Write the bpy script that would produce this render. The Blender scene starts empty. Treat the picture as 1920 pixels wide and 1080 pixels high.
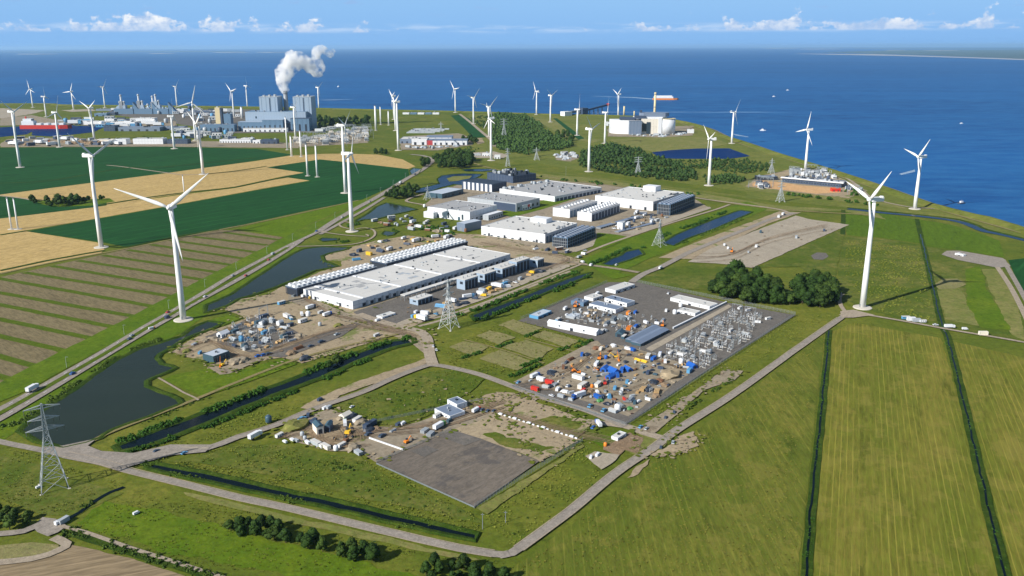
import bpy, bmesh, math, random
import numpy as np
from mathutils import Vector, Matrix, noise, geometry
R = math.radians
sc = bpy.context.scene
col = sc.collection

# ------------------------------------------------------------------ camera, sky, sun, exposure
CAM_H = 236.0; F_PX = 1620.0; PITCH = math.atan((540 - 87.0) / F_PX); ROLL = R(-0.15)
cd = bpy.data.cameras.new('camera'); cam = bpy.data.objects.new('camera', cd); col.objects.link(cam)
cd.sensor_width = 36; cd.lens = F_PX / 1920 * 36; cd.clip_start = 1; cd.clip_end = 400000
cam.location = (0, 0, CAM_H)
cam.rotation_euler = (Matrix.Rotation(math.pi / 2 - PITCH, 3, 'X') @ Matrix.Rotation(ROLL, 3, 'Z')).to_euler()
sc.camera = cam
CROT = cam.rotation_euler.to_matrix()
SUN_AZ = R(216.0); SUN_EL = R(33)          # direction TO the sun, angle from +X
sun_dir = Vector((math.cos(SUN_AZ) * math.cos(SUN_EL), math.sin(SUN_AZ) * math.cos(SUN_EL), math.sin(SUN_EL)))
sl = bpy.data.lights.new('sun', 'SUN'); sl.energy = 5.0; sl.angle = R(0.5); sl.color = (1, .945, .87)
so = bpy.data.objects.new('sun', sl); col.objects.link(so); so.location = (0, 0, 500)
so.rotation_euler = sun_dir.to_track_quat('Z', 'Y').to_euler()

w = bpy.data.worlds.new('World'); sc.world = w; w.use_nodes = True
nt = w.node_tree; N = nt.nodes; L = nt.links
for n in list(N): N.remove(n)
out = N.new('ShaderNodeOutputWorld'); bg = N.new('ShaderNodeBackground'); bg.inputs[1].default_value = 0.066
sky = N.new('ShaderNodeTexSky'); sky.sky_type = 'NISHITA'; sky.sun_disc = False
sky.sun_elevation = SUN_EL; sky.sun_rotation = math.pi / 2 - SUN_AZ
sky.altitude = 200; sky.air_density = 1.0; sky.dust_density = 0.25; sky.ozone_density = 3.2
# clouds: flat based cumulus on the horizon and thin grey streaks above, in direction space
tc = N.new('ShaderNodeTexCoord'); sp = N.new('ShaderNodeSeparateXYZ'); L.new(tc.outputs['Generated'], sp.inputs[0])
def mth(op, a, b=None, c=None, clamp=False):
    n = N.new('ShaderNodeMath'); n.operation = op; n.use_clamp = clamp
    for i, v in enumerate((a, b, c)):
        if v is None: continue
        if isinstance(v, (int, float)): n.inputs[i].default_value = v
        else: L.new(v, n.inputs[i])
    return n.outputs[0]
def rng(v, a, b, c=0.0, d=1.0, smooth=True):
    n = N.new('ShaderNodeMapRange'); n.interpolation_type = 'SMOOTHSTEP' if smooth else 'LINEAR'; n.clamp = True
    L.new(v, n.inputs[0])
    for i, x in enumerate((a, b, c, d)): n.inputs[i + 1].default_value = x
    return n.outputs[0]
az = mth('ARCTAN2', sp.outputs[0], sp.outputs[1]); el = mth('ARCSINE', sp.outputs[2])
def cnoise(sx, sy, seed, det=6, rough=.58, lo=0):
    cb = N.new('ShaderNodeCombineXYZ'); L.new(mth('MULTIPLY', az, sx), cb.inputs[0]); L.new(mth('MULTIPLY', el, sy), cb.inputs[1]); cb.inputs[2].default_value = seed
    n = N.new('ShaderNodeTexNoise'); n.inputs['Scale'].default_value = 1; n.inputs['Detail'].default_value = det; n.inputs['Roughness'].default_value = rough
    L.new(cb.outputs[0], n.inputs['Vector']); return n.outputs['Fac']
grp = cnoise(9, 3, 3.1, 2)                                   # which stretches of the horizon carry clouds
side = rng(mth('ABSOLUTE', mth('ADD', az, 0.02)), .10, .24, -.10, .07)
band = cnoise(46, 62, 9.7, 7, .62)
hgt = mth('SUBTRACT', mth('MULTIPLY', el, 10.5), .175)          # rising threshold with height
cum = mth('ADD', mth('ADD', band, mth('MULTIPLY', mth('SUBTRACT', grp, .5), .42)), mth('SUBTRACT', side, hgt))
base = rng(mth('ADD', el, mth('MULTIPLY', band, .004)), .0165, .0195)
cmask = mth('MULTIPLY', rng(cum, .475, .575), base)
lit = rng(cnoise(80, 110, 4.4, 5, .6), .36, .62)
litc = mth('MULTIPLY', lit, rng(el, .017, .030, .35, 1))
veil = mth('MULTIPLY', rng(cnoise(16, 150, 21.0, 4, .55), .42, .66, 0, .55), mth('MULTIPLY', rng(el, .012, .018), rng(el, .026, .020)))
st = mth('MULTIPLY', rng(cnoise(20, 130, 6.3, 6, .6), .60, .68, 0, .75), rng(el, .030, .037))
def cmix(f, a, b):
    n = N.new('ShaderNodeMix'); n.data_type = 'RGBA'
    if isinstance(f, float): n.inputs[0].default_value = f
    else: L.new(f, n.inputs[0])
    for i, v in ((6, a), (7, b)):
        if isinstance(v, tuple): n.inputs[i].default_value = (*v, 1)
        else: L.new(v, n.inputs[i])
    return n.outputs[2]
cloudcol = cmix(litc, (4.64, 6.57, 9.79), (10.82, 11.08, 11.46))
skyh = cmix(rng(el, -.02, .30, 1, 0), cmix(rng(el, .2, .8, 0, .75), sky.outputs[0], (1.9, 2.5, 3.7)), cmix(rng(el, .0, .07), (2.75, 5.6, 10.1), (3.1, 6.3, 10.9)))
c1 = cmix(veil, skyh, (6.95, 8.63, 11.08))
c2 = cmix(st, c1, (3.48, 5.67, 9.53))
c3 = cmix(cmask, c2, cloudcol)
L.new(c3, bg.inputs[0]); L.new(bg.outputs[0], out.inputs[0])
sc.view_settings.view_transform = 'Standard'; sc.view_settings.look = 'None'; sc.view_settings.exposure = 0.43; sc.view_settings.gamma = 1
sc.cycles.max_bounces = 8; sc.cycles.diffuse_bounces = 2; sc.cycles.glossy_bounces = 2; sc.cycles.transparent_max_bounces = 8
sc.cycles.volume_bounces = 8; sc.cycles.volume_step_rate = 1.0; sc.cycles.caustics_reflective = False; sc.cycles.caustics_refractive = False

# ------------------------------------------------------------------ helpers
rnd = random.Random(7)
def P(x, y, z=0.0):
    """survey point: where the sight line of a photograph pixel meets the level z"""
    d = CROT @ Vector(((x - 960) / F_PX, (540 - y) / F_PX, -1))
    t = (z - CAM_H) / d.z
    return Vector((0, 0, CAM_H)) + d * t
def PX(p):
    v = CROT.transposed() @ (Vector(p) - Vector((0, 0, CAM_H)))
    return 960 + F_PX * v.x / -v.z, 540 - F_PX * v.y / -v.z
def HT(x, y, ytop):
    """height of something standing at pixel (x, y) whose top is seen at row ytop"""
    b = P(x, y); lo, hi = 0.0, 230.0
    for _ in range(30):
        m = (lo + hi) / 2
        if PX((b.x, b.y, m))[1] > ytop: lo = m
        else: hi = m
    return lo
def tag(o, label=None, cat=None, group=None, kind=None):
    if label: o['label'] = label
    if cat: o['category'] = cat
    if group: o['group'] = group
    if kind: o['kind'] = kind
    return o
def empty(name, loc=(0, 0, 0), rz=0):
    o = bpy.data.objects.new(name, None); col.objects.link(o); o.location = loc; o.rotation_euler = (0, 0, rz); o.empty_display_size = 1; return o
def kids(o): return [c for c in ALLKIDS.get(o.name, [])]
ALLKIDS = {}
def setparent(o, p):
    o.parent = p; ALLKIDS.setdefault(p.name, []).append(o)
def copy_tree(o, parent=None):
    c = o.copy(); col.objects.link(c)
    if parent is not None: setparent(c, parent)
    for ch in kids(o): copy_tree(ch, c)
    return c
class MB:
    def __init__(s): s.v = []; s.f = []; s.sm = False
    def add(s, vs, fs):
        n = len(s.v); s.v += [tuple(v) for v in vs]; s.f += [tuple(i + n for i in f) for f in fs]; return s
    def box(s, x0, x1, y0, y1, z0, z1):
        return s.add([(x0, y0, z0), (x1, y0, z0), (x1, y1, z0), (x0, y1, z0), (x0, y0, z1), (x1, y0, z1), (x1, y1, z1), (x0, y1, z1)],
                     [(3, 2, 1, 0), (4, 5, 6, 7), (0, 1, 5, 4), (1, 2, 6, 5), (2, 3, 7, 6), (3, 0, 4, 7)])
    def cyl(s, p, q, r0, r1=None, n=12, cap=True):
        p = Vector(p); q = Vector(q); r1 = r0 if r1 is None else r1
        d = (q - p).normalized(); a = d.orthogonal().normalized(); b = d.cross(a)
        vs = []
        for c, r in ((p, r0), (q, r1)):
            for i in range(n):
                t = 2 * math.pi * i / n; vs.append(c + a * (r * math.cos(t)) + b * (r * math.sin(t)))
        fs = [(i, (i + 1) % n, n + (i + 1) % n, n + i) for i in range(n)]
        if cap: fs += [tuple(range(n - 1, -1, -1)), tuple(range(n, 2 * n))]
        return s.add(vs, fs)
    def bar(s, p, q, t): return s.cyl(p, q, t / 2 * 1.2, None, 4)
    def lathe(s, prof, n=24, cx=0, cy=0):
        vs = []; fs = []
        for r, z in prof:
            for i in range(n):
                a = 2 * math.pi * i / n; vs.append((cx + r * math.cos(a), cy + r * math.sin(a), z))
        for k in range(len(prof) - 1):
            for i in range(n):
                j = (i + 1) % n; fs.append((k * n + i, k * n + j, (k + 1) * n + j, (k + 1) * n + i))
        fs.append(tuple(range(n - 1, -1, -1))); fs.append(tuple(range((len(prof) - 1) * n, len(prof) * n)))
        return s.add(vs, fs)
    def prism(s, pts, z0, z1):
        n = len(pts); vs = [(p[0], p[1], z0) for p in pts] + [(p[0], p[1], z1) for p in pts]
        ar = sum(pts[i][0] * pts[(i + 1) % n][1] - pts[(i + 1) % n][0] * pts[i][1] for i in range(n))
        if ar < 0: vs = [(p[0], p[1], z0) for p in pts[::-1]] + [(p[0], p[1], z1) for p in pts[::-1]]
        return s.add(vs, [tuple(range(n - 1, -1, -1)), tuple(range(n, 2 * n))] + [(i, (i + 1) % n, n + (i + 1) % n, n + i) for i in range(n)])
    def gable(s, x0, x1, y0, y1, z0, z1, along='x'):
        if along == 'x':
            m = (y0 + y1) / 2
            return s.add([(x0, y0, z0), (x1, y0, z0), (x1, y1, z0), (x0, y1, z0), (x0, m, z1), (x1, m, z1)], [(3, 2, 1, 0), (0, 1, 5, 4), (2, 3, 4, 5), (0, 4, 3), (1, 2, 5)])
        m = (x0 + x1) / 2
        return s.add([(x0, y0, z0), (x1, y0, z0), (x1, y1, z0), (x0, y1, z0), (m, y0, z1), (m, y1, z1)], [(3, 2, 1, 0), (0, 1, 4), (2, 3, 5), (1, 2, 5, 4), (3, 0, 4, 5)])
    def mesh(s, name):
        m = bpy.data.meshes.new(name); m.from_pydata(s.v, [], s.f)
        if s.sm: m.polygons.foreach_set('use_smooth', [True] * len(m.polygons))
        m.update(); return m
    def build(s, name, mat, parent=None, label=None, **k):
        o = bpy.data.objects.new(name, s.mesh(name)); col.objects.link(o)
        o.data.materials.append(mat)
        if parent is not None: setparent(o, parent)
        if label: o['label'] = label
        tag(o, **k) if k else None
        return o
def lin(c): return tuple(((x / 255) / 12.92 if x / 255 <= .04045 else ((x / 255 + .055) / 1.055) ** 2.4) for x in c)

# ------------------------------------------------------------------ materials
MATS = {}
def mat_base(name):
    m = bpy.data.materials.new(name); m.use_nodes = True; nt = m.node_tree
    for n in list(nt.nodes): nt.nodes.remove(n)
    o = nt.nodes.new('ShaderNodeOutputMaterial'); b = nt.nodes.new('ShaderNodeBsdfPrincipled'); nt.links.new(b.outputs[0], o.inputs[0])
    return m, nt, b, o
class G:
    """little node writer"""
    def __init__(s, nt, rot=0.0):
        s.nt = nt; s.N = nt.nodes; s.L = nt.links
        g = s.N.new('ShaderNodeNewGeometry'); s.pos = g.outputs['Position']
        if rot:
            m = s.N.new('ShaderNodeMapping'); m.vector_type = 'POINT'; m.inputs['Rotation'].default_value = (0, 0, -rot); s.L.new(s.pos, m.inputs[0]); s.pos = m.outputs[0]
    def noise(s, size, det=3, rough=.55, stretch=(1, 1, 1), off=0, src=None):
        m = s.N.new('ShaderNodeMapping'); m.inputs['Scale'].default_value = tuple(k / size for k in stretch); m.inputs['Location'].default_value = (off, off * 1.7, off)
        s.L.new(src or s.pos, m.inputs[0]); n = s.N.new('ShaderNodeTexNoise'); n.inputs['Scale'].default_value = 1; n.inputs['Detail'].default_value = det; n.inputs['Roughness'].default_value = rough
        s.L.new(m.outputs[0], n.inputs['Vector']); return n.outputs['Fac']
    def rng(s, v, a, b, c=0.0, d=1.0):
        n = s.N.new('ShaderNodeMapRange'); n.clamp = True; s.L.new(v, n.inputs[0])
        for i, x in enumerate((a, b, c, d)): n.inputs[i + 1].default_value = x
        return n.outputs[0]
    def m(s, op, a, b=0.0):
        n = s.N.new('ShaderNodeMath'); n.operation = op
        for i, v in enumerate((a, b)):
            if isinstance(v, (int, float)): n.inputs[i].default_value = v
            else: s.L.new(v, n.inputs[i])
        return n.outputs[0]
    def mix(s, f, a, b, typ='MIX'):
        n = s.N.new('ShaderNodeMix'); n.data_type = 'RGBA'; n.blend_type = typ
        if isinstance(f, (int, float)): n.inputs[0].default_value = f
        else: s.L.new(f, n.inputs[0])
        for i, v in ((6, a), (7, b)):
            if isinstance(v, tuple): n.inputs[i].default_value = (*v, 1)
            else: s.L.new(v, n.inputs[i])
        return n.outputs[2]
    def bump(s, v, dist, b, strength=1.0):
        n = s.N.new('ShaderNodeBump'); n.inputs['Distance'].default_value = dist; n.inputs['Strength'].default_value = strength; s.L.new(v, n.inputs['Height']); s.L.new(n.outputs[0], b.inputs['Normal'])
def ground(name, cols, sizes=(140, 28, 4.5), stretch=(1, 1, 1), rot=0.0, contrast=1.0, bump=.5, spots=None, rows=None):
    """soil and vegetation: three tones mixed by noise at field, patch and tussock size"""
    if name in MATS: return MATS[name]
    m, nt, b, o = mat_base(name); g = G(nt, rot)
    c = [tuple(x * .84 for x in lin(k)) for k in cols]
    k = .16 / contrast; off = (hash(name) % 97) if False else sum(map(ord, name)) % 53
    f1 = g.rng(g.noise(sizes[0], 4, .6, stretch, off), .5 - k, .5 + k); f2 = g.rng(g.noise(sizes[1], 5, .65, stretch, off + 3), .5 - k, .5 + k)
    f3 = g.rng(g.noise(sizes[2], 4, .7, stretch, off + 9), .3, .7)
    x = g.mix(f1, c[0], c[1]); x = g.mix(g.m('MULTIPLY', f2, .7), x, c[2])
    x = g.mix(g.rng(f3, 0, 1, .72, 0), x, tuple(v * .40 for v in c[0]))
    f4 = g.rng(g.noise(sizes[2] * .42, 3, .7, stretch, off + 14), .42, .62, 0, .34 if bump > .2 else .16); x = g.mix(f4, x, tuple(min(1, v * 1.45) for v in c[2]))
    if bump > .2:
        f5 = g.rng(g.noise(sizes[1] * .45, 6, .75, stretch, off + 30), .56, .66, 0, .55); x = g.mix(f5, x, tuple(v * .42 for v in c[2]))  # dark specks: tussock shade painted into the ground colour
    if spots:
        col_, size, thr, amt = spots; sf = g.m('MULTIPLY', g.rng(g.noise(size, 5, .7, (1, 1, 1), off + 20), thr, thr + .06), amt)
        x = g.mix(sf, x, tuple(v * .84 for v in lin(col_)))
    if rows:
        period, amt = rows; wv = nt.nodes.new('ShaderNodeTexWave'); wv.bands_direction = 'Y'; mp = nt.nodes.new('ShaderNodeMapping'); mp.inputs['Scale'].default_value = (1 / period,) * 3
        nt.links.new(g.pos, mp.inputs[0]); nt.links.new(mp.outputs[0], wv.inputs['Vector']); wv.inputs['Scale'].default_value = .314; wv.inputs['Distortion'].default_value = .6
        x = g.mix(g.m('MULTIPLY', wv.outputs['Fac'], amt * .6), x, tuple(v * .5 for v in c[0]))
        ln = g.m('MULTIPLY', g.rng(wv.outputs['Fac'], .1, .0), g.rng(g.noise(14, 4, .7, (.12, 1, 1), off + 41), .42, .60)); x = g.mix(g.m('MULTIPLY', ln, min(1, amt * 3.2)), x, tuple(v * 1.7 for v in c[1]))
    nt.links.new(x, b.inputs['Base Color']); b.inputs['Roughness'].default_value = .95; b.inputs['Specular IOR Level'].default_value = .1
    if bump: g.bump(g.noise(sizes[2] * .8, 4, .7, stretch, off), bump, b, .8)
    MATS[name] = m; return m
def paint(name, c, rough=.55, metal=0.0, dirt=.25, scale=6.0, spec=.4):
    if name in MATS: return MATS[name]
    m, nt, b, o = mat_base(name); g = G(nt); c = lin(c)
    f = g.rng(g.noise(scale, 5, .65), .35, .75, 0, dirt); f2 = g.rng(g.noise(scale * 7, 3, .6, (1, 1, 1), 5), .4, .7, 0, dirt * .8)
    x = g.mix(f, c, tuple(v * .62 for v in c)); x = g.mix(f2, x, tuple(v * .75 for v in c))
    nt.links.new(x, b.inputs['Base Color']); b.inputs['Roughness'].default_value = rough; b.inputs['Metallic'].default_value = metal; b.inputs['Specular IOR Level'].default_value = spec
    MATS[name] = m; return m
def water(name, c, rough=.12, wave=3.0, amp=.25, big=None, spec=.3):
    m, nt, b, o = mat_base(name); g = G(nt)
    c1 = lin(c[0]); c2 = lin(c[1])
    n1 = g.rng(g.noise(big or 60, 5, .6, (.35, 1, 1), 2), .35, .65)
    nt.links.new(g.mix(n1, c1, c2), b.inputs['Base Color']); b.inputs['Roughness'].default_value = rough; b.inputs['IOR'].default_value = 1.33; b.inputs['Specular IOR Level'].default_value = spec
    g.bump(g.noise(wave, 4, .6), amp, b, .6); MATS[name] = m; return m
def foliage(name, dark, light, size=2.2):
    m, nt, b, o = mat_base(name); g = G(nt)
    oi = nt.nodes.new('ShaderNodeObjectInfo')
    f = g.rng(g.noise(size, 3, .7), .3, .7); f2 = g.rng(g.noise(size * 6, 2, .6, (1, 1, 1), 4), .35, .65)
    x = g.mix(f, lin(dark), lin(light)); x = g.mix(g.m('MULTIPLY', f2, .45), x, lin(dark))
    x = g.mix(g.m('MULTIPLY', oi.outputs['Random'], .35), x, tuple(v * 1.5 for v in lin(light)))
    nt.links.new(x, b.inputs['Base Color']); b.inputs['Roughness'].default_value = .8; b.inputs['Specular IOR Level'].default_value = .15
    MATS[name] = m; return m
SITE = math.atan2((P(962, 490) - P(662, 580)).y, (P(962, 490) - P(662, 580)).x)     # the site's street grid
FIELD = math.atan2((P(1555, 625) - P(1510, 1080)).y, (P(1555, 625) - P(1510, 1080)).x)
# ------------------------------------------------------------------ ground sheets
_cnt = {}
def resample(pts, step, closed=True, smooth=False):
    if smooth:
        q = []; n = len(pts)
        for i in range(n if closed else n - 1):
            p0, p1, p2, p3 = (pts[(i + k) % n] if closed else pts[min(max(i + k, 0), n - 1)] for k in (-1, 0, 1, 2))
            m = max(2, int((p2 - p1).length / step))
            for j in range(m):
                t = j / m; q.append(.5 * ((2 * p1) + (p2 - p0) * t + (2 * p0 - 5 * p1 + 4 * p2 - p3) * t * t + (3 * p1 - p0 - 3 * p2 + p3) * t ** 3))
        if not closed: q.append(pts[-1].copy())
        return q
    q = []; n = len(pts)
    for i in range(n if closed else n - 1):
        a, b = pts[i], pts[(i + 1) % n]; m = max(1, int((b - a).length / step))
        q += [a.lerp(b, j / m) for j in range(m)]
    if not closed: q.append(pts[-1].copy())
    return q
def wobble(pts, amp, seed=0):
    o = []
    for p in pts:
        v = noise.noise_vector(Vector((p.x, p.y, seed)) / 18) + .6 * noise.noise_vector(Vector((p.x, p.y, seed + 5)) / 5)
        o.append(p + Vector((v.x, v.y, 0)) * amp)
    return o
def sheet(name, px, mat, layer, wob=0.0, smooth=False, z=None, kind='structure', world=False, label=None, cat=None):
    pts = [Vector((p[0], p[1], 0)) for p in px] if world else [P(*p) for p in px]
    for p in pts: p.z = 0
    if wob or smooth:
        d = max(2.5, min((p - Vector((0, 0, 0))).length for p in pts) / 220)
        pts = resample(pts, d, True, smooth)
        if wob: pts = wobble(pts, wob, len(name))
    _cnt[layer] = _cnt.get(layer, 0) + 1
    zz = layer * .16 + _cnt[layer] * .0014 if z is None else z
    m = MB(); n = len(pts)
    ar = sum(pts[i].x * pts[(i + 1) % n].y - pts[(i + 1) % n].x * pts[i].y for i in range(n))
    if ar < 0: pts = pts[::-1]
    vs, _, fs, *_r = geometry.delaunay_2d_cdt([p.xy for p in pts], [], [list(range(n))], 1, 1e-4)
    m.add([(v.x, v.y, zz) for v in vs], [tuple(f) for f in fs])
    o = m.build(name, mat); return tag(o, label, cat, kind=kind)
def ribbon(name, px, prof, mat, layer=0, smooth=True, world=False, kind='structure', closed=False, wob=0.0, step=None, join=None):
    """a strip along a line with a cross section prof = [(sideways, height), ...]"""
    pts = [Vector((p[0], p[1], 0)) for p in px] if world else [P(*p) for p in px]
    for p in pts: p.z = 0
    pts = resample(pts, step or 8, closed, smooth)
    if wob: pts = wobble(pts, wob, len(pts))
    n = len(pts); _cnt[layer] = _cnt.get(layer, 0) + 1; z0 = layer * .16 + _cnt[layer] * .0014
    m = join or MB(); vs = []; K = len(prof)
    for i, p in enumerate(pts):
        a = pts[(i - 1) % n] if closed or i else p; b = pts[(i + 1) % n] if closed or i < n - 1 else p
        t = (b - a).normalized(); s = Vector((-t.y, t.x, 0))
        for (d, h) in prof: q = p + s * d; vs.append((q.x, q.y, z0 + h))
    fs = []
    for i in range(n if closed else n - 1):
        j = (i + 1) % n
        for k in range(K - 1): fs.append((i * K + k + 1, i * K + k, j * K + k, j * K + k + 1))
    m.add(vs, fs)
    if join: return m
    o = m.build(name, mat); return tag(o, kind=kind)
def road(name, px, width, mat, layer=4, **k): return ribbon(name, px, [(-width / 2, 0), (width / 2, 0)], mat, layer, **k)

g_base = ground('meadow_grass', [(106, 116, 38), (138, 134, 56), (82, 104, 28)], (180, 34, 4), contrast=1.3)
g_lush = ground('lush_grass', [(98, 124, 24), (122, 136, 34), (78, 108, 20)], (90, 20, 3.6), contrast=1.3)
g_rough = ground('rough_grass', [(100, 112, 36), (142, 134, 72), (72, 98, 26)], (70, 16, 4), contrast=1.7)
g_dry = ground('dry_grass', [(140, 136, 78), (160, 148, 96), (104, 120, 50)], (80, 18, 4), contrast=1.4)
g_coast = ground('coastal_grass', [(120, 126, 54), (146, 140, 74), (94, 112, 42)], (160, 40, 9), contrast=1.2)
g_sand = ground('site_sand', [(190, 172, 142), (174, 156, 128), (160, 146, 120)], (60, 14, 3), spots=((104, 118, 52), 30, .57, .8), bump=.25)
g_gravel = ground('gravel_yard', [(180, 164, 138), (162, 150, 130), (148, 140, 124)], (50, 12, 3), bump=.2, spots=((112, 100, 84), 14, .56, .6))
g_pale = ground('pale_concrete', [(196, 184, 164), (180, 170, 152), (166, 156, 138)], (50, 14, 2), bump=.1)
g_asph = ground('dark_asphalt', [(118, 114, 109), (106, 102, 98), (130, 125, 117)], (40, 12, 2), bump=.1, spots=((138, 130, 120), 22, .62, .5))
g_brown = ground('worn_asphalt', [(124, 116, 106), (108, 102, 96), (134, 124, 112)], (46, 14, 2), rot=SITE, stretch=(.35, 1, 1), contrast=1.3, bump=.1, spots=((84, 82, 82), 30, .55, .6), rows=(9, .05))
g_road = ground('road_asphalt', [(162, 154, 143), (148, 140, 130), (174, 165, 153)], (60, 10, 2), bump=.05)
g_track = ground('concrete_track', [(178, 164, 144), (164, 152, 134), (188, 174, 154)], (40, 10, 2), bump=.08)
g_crop = ground('green_crop', [(32, 84, 38), (42, 96, 46), (26, 72, 32)], (300, 60, 6), rot=SITE, stretch=(.25, 1, 1), bump=.3, rows=(24, .10))
g_wheat = ground('ripe_wheat', [(196, 168, 108), (182, 156, 98), (206, 178, 120)], (260, 50, 5), rot=SITE, stretch=(.3, 1, 1), bump=.3)
g_brownfield = ground('brown_field', [(128, 116, 86), (116, 106, 78), (138, 126, 94)], (200, 40, 4), rot=FIELD + 1.2, stretch=(.2, 1, 1), bump=.25)
g_strip = ground('field_margin', [(92, 112, 24), (104, 120, 32), (76, 98, 20)], (40, 10, 3))
g_lime = ground('lime_pasture', [(100, 124, 14), (112, 134, 22), (86, 114, 14)], (120, 30, 5))
g_right = ground('mown_hayfield', [(120, 122, 42), (144, 134, 60), (98, 112, 32)], (110, 26, 3.2), rot=FIELD, stretch=(.14, 1, 1), contrast=1.6, rows=(3.4, .13), spots=((150, 136, 70), 26, .52, .28))
g_right2 = ground('mown_meadow', [(104, 114, 38), (134, 130, 56), (82, 102, 28)], (150, 30, 3.2), rot=FIELD + .35, stretch=(.3, 1, 1), contrast=1.6, spots=((140, 130, 64), 22, .54, .3), rows=(4.5, .07))
g_bright = ground('bright_pasture', [(92, 118, 24), (102, 126, 32), (80, 108, 22)], (160, 40, 5), rot=FIELD, stretch=(.3, 1, 1))
g_plough = ground('ploughed_field', [(150, 132, 104), (138, 122, 96), (160, 142, 112)], (90, 20, 3), rot=.35, stretch=(.1, 1, 1), rows=(6, .2))
g_earth = ground('brown_earth', [(148, 126, 102), (136, 116, 94), (160, 138, 112)], (40, 10, 2))
g_bank = ground('reed_bank', [(62, 88, 22), (88, 106, 32), (42, 66, 16)], (26, 6, 1.6), contrast=1.9, bump=.9)
g_tan = ground('mown_tan_plot', [(160, 148, 104), (146, 138, 94), (124, 128, 74)], (30, 9, 2.5), contrast=1.3)
g_stone = ground('stone_revetment', [(150, 144, 130), (132, 128, 116), (164, 156, 140)], (60, 10, 2))
g_track2 = ground('dirt_track', [(166, 148, 108), (150, 138, 98), (128, 126, 74)], (30, 8, 2))
w_lake = water('lake_water', ((36, 46, 40), (44, 54, 46)), .12, 4, .15, 120, .10)
w_canal = water('canal_water', ((6, 16, 20), (10, 24, 30)), .10, 3, .12, 40, .16)
w_pond = water('pond_water', ((6, 32, 60), (10, 40, 72)), .25, 4, .3, 60, .1)
w_basin = water('basin_water', ((2, 34, 84), (3, 44, 98)), .5, 4, .8, 80, .05)
# the sea: darker and lighter wind lanes, rippled
m, nt_, b_, o_ = mat_base('sea_water'); g = G(nt_)
lane = g.rng(g.noise(1500, 6, .62, (.16, 1, 1), 3), .36, .66); lane2 = g.rng(g.noise(260, 5, .62, (.3, 1, 1), 8), .38, .64); lane3 = g.rng(g.noise(40, 5, .7, (.4, 1, 1), 1), .35, .65)
x = g.mix(lane, lin((3, 50, 104)), lin((10, 78, 140))); x = g.mix(g.m('MULTIPLY', lane2, .65), x, lin((22, 88, 146))); x = g.mix(g.m('MULTIPLY', lane3, .7), x, lin((40, 104, 156)))
foam = g.m('MULTIPLY', g.rng(g.noise(340, 7, .72, (.12, 1, 1), 31), .63, .70), .42); x = g.mix(foam, x, lin((150, 180, 205)))
nt_.links.new(x, b_.inputs['Base Color']); b_.inputs['Roughness'].default_value = .55; b_.inputs['IOR'].default_value = 1.33; b_.inputs['Specular IOR Level'].default_value = .3
g.bump(g.noise(14, 6, .7, (.5, 1, 1)), 1.6, b_, .9); w_sea = m

S = MB(); nn = 96; RR = [0] + [160 * 1.22 ** k for k in range(100) if 160 * 1.22 ** k < 150000] + [150000]
for k in range(1, len(RR)):
    for i in range(nn):
        a0, a1 = 2 * math.pi * i / nn, 2 * math.pi * (i + 1) / nn
        q = [(RR[k - 1] * math.cos(a0), RR[k - 1] * math.sin(a0), -3), (RR[k] * math.cos(a0), RR[k] * math.sin(a0), -3), (RR[k] * math.cos(a1), RR[k] * math.sin(a1), -3), (RR[k - 1] * math.cos(a1), RR[k - 1] * math.sin(a1), -3)]
        S.add(q if k > 1 else q[1:] [0:0] + [q[0], q[1], q[2]], [(0, 1, 2, 3) if k > 1 else (0, 1, 2)])
tag(S.build('sea', w_sea), kind='structure')
COAST = [P(x, y) for x, y in [(0, 195), (120, 197), (300, 199), (480, 201), (700, 206), (800, 208), (920, 211), (1040, 215), (1150, 217), (1230, 221), (1272, 226), (1310, 234), (1335, 242), (1360, 254), (1399, 266), (1460, 287), (1540, 311), (1600, 330), (1666, 352), (1754, 383), (1840, 405), (1920, 426)]]
coast_w = [(-9000, 3900), (-4500, 3760)] + [(p.x, p.y) for p in COAST] + [(690, 700), (705, 0), (720, -3000)]
sheet('ground', coast_w + [(-9000, -3000)], g_base, 0, world=True, z=0)
cv = [Vector((a, b, 0)) for a, b in coast_w]
tag(ribbon('dike_slope', coast_w, [(0, 0), (0, .3), (-9, 3.6), (-14, 3.6), (-30, .1)][::-1], g_coast, 0, world=True, step=60), kind='structure')
ribbon('shore_stones', coast_w, [(-1, .9), (2, 0), (9, -2.6), (20, -4)][::1], g_stone, 0, world=True, step=60)
# make sure the dike lies on the land side, whatever way the line runs
# far shore: low islands with pale beaches and towns
def island(pxs, h, mat, name='far_island', z=-2):
    pts = []
    for a, b in pxs:
        while not 0 < P(a, b).y < 120000: b += .1
        pts.append(P(a, b))
    m = MB(); m.prism([(p.x, p.y) for p in pts], z - 1, z + h); return tag(m.build(name, mat), kind='structure')
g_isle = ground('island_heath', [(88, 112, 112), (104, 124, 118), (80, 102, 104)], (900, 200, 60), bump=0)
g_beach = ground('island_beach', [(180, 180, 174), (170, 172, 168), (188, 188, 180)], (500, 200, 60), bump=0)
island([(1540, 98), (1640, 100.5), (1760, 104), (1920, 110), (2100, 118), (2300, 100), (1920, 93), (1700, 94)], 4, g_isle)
island([(1492, 100.6), (1560, 102.2), (1680, 104.5), (1800, 108), (1930, 112.5), (1930, 111), (1800, 106.6), (1640, 101.5), (1540, 101)], 3, g_beach, 'island_beach')
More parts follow.
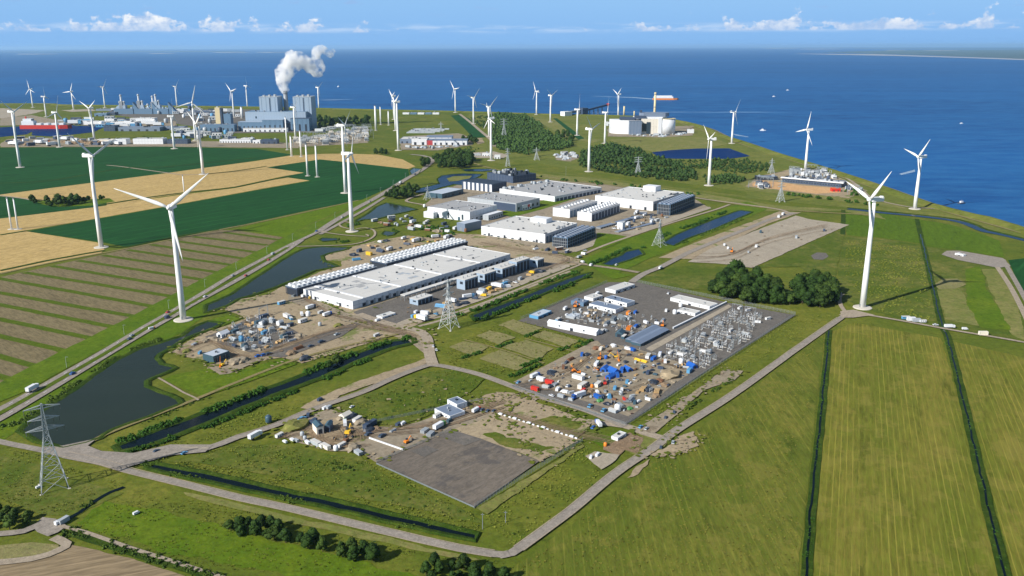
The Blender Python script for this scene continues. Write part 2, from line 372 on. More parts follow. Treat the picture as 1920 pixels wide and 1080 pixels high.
for a, b, y in ((30, 110, 101.5), (280, 330, 100.3), (400, 470, 98.6), (480, 540, 98.2), (1045, 1110, 90.4), (1140, 1190, 89.8), (1430, 1500, 91.0), (1500, 1580, 92.2), (1660, 1700, 94.4), (1730, 1800, 95)):
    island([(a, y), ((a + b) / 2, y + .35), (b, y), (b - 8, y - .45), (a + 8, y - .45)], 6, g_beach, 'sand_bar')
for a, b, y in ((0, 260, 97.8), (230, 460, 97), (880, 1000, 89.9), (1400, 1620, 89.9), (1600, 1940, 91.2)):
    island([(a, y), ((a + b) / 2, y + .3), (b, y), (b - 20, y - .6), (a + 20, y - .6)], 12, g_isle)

# ---- fields on the left
sheet('crop_field', [(-260, 286), (0, 277), (300, 275), (480, 279), (548, 290), (542, 292), (440, 307), (310, 325), (0, 365), (-260, 398)], g_crop, 1)
sheet('wheat_field', [(-260, 398), (0, 365), (310, 325), (375, 316), (480, 302), (542, 292), (595, 289), (640, 288), (710, 290), (755, 299), (779, 312), (765, 317), (660, 305), (600, 299), (500, 314), (570, 324), (525, 332), (440, 350), (300, 369), (200, 386), (60, 400), (0, 406), (-200, 430)], g_wheat, 1)
sheet('crop_field', [(-260, 402), (0, 368), (60, 374), (90, 383), (200, 378), (200, 386), (175, 389), (0, 410), (-260, 446)], g_crop, 1)
sheet('field_margin', [(60, 375), (100, 376), (205, 372), (215, 378), (170, 386), (110, 388), (80, 384)], g_lush, 2, wob=1)
sheet('wheat_field', [(-260, 450), (0, 410), (175, 389), (275, 374), (350, 364), (440, 353), (515, 337), (540, 333), (583, 338), (480, 356), (312, 387), (180, 410), (50, 432), (0, 440), (-260, 480)], g_wheat, 1)
sheet('crop_field', [(50, 434), (180, 411), (312, 388), (480, 357), (583, 339), (540, 333), (525, 332), (570, 324), (500, 314), (600, 299), (660, 305), (765, 317), (768, 330), (740, 347), (712, 360), (680, 374), (580, 394), (480, 416), (410, 432), (330, 445), (240, 464), (195, 455)], g_crop, 1)
sheet('wheat_field', [(-260, 484), (0, 441), (50, 434), (183, 455), (196, 468), (190, 474), (100, 491), (0, 512), (-260, 568)], g_wheat, 1)
sheet('brown_field', [(-300, 592), (0, 520), (240, 467), (412, 431), (440, 432), (530, 445), (455, 487), (380, 526), (322, 557), (255, 594), (172, 635), (72, 690), (0, 726), (-200, 820)], g_brownfield, 1)
for a, b, c, d in ((420, 436, 521, 450), (362, 444, 501, 460), (320, 451, 478, 473), (283, 459, 455, 485), (240, 469, 432, 497), (193, 479, 407, 511), (147, 489, 380, 525), (98, 499, 350, 541), (45, 511, 321, 556), (-10, 521, 288, 575), (-60, 539, 253, 594), (-60, 560, 213, 614), (-60, 587, 172, 635), (-60, 617, 127, 660), (-60, 652, 72, 689), (-60, 690, 25, 713)):
    p, q = P(a, b), P(c, d); road('field_margin', [(p.x, p.y), ((p.x + q.x) / 2, (p.y + q.y) / 2), (q.x, q.y)], 7.5, g_strip, 2, world=True, wob=.7)
sheet('lime_pasture', [(442, 430), (480, 420), (600, 393), (660, 378), (684, 375), (640, 395), (585, 418), (534, 445)], g_lime, 1, wob=.6)
ribbon('field_ditch', [(187, 385), (275, 371), (350, 361), (440, 351), (515, 336), (545, 331)], [(-4, 0), (4, 0)], g_bank, 3, wob=.8)
ribbon('field_ditch', [(0, 441), (50, 433), (0, 441)][:2], [(-3, 0), (3, 0)], g_bank, 3)
ribbon('field_track', [(0, 514), (100, 492), (240, 466), (412, 431), (480, 418), (600, 392), (672, 376)], [(-2, 0), (2, 0)], g_track2, 3, wob=.4)
ribbon('field_edge', [(0, 508), (100, 487), (196, 470)], [(-3, 0), (3, 0)], g_bank, 3, wob=.6)
ribbon('field_edge', [(200, 462), (240, 463), (330, 444), (410, 431)], [(-2.5, 0), (2.5, 0)], g_bank, 3, wob=.6)
ribbon('field_track', [(200, 310), (230, 313), (310, 324), (345, 328), (380, 327)], [(-2.5, 0), (2.5, 0)], g_track, 3)
ribbon('field_track', [(0, 367), (40, 372), (62, 376)], [(-2.5, 0), (2.5, 0)], g_track, 3)
ribbon('field_ditch', [(0, 344), (100, 338), (230, 316), (320, 312), (480, 296)], [(-3, 0), (3, 0)], g_bank, 3, wob=.8)
ribbon('field_ditch', [(382, 327), (440, 321), (500, 312)], [(-3, 0), (3, 0)], g_bank, 3, wob=.8)
ribbon('green_verge', [(-60, 760), (25, 722), (130, 667), (260, 600), (390, 530), (470, 488), (540, 452), (600, 422), (660, 396), (700, 372)], [(-17, 0), (13, 0)], g_lush, 2, wob=1)
sheet('road_verge', [(-60, 800), (120, 700), (335, 578), (440, 515), (565, 448), (560, 470), (470, 530), (340, 625), (240, 672), (130, 745), (60, 790), (-60, 870)], g_lush, 1)

# ---- fields on the right
sheet('hayfield', [(1560, 622), (1600, 605), (1764, 634), (1790, 725), (1885, 1080), (1915, 1180), (1500, 1180), (1522, 1080), (1550, 729)], g_right, 1, wob=.8)
sheet('hayfield', [(1786, 640), (1925, 672), (2300, 760), (2500, 1200), (1940, 1200), (1900, 1080), (1808, 725)], g_right, 1, wob=.8)
sheet('mown_meadow', [(1587, 592), (1546, 622), (1534, 729), (1496, 1080), (1485, 1180), (800, 1180), (965, 1062), (1100, 962), (1250, 846), (1404, 733), (1500, 662)], g_right2, 1, wob=1)
sheet('pasture', [(1581, 396), (1640, 397), (1717, 411), (1726, 457), (1655, 446), (1588, 441)], g_bright, 1, wob=.8)
sheet('pasture', [(1721, 411), (1785, 422), (1850, 442), (1874, 452), (1884, 483), (1785, 467), (1736, 462)], g_bright, 1, wob=.8)
sheet('rough_pasture', [(1582, 444), (1655, 448), (1726, 459), (1742, 530), (1757, 603), (1680, 595), (1640, 585), (1580, 560), (1570, 510)], g_rough, 1, wob=.8)
sheet('rough_pasture', [(1738, 464), (1785, 470), (1884, 486), (1905, 520), (1930, 640), (1800, 618), (1772, 606), (1750, 520)], g_rough, 1, wob=.8)
sheet('dry_plot', [(1754, 545), (1790, 525), (1810, 560), (1838, 612), (1775, 600)], g_dry, 2, wob=2)
sheet('dry_plot', [(1840, 505), (1880, 505), (1905, 560), (1925, 640), (1895, 628), (1860, 550)], g_dry, 2, wob=2)
sheet('dry_mound', [(1750, 535), (1768, 524), (1795, 523), (1812, 534), (1790, 542), (1760, 543)], g_tan, 3, wob=1.5)
sheet('dark_field', [(1890, 488), (1925, 484), (2300, 520), (2300, 680), (1940, 600)], g_crop, 1)
sheet('lush_strip', [(1810, 505), (1838, 500), (1850, 540), (1895, 620), (1840, 615), (1812, 570)], g_lush, 2, wob=2)
ribbon('field_ditch', [(1555, 619), (1545, 729), (1528, 900), (1511, 1080), (1500, 1200)], [(-2.6, 0), (2.6, 0)], g_bank, 3, wob=.5)
ribbon('ditch_water', [(1555, 621), (1544, 729), (1527, 900), (1510, 1080), (1499, 1200)], [(-.55, 0), (.55, 0)], w_canal, 4, wob=.9)
ribbon('field_ditch', [(1719, 411), (1733, 470), (1749, 538), (1765, 606), (1778, 638), (1800, 725), (1840, 900), (1884, 1080), (1915, 1200)], [(-3, 0), (3, 0)], g_bank, 3, wob=.5)
ribbon('ditch_water', [(1726, 440), (1733, 470), (1749, 538), (1765, 606), (1778, 638), (1800, 725), (1840, 900), (1884, 1080), (1915, 1200)], [(-.55, 0), (.55, 0)], w_canal, 4, wob=.9)
ribbon('field_ditch', [(1581, 394), (1581, 412), (1580, 440)], [(-3, 0), (3, 0)], g_bank, 3)

# ---- coast belt, middle distance
sheet('coastal_grassland', [(880, 214), (1040, 216), (1150, 219), (1270, 228), (1330, 243), (1400, 268), (1540, 314), (1666, 356), (1754, 387), (1920, 432), (2050, 470), (2050, 490), (1885, 446), (1770, 412), (1640, 394), (1400, 372), (1200, 345), (1000, 320), (900, 300), (860, 240)], g_coast, 1)
sheet('dry_slope', [(1000, 222), (1040, 225), (1068, 238), (1088, 256), (1130, 262), (1110, 268), (1060, 258), (1030, 240)], g_dry, 2, wob=4)
sheet('dry_slope', [(1066, 218), (1150, 220), (1150, 240), (1140, 258), (1100, 262), (1080, 240)], g_coast, 2, wob=4)
sheet('dry_slope', [(1140, 262), (1260, 256), (1340, 258), (1365, 270), (1330, 277), (1225, 285), (1190, 278)], g_dry, 2, wob=5)
sheet('green_lane', [(1037, 222), (1044, 222), (1096, 260), (1084, 262)], g_crop, 3, wob=1)
sheet('dry_belt', [(930, 320), (1100, 333), (1300, 360), (1450, 385), (1640, 397), (1660, 412), (1580, 396), (1440, 396), (1320, 372), (1150, 350), (1000, 334), (910, 326)], g_dry, 2, wob=3)
sheet('green_belt', [(970, 300), (1100, 322), (1240, 338), (1400, 360), (1400, 368), (1240, 348), (1100, 330), (950, 312)], g_base, 2, wob=2)
sheet('dry_belt', [(1370, 330), (1490, 350), (1600, 372), (1690, 384), (1700, 392), (1560, 376), (1400, 356)], g_dry, 2, wob=3)
sheet('north_meadow', [(550, 208), (700, 212), (860, 218), (920, 240), (900, 262), (800, 270), (700, 285), (600, 286), (600, 240)], g_base, 1)
sheet('crop_strip', [(845, 217), (862, 215), (880, 222), (905, 250), (918, 258), (886, 258), (870, 240)], g_crop, 2, wob=1)
ribbon('north_track', [(862, 214), (880, 228), (900, 245), (920, 262), (928, 275)], [(-5, 0), (5, 0)], g_track, 4)
sheet('sandy_corner', [(884, 260), (904, 259), (908, 268), (896, 271)], g_sand, 3, wob=2)
sheet('beach_sand', [(-200, 204), (0, 203), (50, 205), (85, 207), (60, 214), (20, 220), (0, 222), (-200, 226)], g_pale, 2, wob=6)
sheet('beach_sand', [(114, 207), (172, 204), (180, 208), (135, 210)], g_pale, 2, wob=3)
sheet('harbour_basin', [(-260, 242), (0, 239), (60, 236), (62, 246), (50, 252), (0, 257), (-260, 262)], w_basin, 2)
sheet('harbour_basin', [(60, 236), (120, 233), (145, 236), (200, 236), (175, 248), (140, 252), (95, 256), (60, 254)], w_basin, 2, wob=2)
sheet('storage_yard', [(12, 262), (40, 258), (120, 259), (230, 262), (560, 268), (560, 278), (300, 275), (0, 276), (0, 270)], g_gravel, 2, wob=4)
sheet('harbour_quay', [(0, 222), (60, 216), (100, 224), (140, 228), (330, 228), (330, 240), (210, 240), (120, 232), (60, 234), (0, 236)], g_gravel, 2, wob=5)
sheet('plant_yard', [(200, 205), (345, 205), (460, 205), (590, 210), (590, 248), (440, 250), (350, 235), (210, 215)], g_asph, 1, wob=4)
sheet('container_yard', [(545, 262), (690, 238), (690, 268), (560, 276)], g_gravel, 2, wob=5)
sheet('industrial_yard', [(748, 262), (770, 255), (860, 250), (884, 258), (886, 272), (820, 282), (752, 281)], g_gravel, 2, wob=4)
sheet('works_yard', [(860, 288), (925, 284), (955, 291), (945, 297), (880, 296)], g_pale, 2, wob=3)
sheet('demolition_heap', [(1040, 290), (1075, 285), (1086, 296), (1070, 303), (1040, 300)], g_gravel, 2, wob=5)
sheet('incinerator_yard', [(1140, 240), (1300, 236), (1300, 254), (1240, 258), (1140, 256)], g_gravel, 3, wob=4)
sheet('coastal_plant_yard', [(1398, 350), (1420, 332), (1480, 318), (1540, 318), (1600, 345), (1625, 358), (1590, 372), (1500, 362)], g_sand, 3, wob=3)
sheet('basin', [(1222, 286), (1255, 282), (1305, 279), (1367, 278.5), (1407, 293), (1367, 298), (1280, 298), (1238, 297)], w_basin, 3, wob=1)
ribbon('winding_creek', [(1590, 392), (1640, 398), (1713, 405), (1767, 411), (1796, 416), (1824, 425), (1845, 434), (1880, 441), (1925, 452), (2050, 480)], [(-6, 0), (6, 0)], w_pond, 4, wob=1)
ribbon('creek_bank', [(1590, 390), (1640, 395), (1713, 402), (1767, 408), (1800, 413), (1830, 422), (1850, 431), (1925, 449)], [(-3, 0), (0, .6), (3, 0)], g_bank, 4, wob=1)

# ---- lakes and canals, each with a grown bank
def pond(name, px, mat, wob=1.2, bank=5.0):
    sheet(name, px, mat, 3, wob=wob)
    pts = [P(*p) for p in px]; n = len(pts)
    ar = sum(pts[i].x * pts[(i + 1) % n].y - pts[(i + 1) % n].x * pts[i].y for i in range(n))
    s = -1 if ar > 0 else 1
    prof = [(s * -.8, 0), (s * .6, .35), (s * bank * .5, .6), (s * bank * .85, 0)]
    if s < 0: prof = prof[::-1]
    ribbon('reed_bank', px, prof, g_bank, 3, smooth=False, closed=True, wob=1.0, step=5)
LAKE = [(415, 607), (390, 604), (367, 614), (345, 631), (295, 647), (265, 655), (225, 675), (175, 707), (140, 735), (105, 757), (62, 785), (43, 808), (73, 827), (121, 838), (157, 829), (180, 822), (205, 807), (275, 782), (337, 758), (332, 750), (307, 740), (272, 726), (272, 715), (300, 702), (326, 691), (300, 684), (289, 673), (297, 664), (350, 633), (390, 619)]
pond('lake', LAKE, w_lake)
pond('pond', [(655, 465), (600, 464), (570, 468), (550, 477), (515, 500), (477, 525), (435, 553), (390, 573), (386, 586), (425, 573), (447, 560), (480, 551), (545, 527), (590, 507), (632, 500), (607, 491), (601, 481), (615, 475), (640, 470)], w_lake)
pond('pond', [(725, 381), (708, 388), (690, 402), (666, 416), (682, 412), (705, 411), (740, 402), (780, 393), (765, 389), (745, 385)], w_lake)
pond('pond', [(768, 321), (775, 316), (790, 317), (785, 325), (772, 328)], w_lake, bank=3)
pond('pond', [(866, 318.5), (880, 317.5), (923, 317), (928, 319), (905, 322), (875, 321.5)], w_pond, bank=3)
pond('pond', [(717, 440), (722, 434), (742, 436), (737, 441), (725, 443)], w_lake, bank=3)
pond('pond', [(600, 450), (606, 447), (634, 448), (632, 451), (606, 453)], w_canal, bank=3)
pond('winding_pond', [(780, 362), (778, 355), (800, 351), (824, 345), (820, 336), (828, 330), (850, 327), (872, 326), (905, 327), (890, 335), (872, 339), (876, 342), (872, 348), (850, 346), (826, 352), (810, 358)], w_pond, bank=3)
sheet('pond_islet', [(838, 335), (850, 331), (885, 330), (880, 335), (856, 340), (842, 341)], g_dry, 4, wob=1)
CANAL = [(772, 636), (735, 641), (700, 653), (655, 670), (604, 692), (531, 721), (444, 753), (357, 787), (270, 818), (222, 838), (228, 845), (270, 837), (357, 806), (444, 768), (531, 733), (604, 706), (655, 683), (700, 664), (740, 650), (774, 643)]
pond('canal', CANAL, w_canal, bank=6)
pond('canal', [(277, 869), (380, 889), (480, 911), (600, 937), (720, 964), (850, 994), (893, 1003), (890, 1011), (840, 1002), (700, 970), (560, 939), (450, 916), (350, 894), (285, 879)], w_canal, .6, bank=4)
pond('canal', [(886, 592), (930, 576), (964, 564), (1007, 546), (1040, 533), (1085, 517), (1108, 512), (1092, 522), (1045, 540), (1010, 554), (970, 571), (937, 584), (907, 600), (890, 601)], w_canal, .6, bank=4)
pond('canal', [(1131, 496), (1147, 487), (1167, 479), (1174, 473), (1198, 468), (1206, 477), (1182, 487), (1147, 498)], w_pond, .8, bank=4)
pond('canal', [(1244, 456), (1268, 441), (1297, 429), (1337, 413), (1376, 399), (1390, 395), (1410, 398), (1376, 413), (1337, 430), (1287, 448), (1263, 461)], w_pond, .8, bank=4)
ribbon('field_drain', [(232, 915), (205, 925), (180, 940), (150, 962), (120, 978)], [(-1.2, 0), (1.2, 0)], w_canal, 4, wob=.5)
ribbon('field_drain', [(128, 1000), (220, 1030), (300, 1055), (400, 1085)], [(-2.4, 0), (2.4, 0)], g_bank, 4, wob=.6)

# ---- sandy works yards, pads and plots
sheet('construction_yard', [(322, 661), (345, 645), (386, 624), (427, 610), (461, 598), (440, 588), (421, 580), (450, 562), (502, 552), (530, 537), (575, 545), (600, 580), (662, 605), (720, 600), (800, 622), (812, 650), (800, 660), (775, 640), (735, 630), (642, 659), (566, 682), (531, 671), (493, 676), (421, 703), (388, 691), (400, 680), (380, 676), (348, 669)], g_sand, 2, wob=1.5)
sheet('construction_yard', [(600, 488), (615, 477), (665, 462), (705, 452), (765, 442), (800, 446), (850, 438), (900, 440), (1000, 462), (1090, 488), (1080, 497), (1040, 507), (900, 562), (800, 602), (760, 620), (662, 592), (578, 548), (560, 530), (600, 510), (640, 500), (640, 490)], g_sand, 2, wob=1.5)
sheet('grass_patch', [(322, 705), (400, 690), (421, 704), (531, 673), (556, 684), (470, 715), (380, 745), (345, 730), (305, 713)], g_lush, 3, wob=.8)
sheet('grass_patch', [(415, 612), (395, 600), (430, 590), (455, 597)], g_lush, 3, wob=1)
sheet('site_street', [(540, 552), (575, 557), (662, 592), (700, 600), (815, 650), (800, 668), (755, 630), (640, 602), (540, 565)], g_gravel, 3, wob=.6)
sheet('hall_apron', [(662, 586), (700, 612), (742, 608), (1030, 506), (1045, 494), (960, 488)], g_asph, 3, wob=.3)
sheet('hall_apron', [(742, 613), (800, 600), (900, 565), (1045, 510), (1075, 498), (1045, 496), (1025, 508), (745, 606)], g_pale, 3, wob=.6)
sheet('dirt_strip', [(766, 616), (860, 585), (1000, 532), (1085, 500), (1095, 506), (1010, 540), (900, 578), (800, 622)], g_rough, 3, wob=1)
ribbon('site_path', [(778, 607), (870, 582), (960, 548), (1060, 508), (1090, 496)], [(-1.8, 0), (1.8, 0)], g_track, 4)
ribbon('site_path', [(785, 613), (850, 594), (960, 552), (1070, 509)], [(-2, 0), (2, 0)], g_track, 4)
sheet('equipment_gravel', [(386, 633), (455, 604), (495, 590), (530, 608), (572, 632), (510, 656), (470, 662), (420, 648)], g_asph, 4, wob=1.5)
sheet('loading_strip', [(492, 668), (640, 614), (668, 605), (676, 609), (640, 632), (560, 662), (528, 672)], g_asph, 4, wob=1)
sheet('shed_pad', [(390, 690), (420, 682), (490, 668), (500, 672), (430, 702), (412, 704)], g_gravel, 4, wob=.5)
sheet('hall_yard', [(796, 384), (905, 432), (918, 447), (1060, 476), (1080, 472), (1158, 448), (1184, 442), (1330, 390), (1300, 372), (1130, 346), (960, 332), (880, 340), (830, 356)], g_gravel, 2, wob=1)
sheet('concrete_apron', [(1065, 466), (1125, 445), (1155, 447), (1080, 473), (1062, 471)], g_pale, 3)
sheet('concrete_apron', [(1180, 434), (1240, 412), (1330, 388), (1334, 391), (1186, 441), (1160, 438)], g_pale, 3)
sheet('lawn', [(930, 400), (1000, 382), (1046, 366), (1080, 372), (1020, 392), (960, 408)], g_lush, 3, wob=1)
sheet('lawn', [(1120, 437), (1160, 441), (1184, 446), (1130, 468), (1112, 462), (1118, 448)], g_lush, 3, wob=1)
sheet('meadow', [(1085, 490), (1130, 470), (1184, 446), (1400, 378), (1440, 392), (1260, 470), (1225, 482), (1160, 512), (1190, 516), (1150, 524)], g_lush, 2, wob=1)
ribbon('site_path', [(1079, 484), (1130, 462), (1184, 443), (1260, 418), (1337, 395), (1368, 384)], [(-2.2, 0), (2.2, 0)], g_track, 4)
sheet('sand_pad', [(1235, 484), (1300, 457), (1461, 397), (1502, 399), (1440, 420), (1300, 487)], g_sand, 3, wob=1)
sheet('sand_pad', [(1290, 492), (1330, 468), (1435, 426), (1492, 405), (1520, 412), (1592, 422), (1526, 451), (1410, 503), (1348, 495)], g_pale, 3, wob=1)
sheet('rough_plot', [(1420, 502), (1530, 452), (1592, 424), (1582, 442), (1568, 510), (1560, 560), (1500, 500)], g_rough, 2, wob=2)
sheet('pond_liner', [(1520, 480), (1532, 474), (1548, 475), (1554, 481), (1543, 488), (1526, 487)], g_asph, 3, wob=.8)
sheet('rough_plot', [(1185, 525), (1260, 502), (1330, 495), (1420, 520), (1500, 545), (1495, 560), (1330, 545), (1220, 538)], g_rough, 2, wob=2)
sheet('compound_asphalt', [(977, 600), (1060, 562), (1140, 530), (1194, 530), (1363, 568), (1491, 592), (1310, 706), (1172, 798), (958, 725), (1118, 640)], g_asph, 3)
sheet('compound_sand', [(985, 716), (1122, 652), (1150, 645), (1225, 664), (1300, 688), (1290, 705), (1240, 740), (1178, 782), (1090, 752)], g_gravel, 4, wob=1.5)
sheet('compound_lane', [(1210, 655), (1366, 572), (1372, 576), (1222, 660)], g_pale, 4)
ribbon('compound_kerb', [(975, 601), (1120, 639), (1212, 655)], [(-3, 0), (3, 0)], g_asph, 4, smooth=False)
sheet('compound_lane', [(962, 718), (1110, 642), (1120, 640), (1128, 648), (984, 720)], g_gravel, 4)
for q in ([(840, 652), (867, 640), (915, 652), (891, 668)], [(891, 630), (918, 620), (966, 633), (937, 647)], [(899, 674), (934, 657), (1001, 679), (970, 696)], [(942, 652), (986, 638), (1037, 655), (1010, 676)], [(932, 611), (964, 600), (1018, 617), (988, 630)], [(998, 631), (1024, 621), (1087, 640), (1060, 653)]):
    sheet('mown_plot', q, g_tan, 3, wob=2.2)
ribbon('plot_path', [(870, 638), (935, 655), (1020, 682)], [(-.8, 0), (.8, 0)], g_track2, 4)
ribbon('plot_path', [(985, 636), (1040, 650), (1075, 660)], [(-.8, 0), (.8, 0)], g_track2, 4)
sheet('works_yard', [(519, 817), (560, 795), (590, 777), (617, 768), (640, 775), (700, 800), (750, 804), (800, 787), (860, 765), (905, 752), (1000, 740), (1010, 748), (990, 762), (935, 780), (900, 792), (847, 810), (706, 870), (690, 860), (680, 850), (620, 847), (560, 832)], g_gravel, 3, wob=1.2)
sheet('sand_work_area', [(560, 812), (600, 790), (640, 782), (668, 800), (690, 812), (680, 828), (640, 838), (590, 832)], g_sand, 4, wob=2)
sheet('asphalt_pad', [(706, 870), (847, 808), (905, 826), (1012, 866), (888, 953)], g_brown, 5)
sheet('asphalt_patch', [(770, 848), (800, 838), (822, 846), (795, 860)], g_asph, 6)
sheet('asphalt_patch', [(822, 820), (847, 808), (905, 826), (870, 838)], g_asph, 6)
sheet('sandy_plot', [(849, 807), (935, 778), (1010, 800), (1090, 826), (1014, 866), (905, 826)], g_sand, 4, wob=1)
sheet('sandy_plot', [(870, 757), (930, 736), (965, 738), (1108, 792), (1085, 822), (1000, 795), (942, 777), (905, 778)], g_sand, 3, wob=2)
sheet('grass_patch', [(1000, 792), (1040, 782), (1075, 786), (1095, 796), (1070, 808), (1030, 804)], g_rough, 4, wob=3)
sheet('grass_patch', [(900, 815), (930, 812), (990, 832), (1040, 838), (1010, 852), (960, 842)], g_rough, 5, wob=4)
sheet('overgrown_plot', [(629, 762), (700, 735), (800, 698), (850, 694), (908, 712), (880, 740), (800, 782), (740, 800), (690, 795)], g_rough, 3, wob=1.5)
sheet('overgrown_plot', [(517, 836), (560, 838), (620, 852), (676, 856), (700, 880), (880, 962), (910, 985), (700, 940), (500, 890), (360, 866), (300, 866), (390, 852), (460, 832)], g_rough, 2, wob=2)
sheet('sandy_track', [(562, 766), (600, 745), (680, 712), (780, 680), (806, 668), (812, 676), (740, 708), (680, 728), (640, 742), (600, 770)], g_sand, 3, wob=1.5)
sheet('sandy_track', [(893, 954), (1040, 868), (1092, 832), (1098, 838), (1050, 868), (912, 966)], g_dry, 3, wob=1.5)
sheet('earth_patch', [(1130, 838), (1150, 828), (1180, 812), (1205, 822), (1198, 852), (1172, 845), (1160, 856), (1130, 845)], g_earth, 4, wob=1)
sheet('concrete_slab', [(1097, 858), (1114, 849), (1162, 855), (1150, 870), (1128, 882), (1112, 872)], g_pale, 5, wob=1)
sheet('grass_patch', [(1110, 828), (1150, 812), (1165, 808), (1172, 818), (1148, 832), (1128, 840)], g_lush, 4, wob=.6)
ribbon('dirt_track', [(1100, 792), (1172, 800), (1210, 814), (1255, 826)], [(-3.5, 0), (3.5, 0)], g_track, 4, wob=.6)
sheet('earth_patch', [(1172, 800), (1255, 826), (1240, 845), (1200, 860), (1172, 846), (1205, 822)], g_dry, 3, wob=1)
sheet('sandy_lane', [(1194, 806), (1270, 758), (1358, 693), (1393, 697), (1378, 713), (1320, 733), (1281, 769), (1225, 815)], g_gravel, 4, wob=.8)
sheet('earth_patch', [(1222, 856), (1255, 833), (1294, 807), (1308, 820), (1306, 838), (1280, 850), (1240, 860)], g_sand, 3, wob=3)
sheet('earth_patch', [(1175, 895), (1190, 880), (1220, 862), (1214, 872), (1195, 890)], g_sand, 3, wob=2)
sheet('pump_yard', [(1765, 478), (1775, 471), (1800, 471), (1880, 485), (1895, 500), (1870, 503), (1795, 488)], g_road, 4, wob=.6)
ribbon('coast_road', [(1870, 502), (1892, 535), (1912, 572), (1930, 610)], [(-2.5, 0), (2.5, 0)], g_track, 4)
ribbon('coast_road', [(1880, 487), (1905, 530), (1930, 575)], [(-2.5, 0), (2.5, 0)], g_road, 4)

# ---- bottom left corner
sheet('bottom_meadow', [(-80, 842), (59, 848), (197, 880), (337, 913), (540, 960), (800, 1022), (930, 1050), (800, 1180), (500, 1180), (160, 1000), (120, 985), (-80, 930)], g_base, 1)
sheet('tan_meadow', [(-40, 850), (60, 868), (140, 900), (230, 925), (140, 970), (80, 965), (0, 935)], g_rough, 2, wob=2)
sheet('lush_strip', [(140, 985), (200, 940), (280, 955), (420, 990), (700, 1060), (800, 1085), (560, 1085), (330, 1040)], g_lush, 2, wob=3)
sheet('tan_strip', [(346, 924), (440, 942), (560, 972), (700, 1003), (830, 1035), (900, 1052), (870, 1054), (700, 1015), (560, 984), (440, 955), (350, 932)], g_dry, 3, wob=1.5)
sheet('ploughed_field', [(-80, 1062), (90, 1040), (135, 1022), (250, 1050), (345, 1082), (300, 1180), (-100, 1180)], g_plough, 2, wob=.6)
sheet('stubble_field', [(-80, 1030), (60, 1018), (110, 1022), (112, 1030), (70, 1048), (-80, 1058)], g_tan, 2, wob=.6)
road('lane', [(-80, 1008), (0, 1003), (45, 998), (75, 985), (100, 982)], 5, g_road, 5)
sheet('farm_yard', [(62, 990), (80, 972), (105, 975), (126, 988), (110, 1000), (90, 1008), (70, 1000)], g_road, 5)
road('farm_track', [(112, 988), (160, 1000), (240, 1028), (340, 1060), (420, 1086)], 2.6, g_track, 5)
road('farm_track', [(100, 1010), (125, 1022), (110, 1034), (60, 1050), (-60, 1062)], 5, g_track, 5)

# ---- roads
road('main_road', [(-120, 828), (0, 769), (60, 737), (120, 703), (195, 660), (275, 612), (335, 578), (390, 545), (440, 515), (502, 482), (540, 462), (572, 447), (600, 434)], 6.6, g_road, 5)
road('main_road', [(-120, 850), (0, 787), (60, 752), (120, 716), (210, 661), (275, 622), (335, 588), (357, 574), (440, 529), (502, 493), (540, 469), (566, 451)], 6.6, g_road, 5)
ribbon('central_reserve', [(-120, 838), (0, 777), (60, 744), (120, 709), (205, 660), (275, 617), (335, 583), (400, 546), (502, 487), (540, 465)], [(-2.4, 0), (2.4, 0)], g_strip, 6)
road('main_road', [(596, 436), (626, 416), (665, 393), (702, 373), (727, 358), (762, 336), (790, 320), (808, 306), (812, 300), (806, 296), (790, 292), (770, 290)], 10, g_road, 5)
road('main_road', [(600, 440), (640, 418), (680, 396), (720, 371)], 6, g_road, 4)
for wpx in ([(-120, 828), (0, 769), (120, 703), (275, 612), (390, 545), (502, 482), (572, 447), (626, 416), (702, 373), (790, 320)], [(-120, 850), (0, 787), (120, 716), (275, 622), (357, 574), (502, 493), (560, 456)]):
    pts = resample([P(*p) for p in wpx], 9, False, True); m = MB()
    for i in range(0, len(pts) - 1, 2):
        a, b = pts[i], pts[i + 1]; t = (b - a).normalized(); s = Vector((-t.y, t.x, 0)) * .22; b = a + t * 4
        m.add([(*(a - s).xy, .97), (*(b - s).xy, .97), (*(b + s).xy, .97), (*(a + s).xy, .97)], [(0, 1, 2, 3)])
    tag(m.build('road_marking', paint('white_paint', (225, 225, 220), .6, dirt=.1)), kind='structure')
road('cycle_path', [(556, 463), (600, 462), (660, 459), (690, 451), (703, 441), (700, 432), (685, 428), (668, 430)], 3, g_track, 5)
road('cycle_path', [(604, 434), (612, 437), (650, 442), (690, 444), (686, 440)], 3, g_track, 5)
road('cycle_path', [(668, 422), (645, 416), (636, 420), (640, 426), (655, 430)], 3, g_track, 5)
road('cycle_path', [(566, 452), (520, 478), (470, 508), (400, 548), (350, 580)], 2.4, g_track, 4)
road('access_road', [(795, 364), (775, 370), (762, 378), (790, 384), (800, 388)], 5, g_track, 5)
road('lakeside_track', [(175, 828), (205, 813), (275, 786), (357, 754), (420, 728), (500, 696), (560, 674), (640, 652), (700, 638), (745, 628)], 3.4, g_track2, 5, wob=.3)
road('fence_path', [(297, 710), (318, 722), (345, 738), (367, 748), (372, 752)], 1.6, g_track, 5, smooth=False)
road('site_road', [(-120, 800), (0, 830), (59, 842), (121, 855), (197, 872), (233, 883), (337, 908), (450, 936), (540, 955), (673, 987), (784, 1013), (860, 1030), (925, 1041), (950, 1042)], 5.4, g_road, 5)
road('site_road', [(936, 1044), (955, 1040), (972, 1031), (1069, 960), (1153, 890), (1224, 842), (1274, 805), (1350, 757), (1404, 720), (1494, 655), (1587, 590)], 5.4, g_road, 5)
road('service_path', [(1575, 592), (1610, 590), (1681, 601), (1785, 620), (1925, 644), (2100, 680)], 4, g_track, 5)
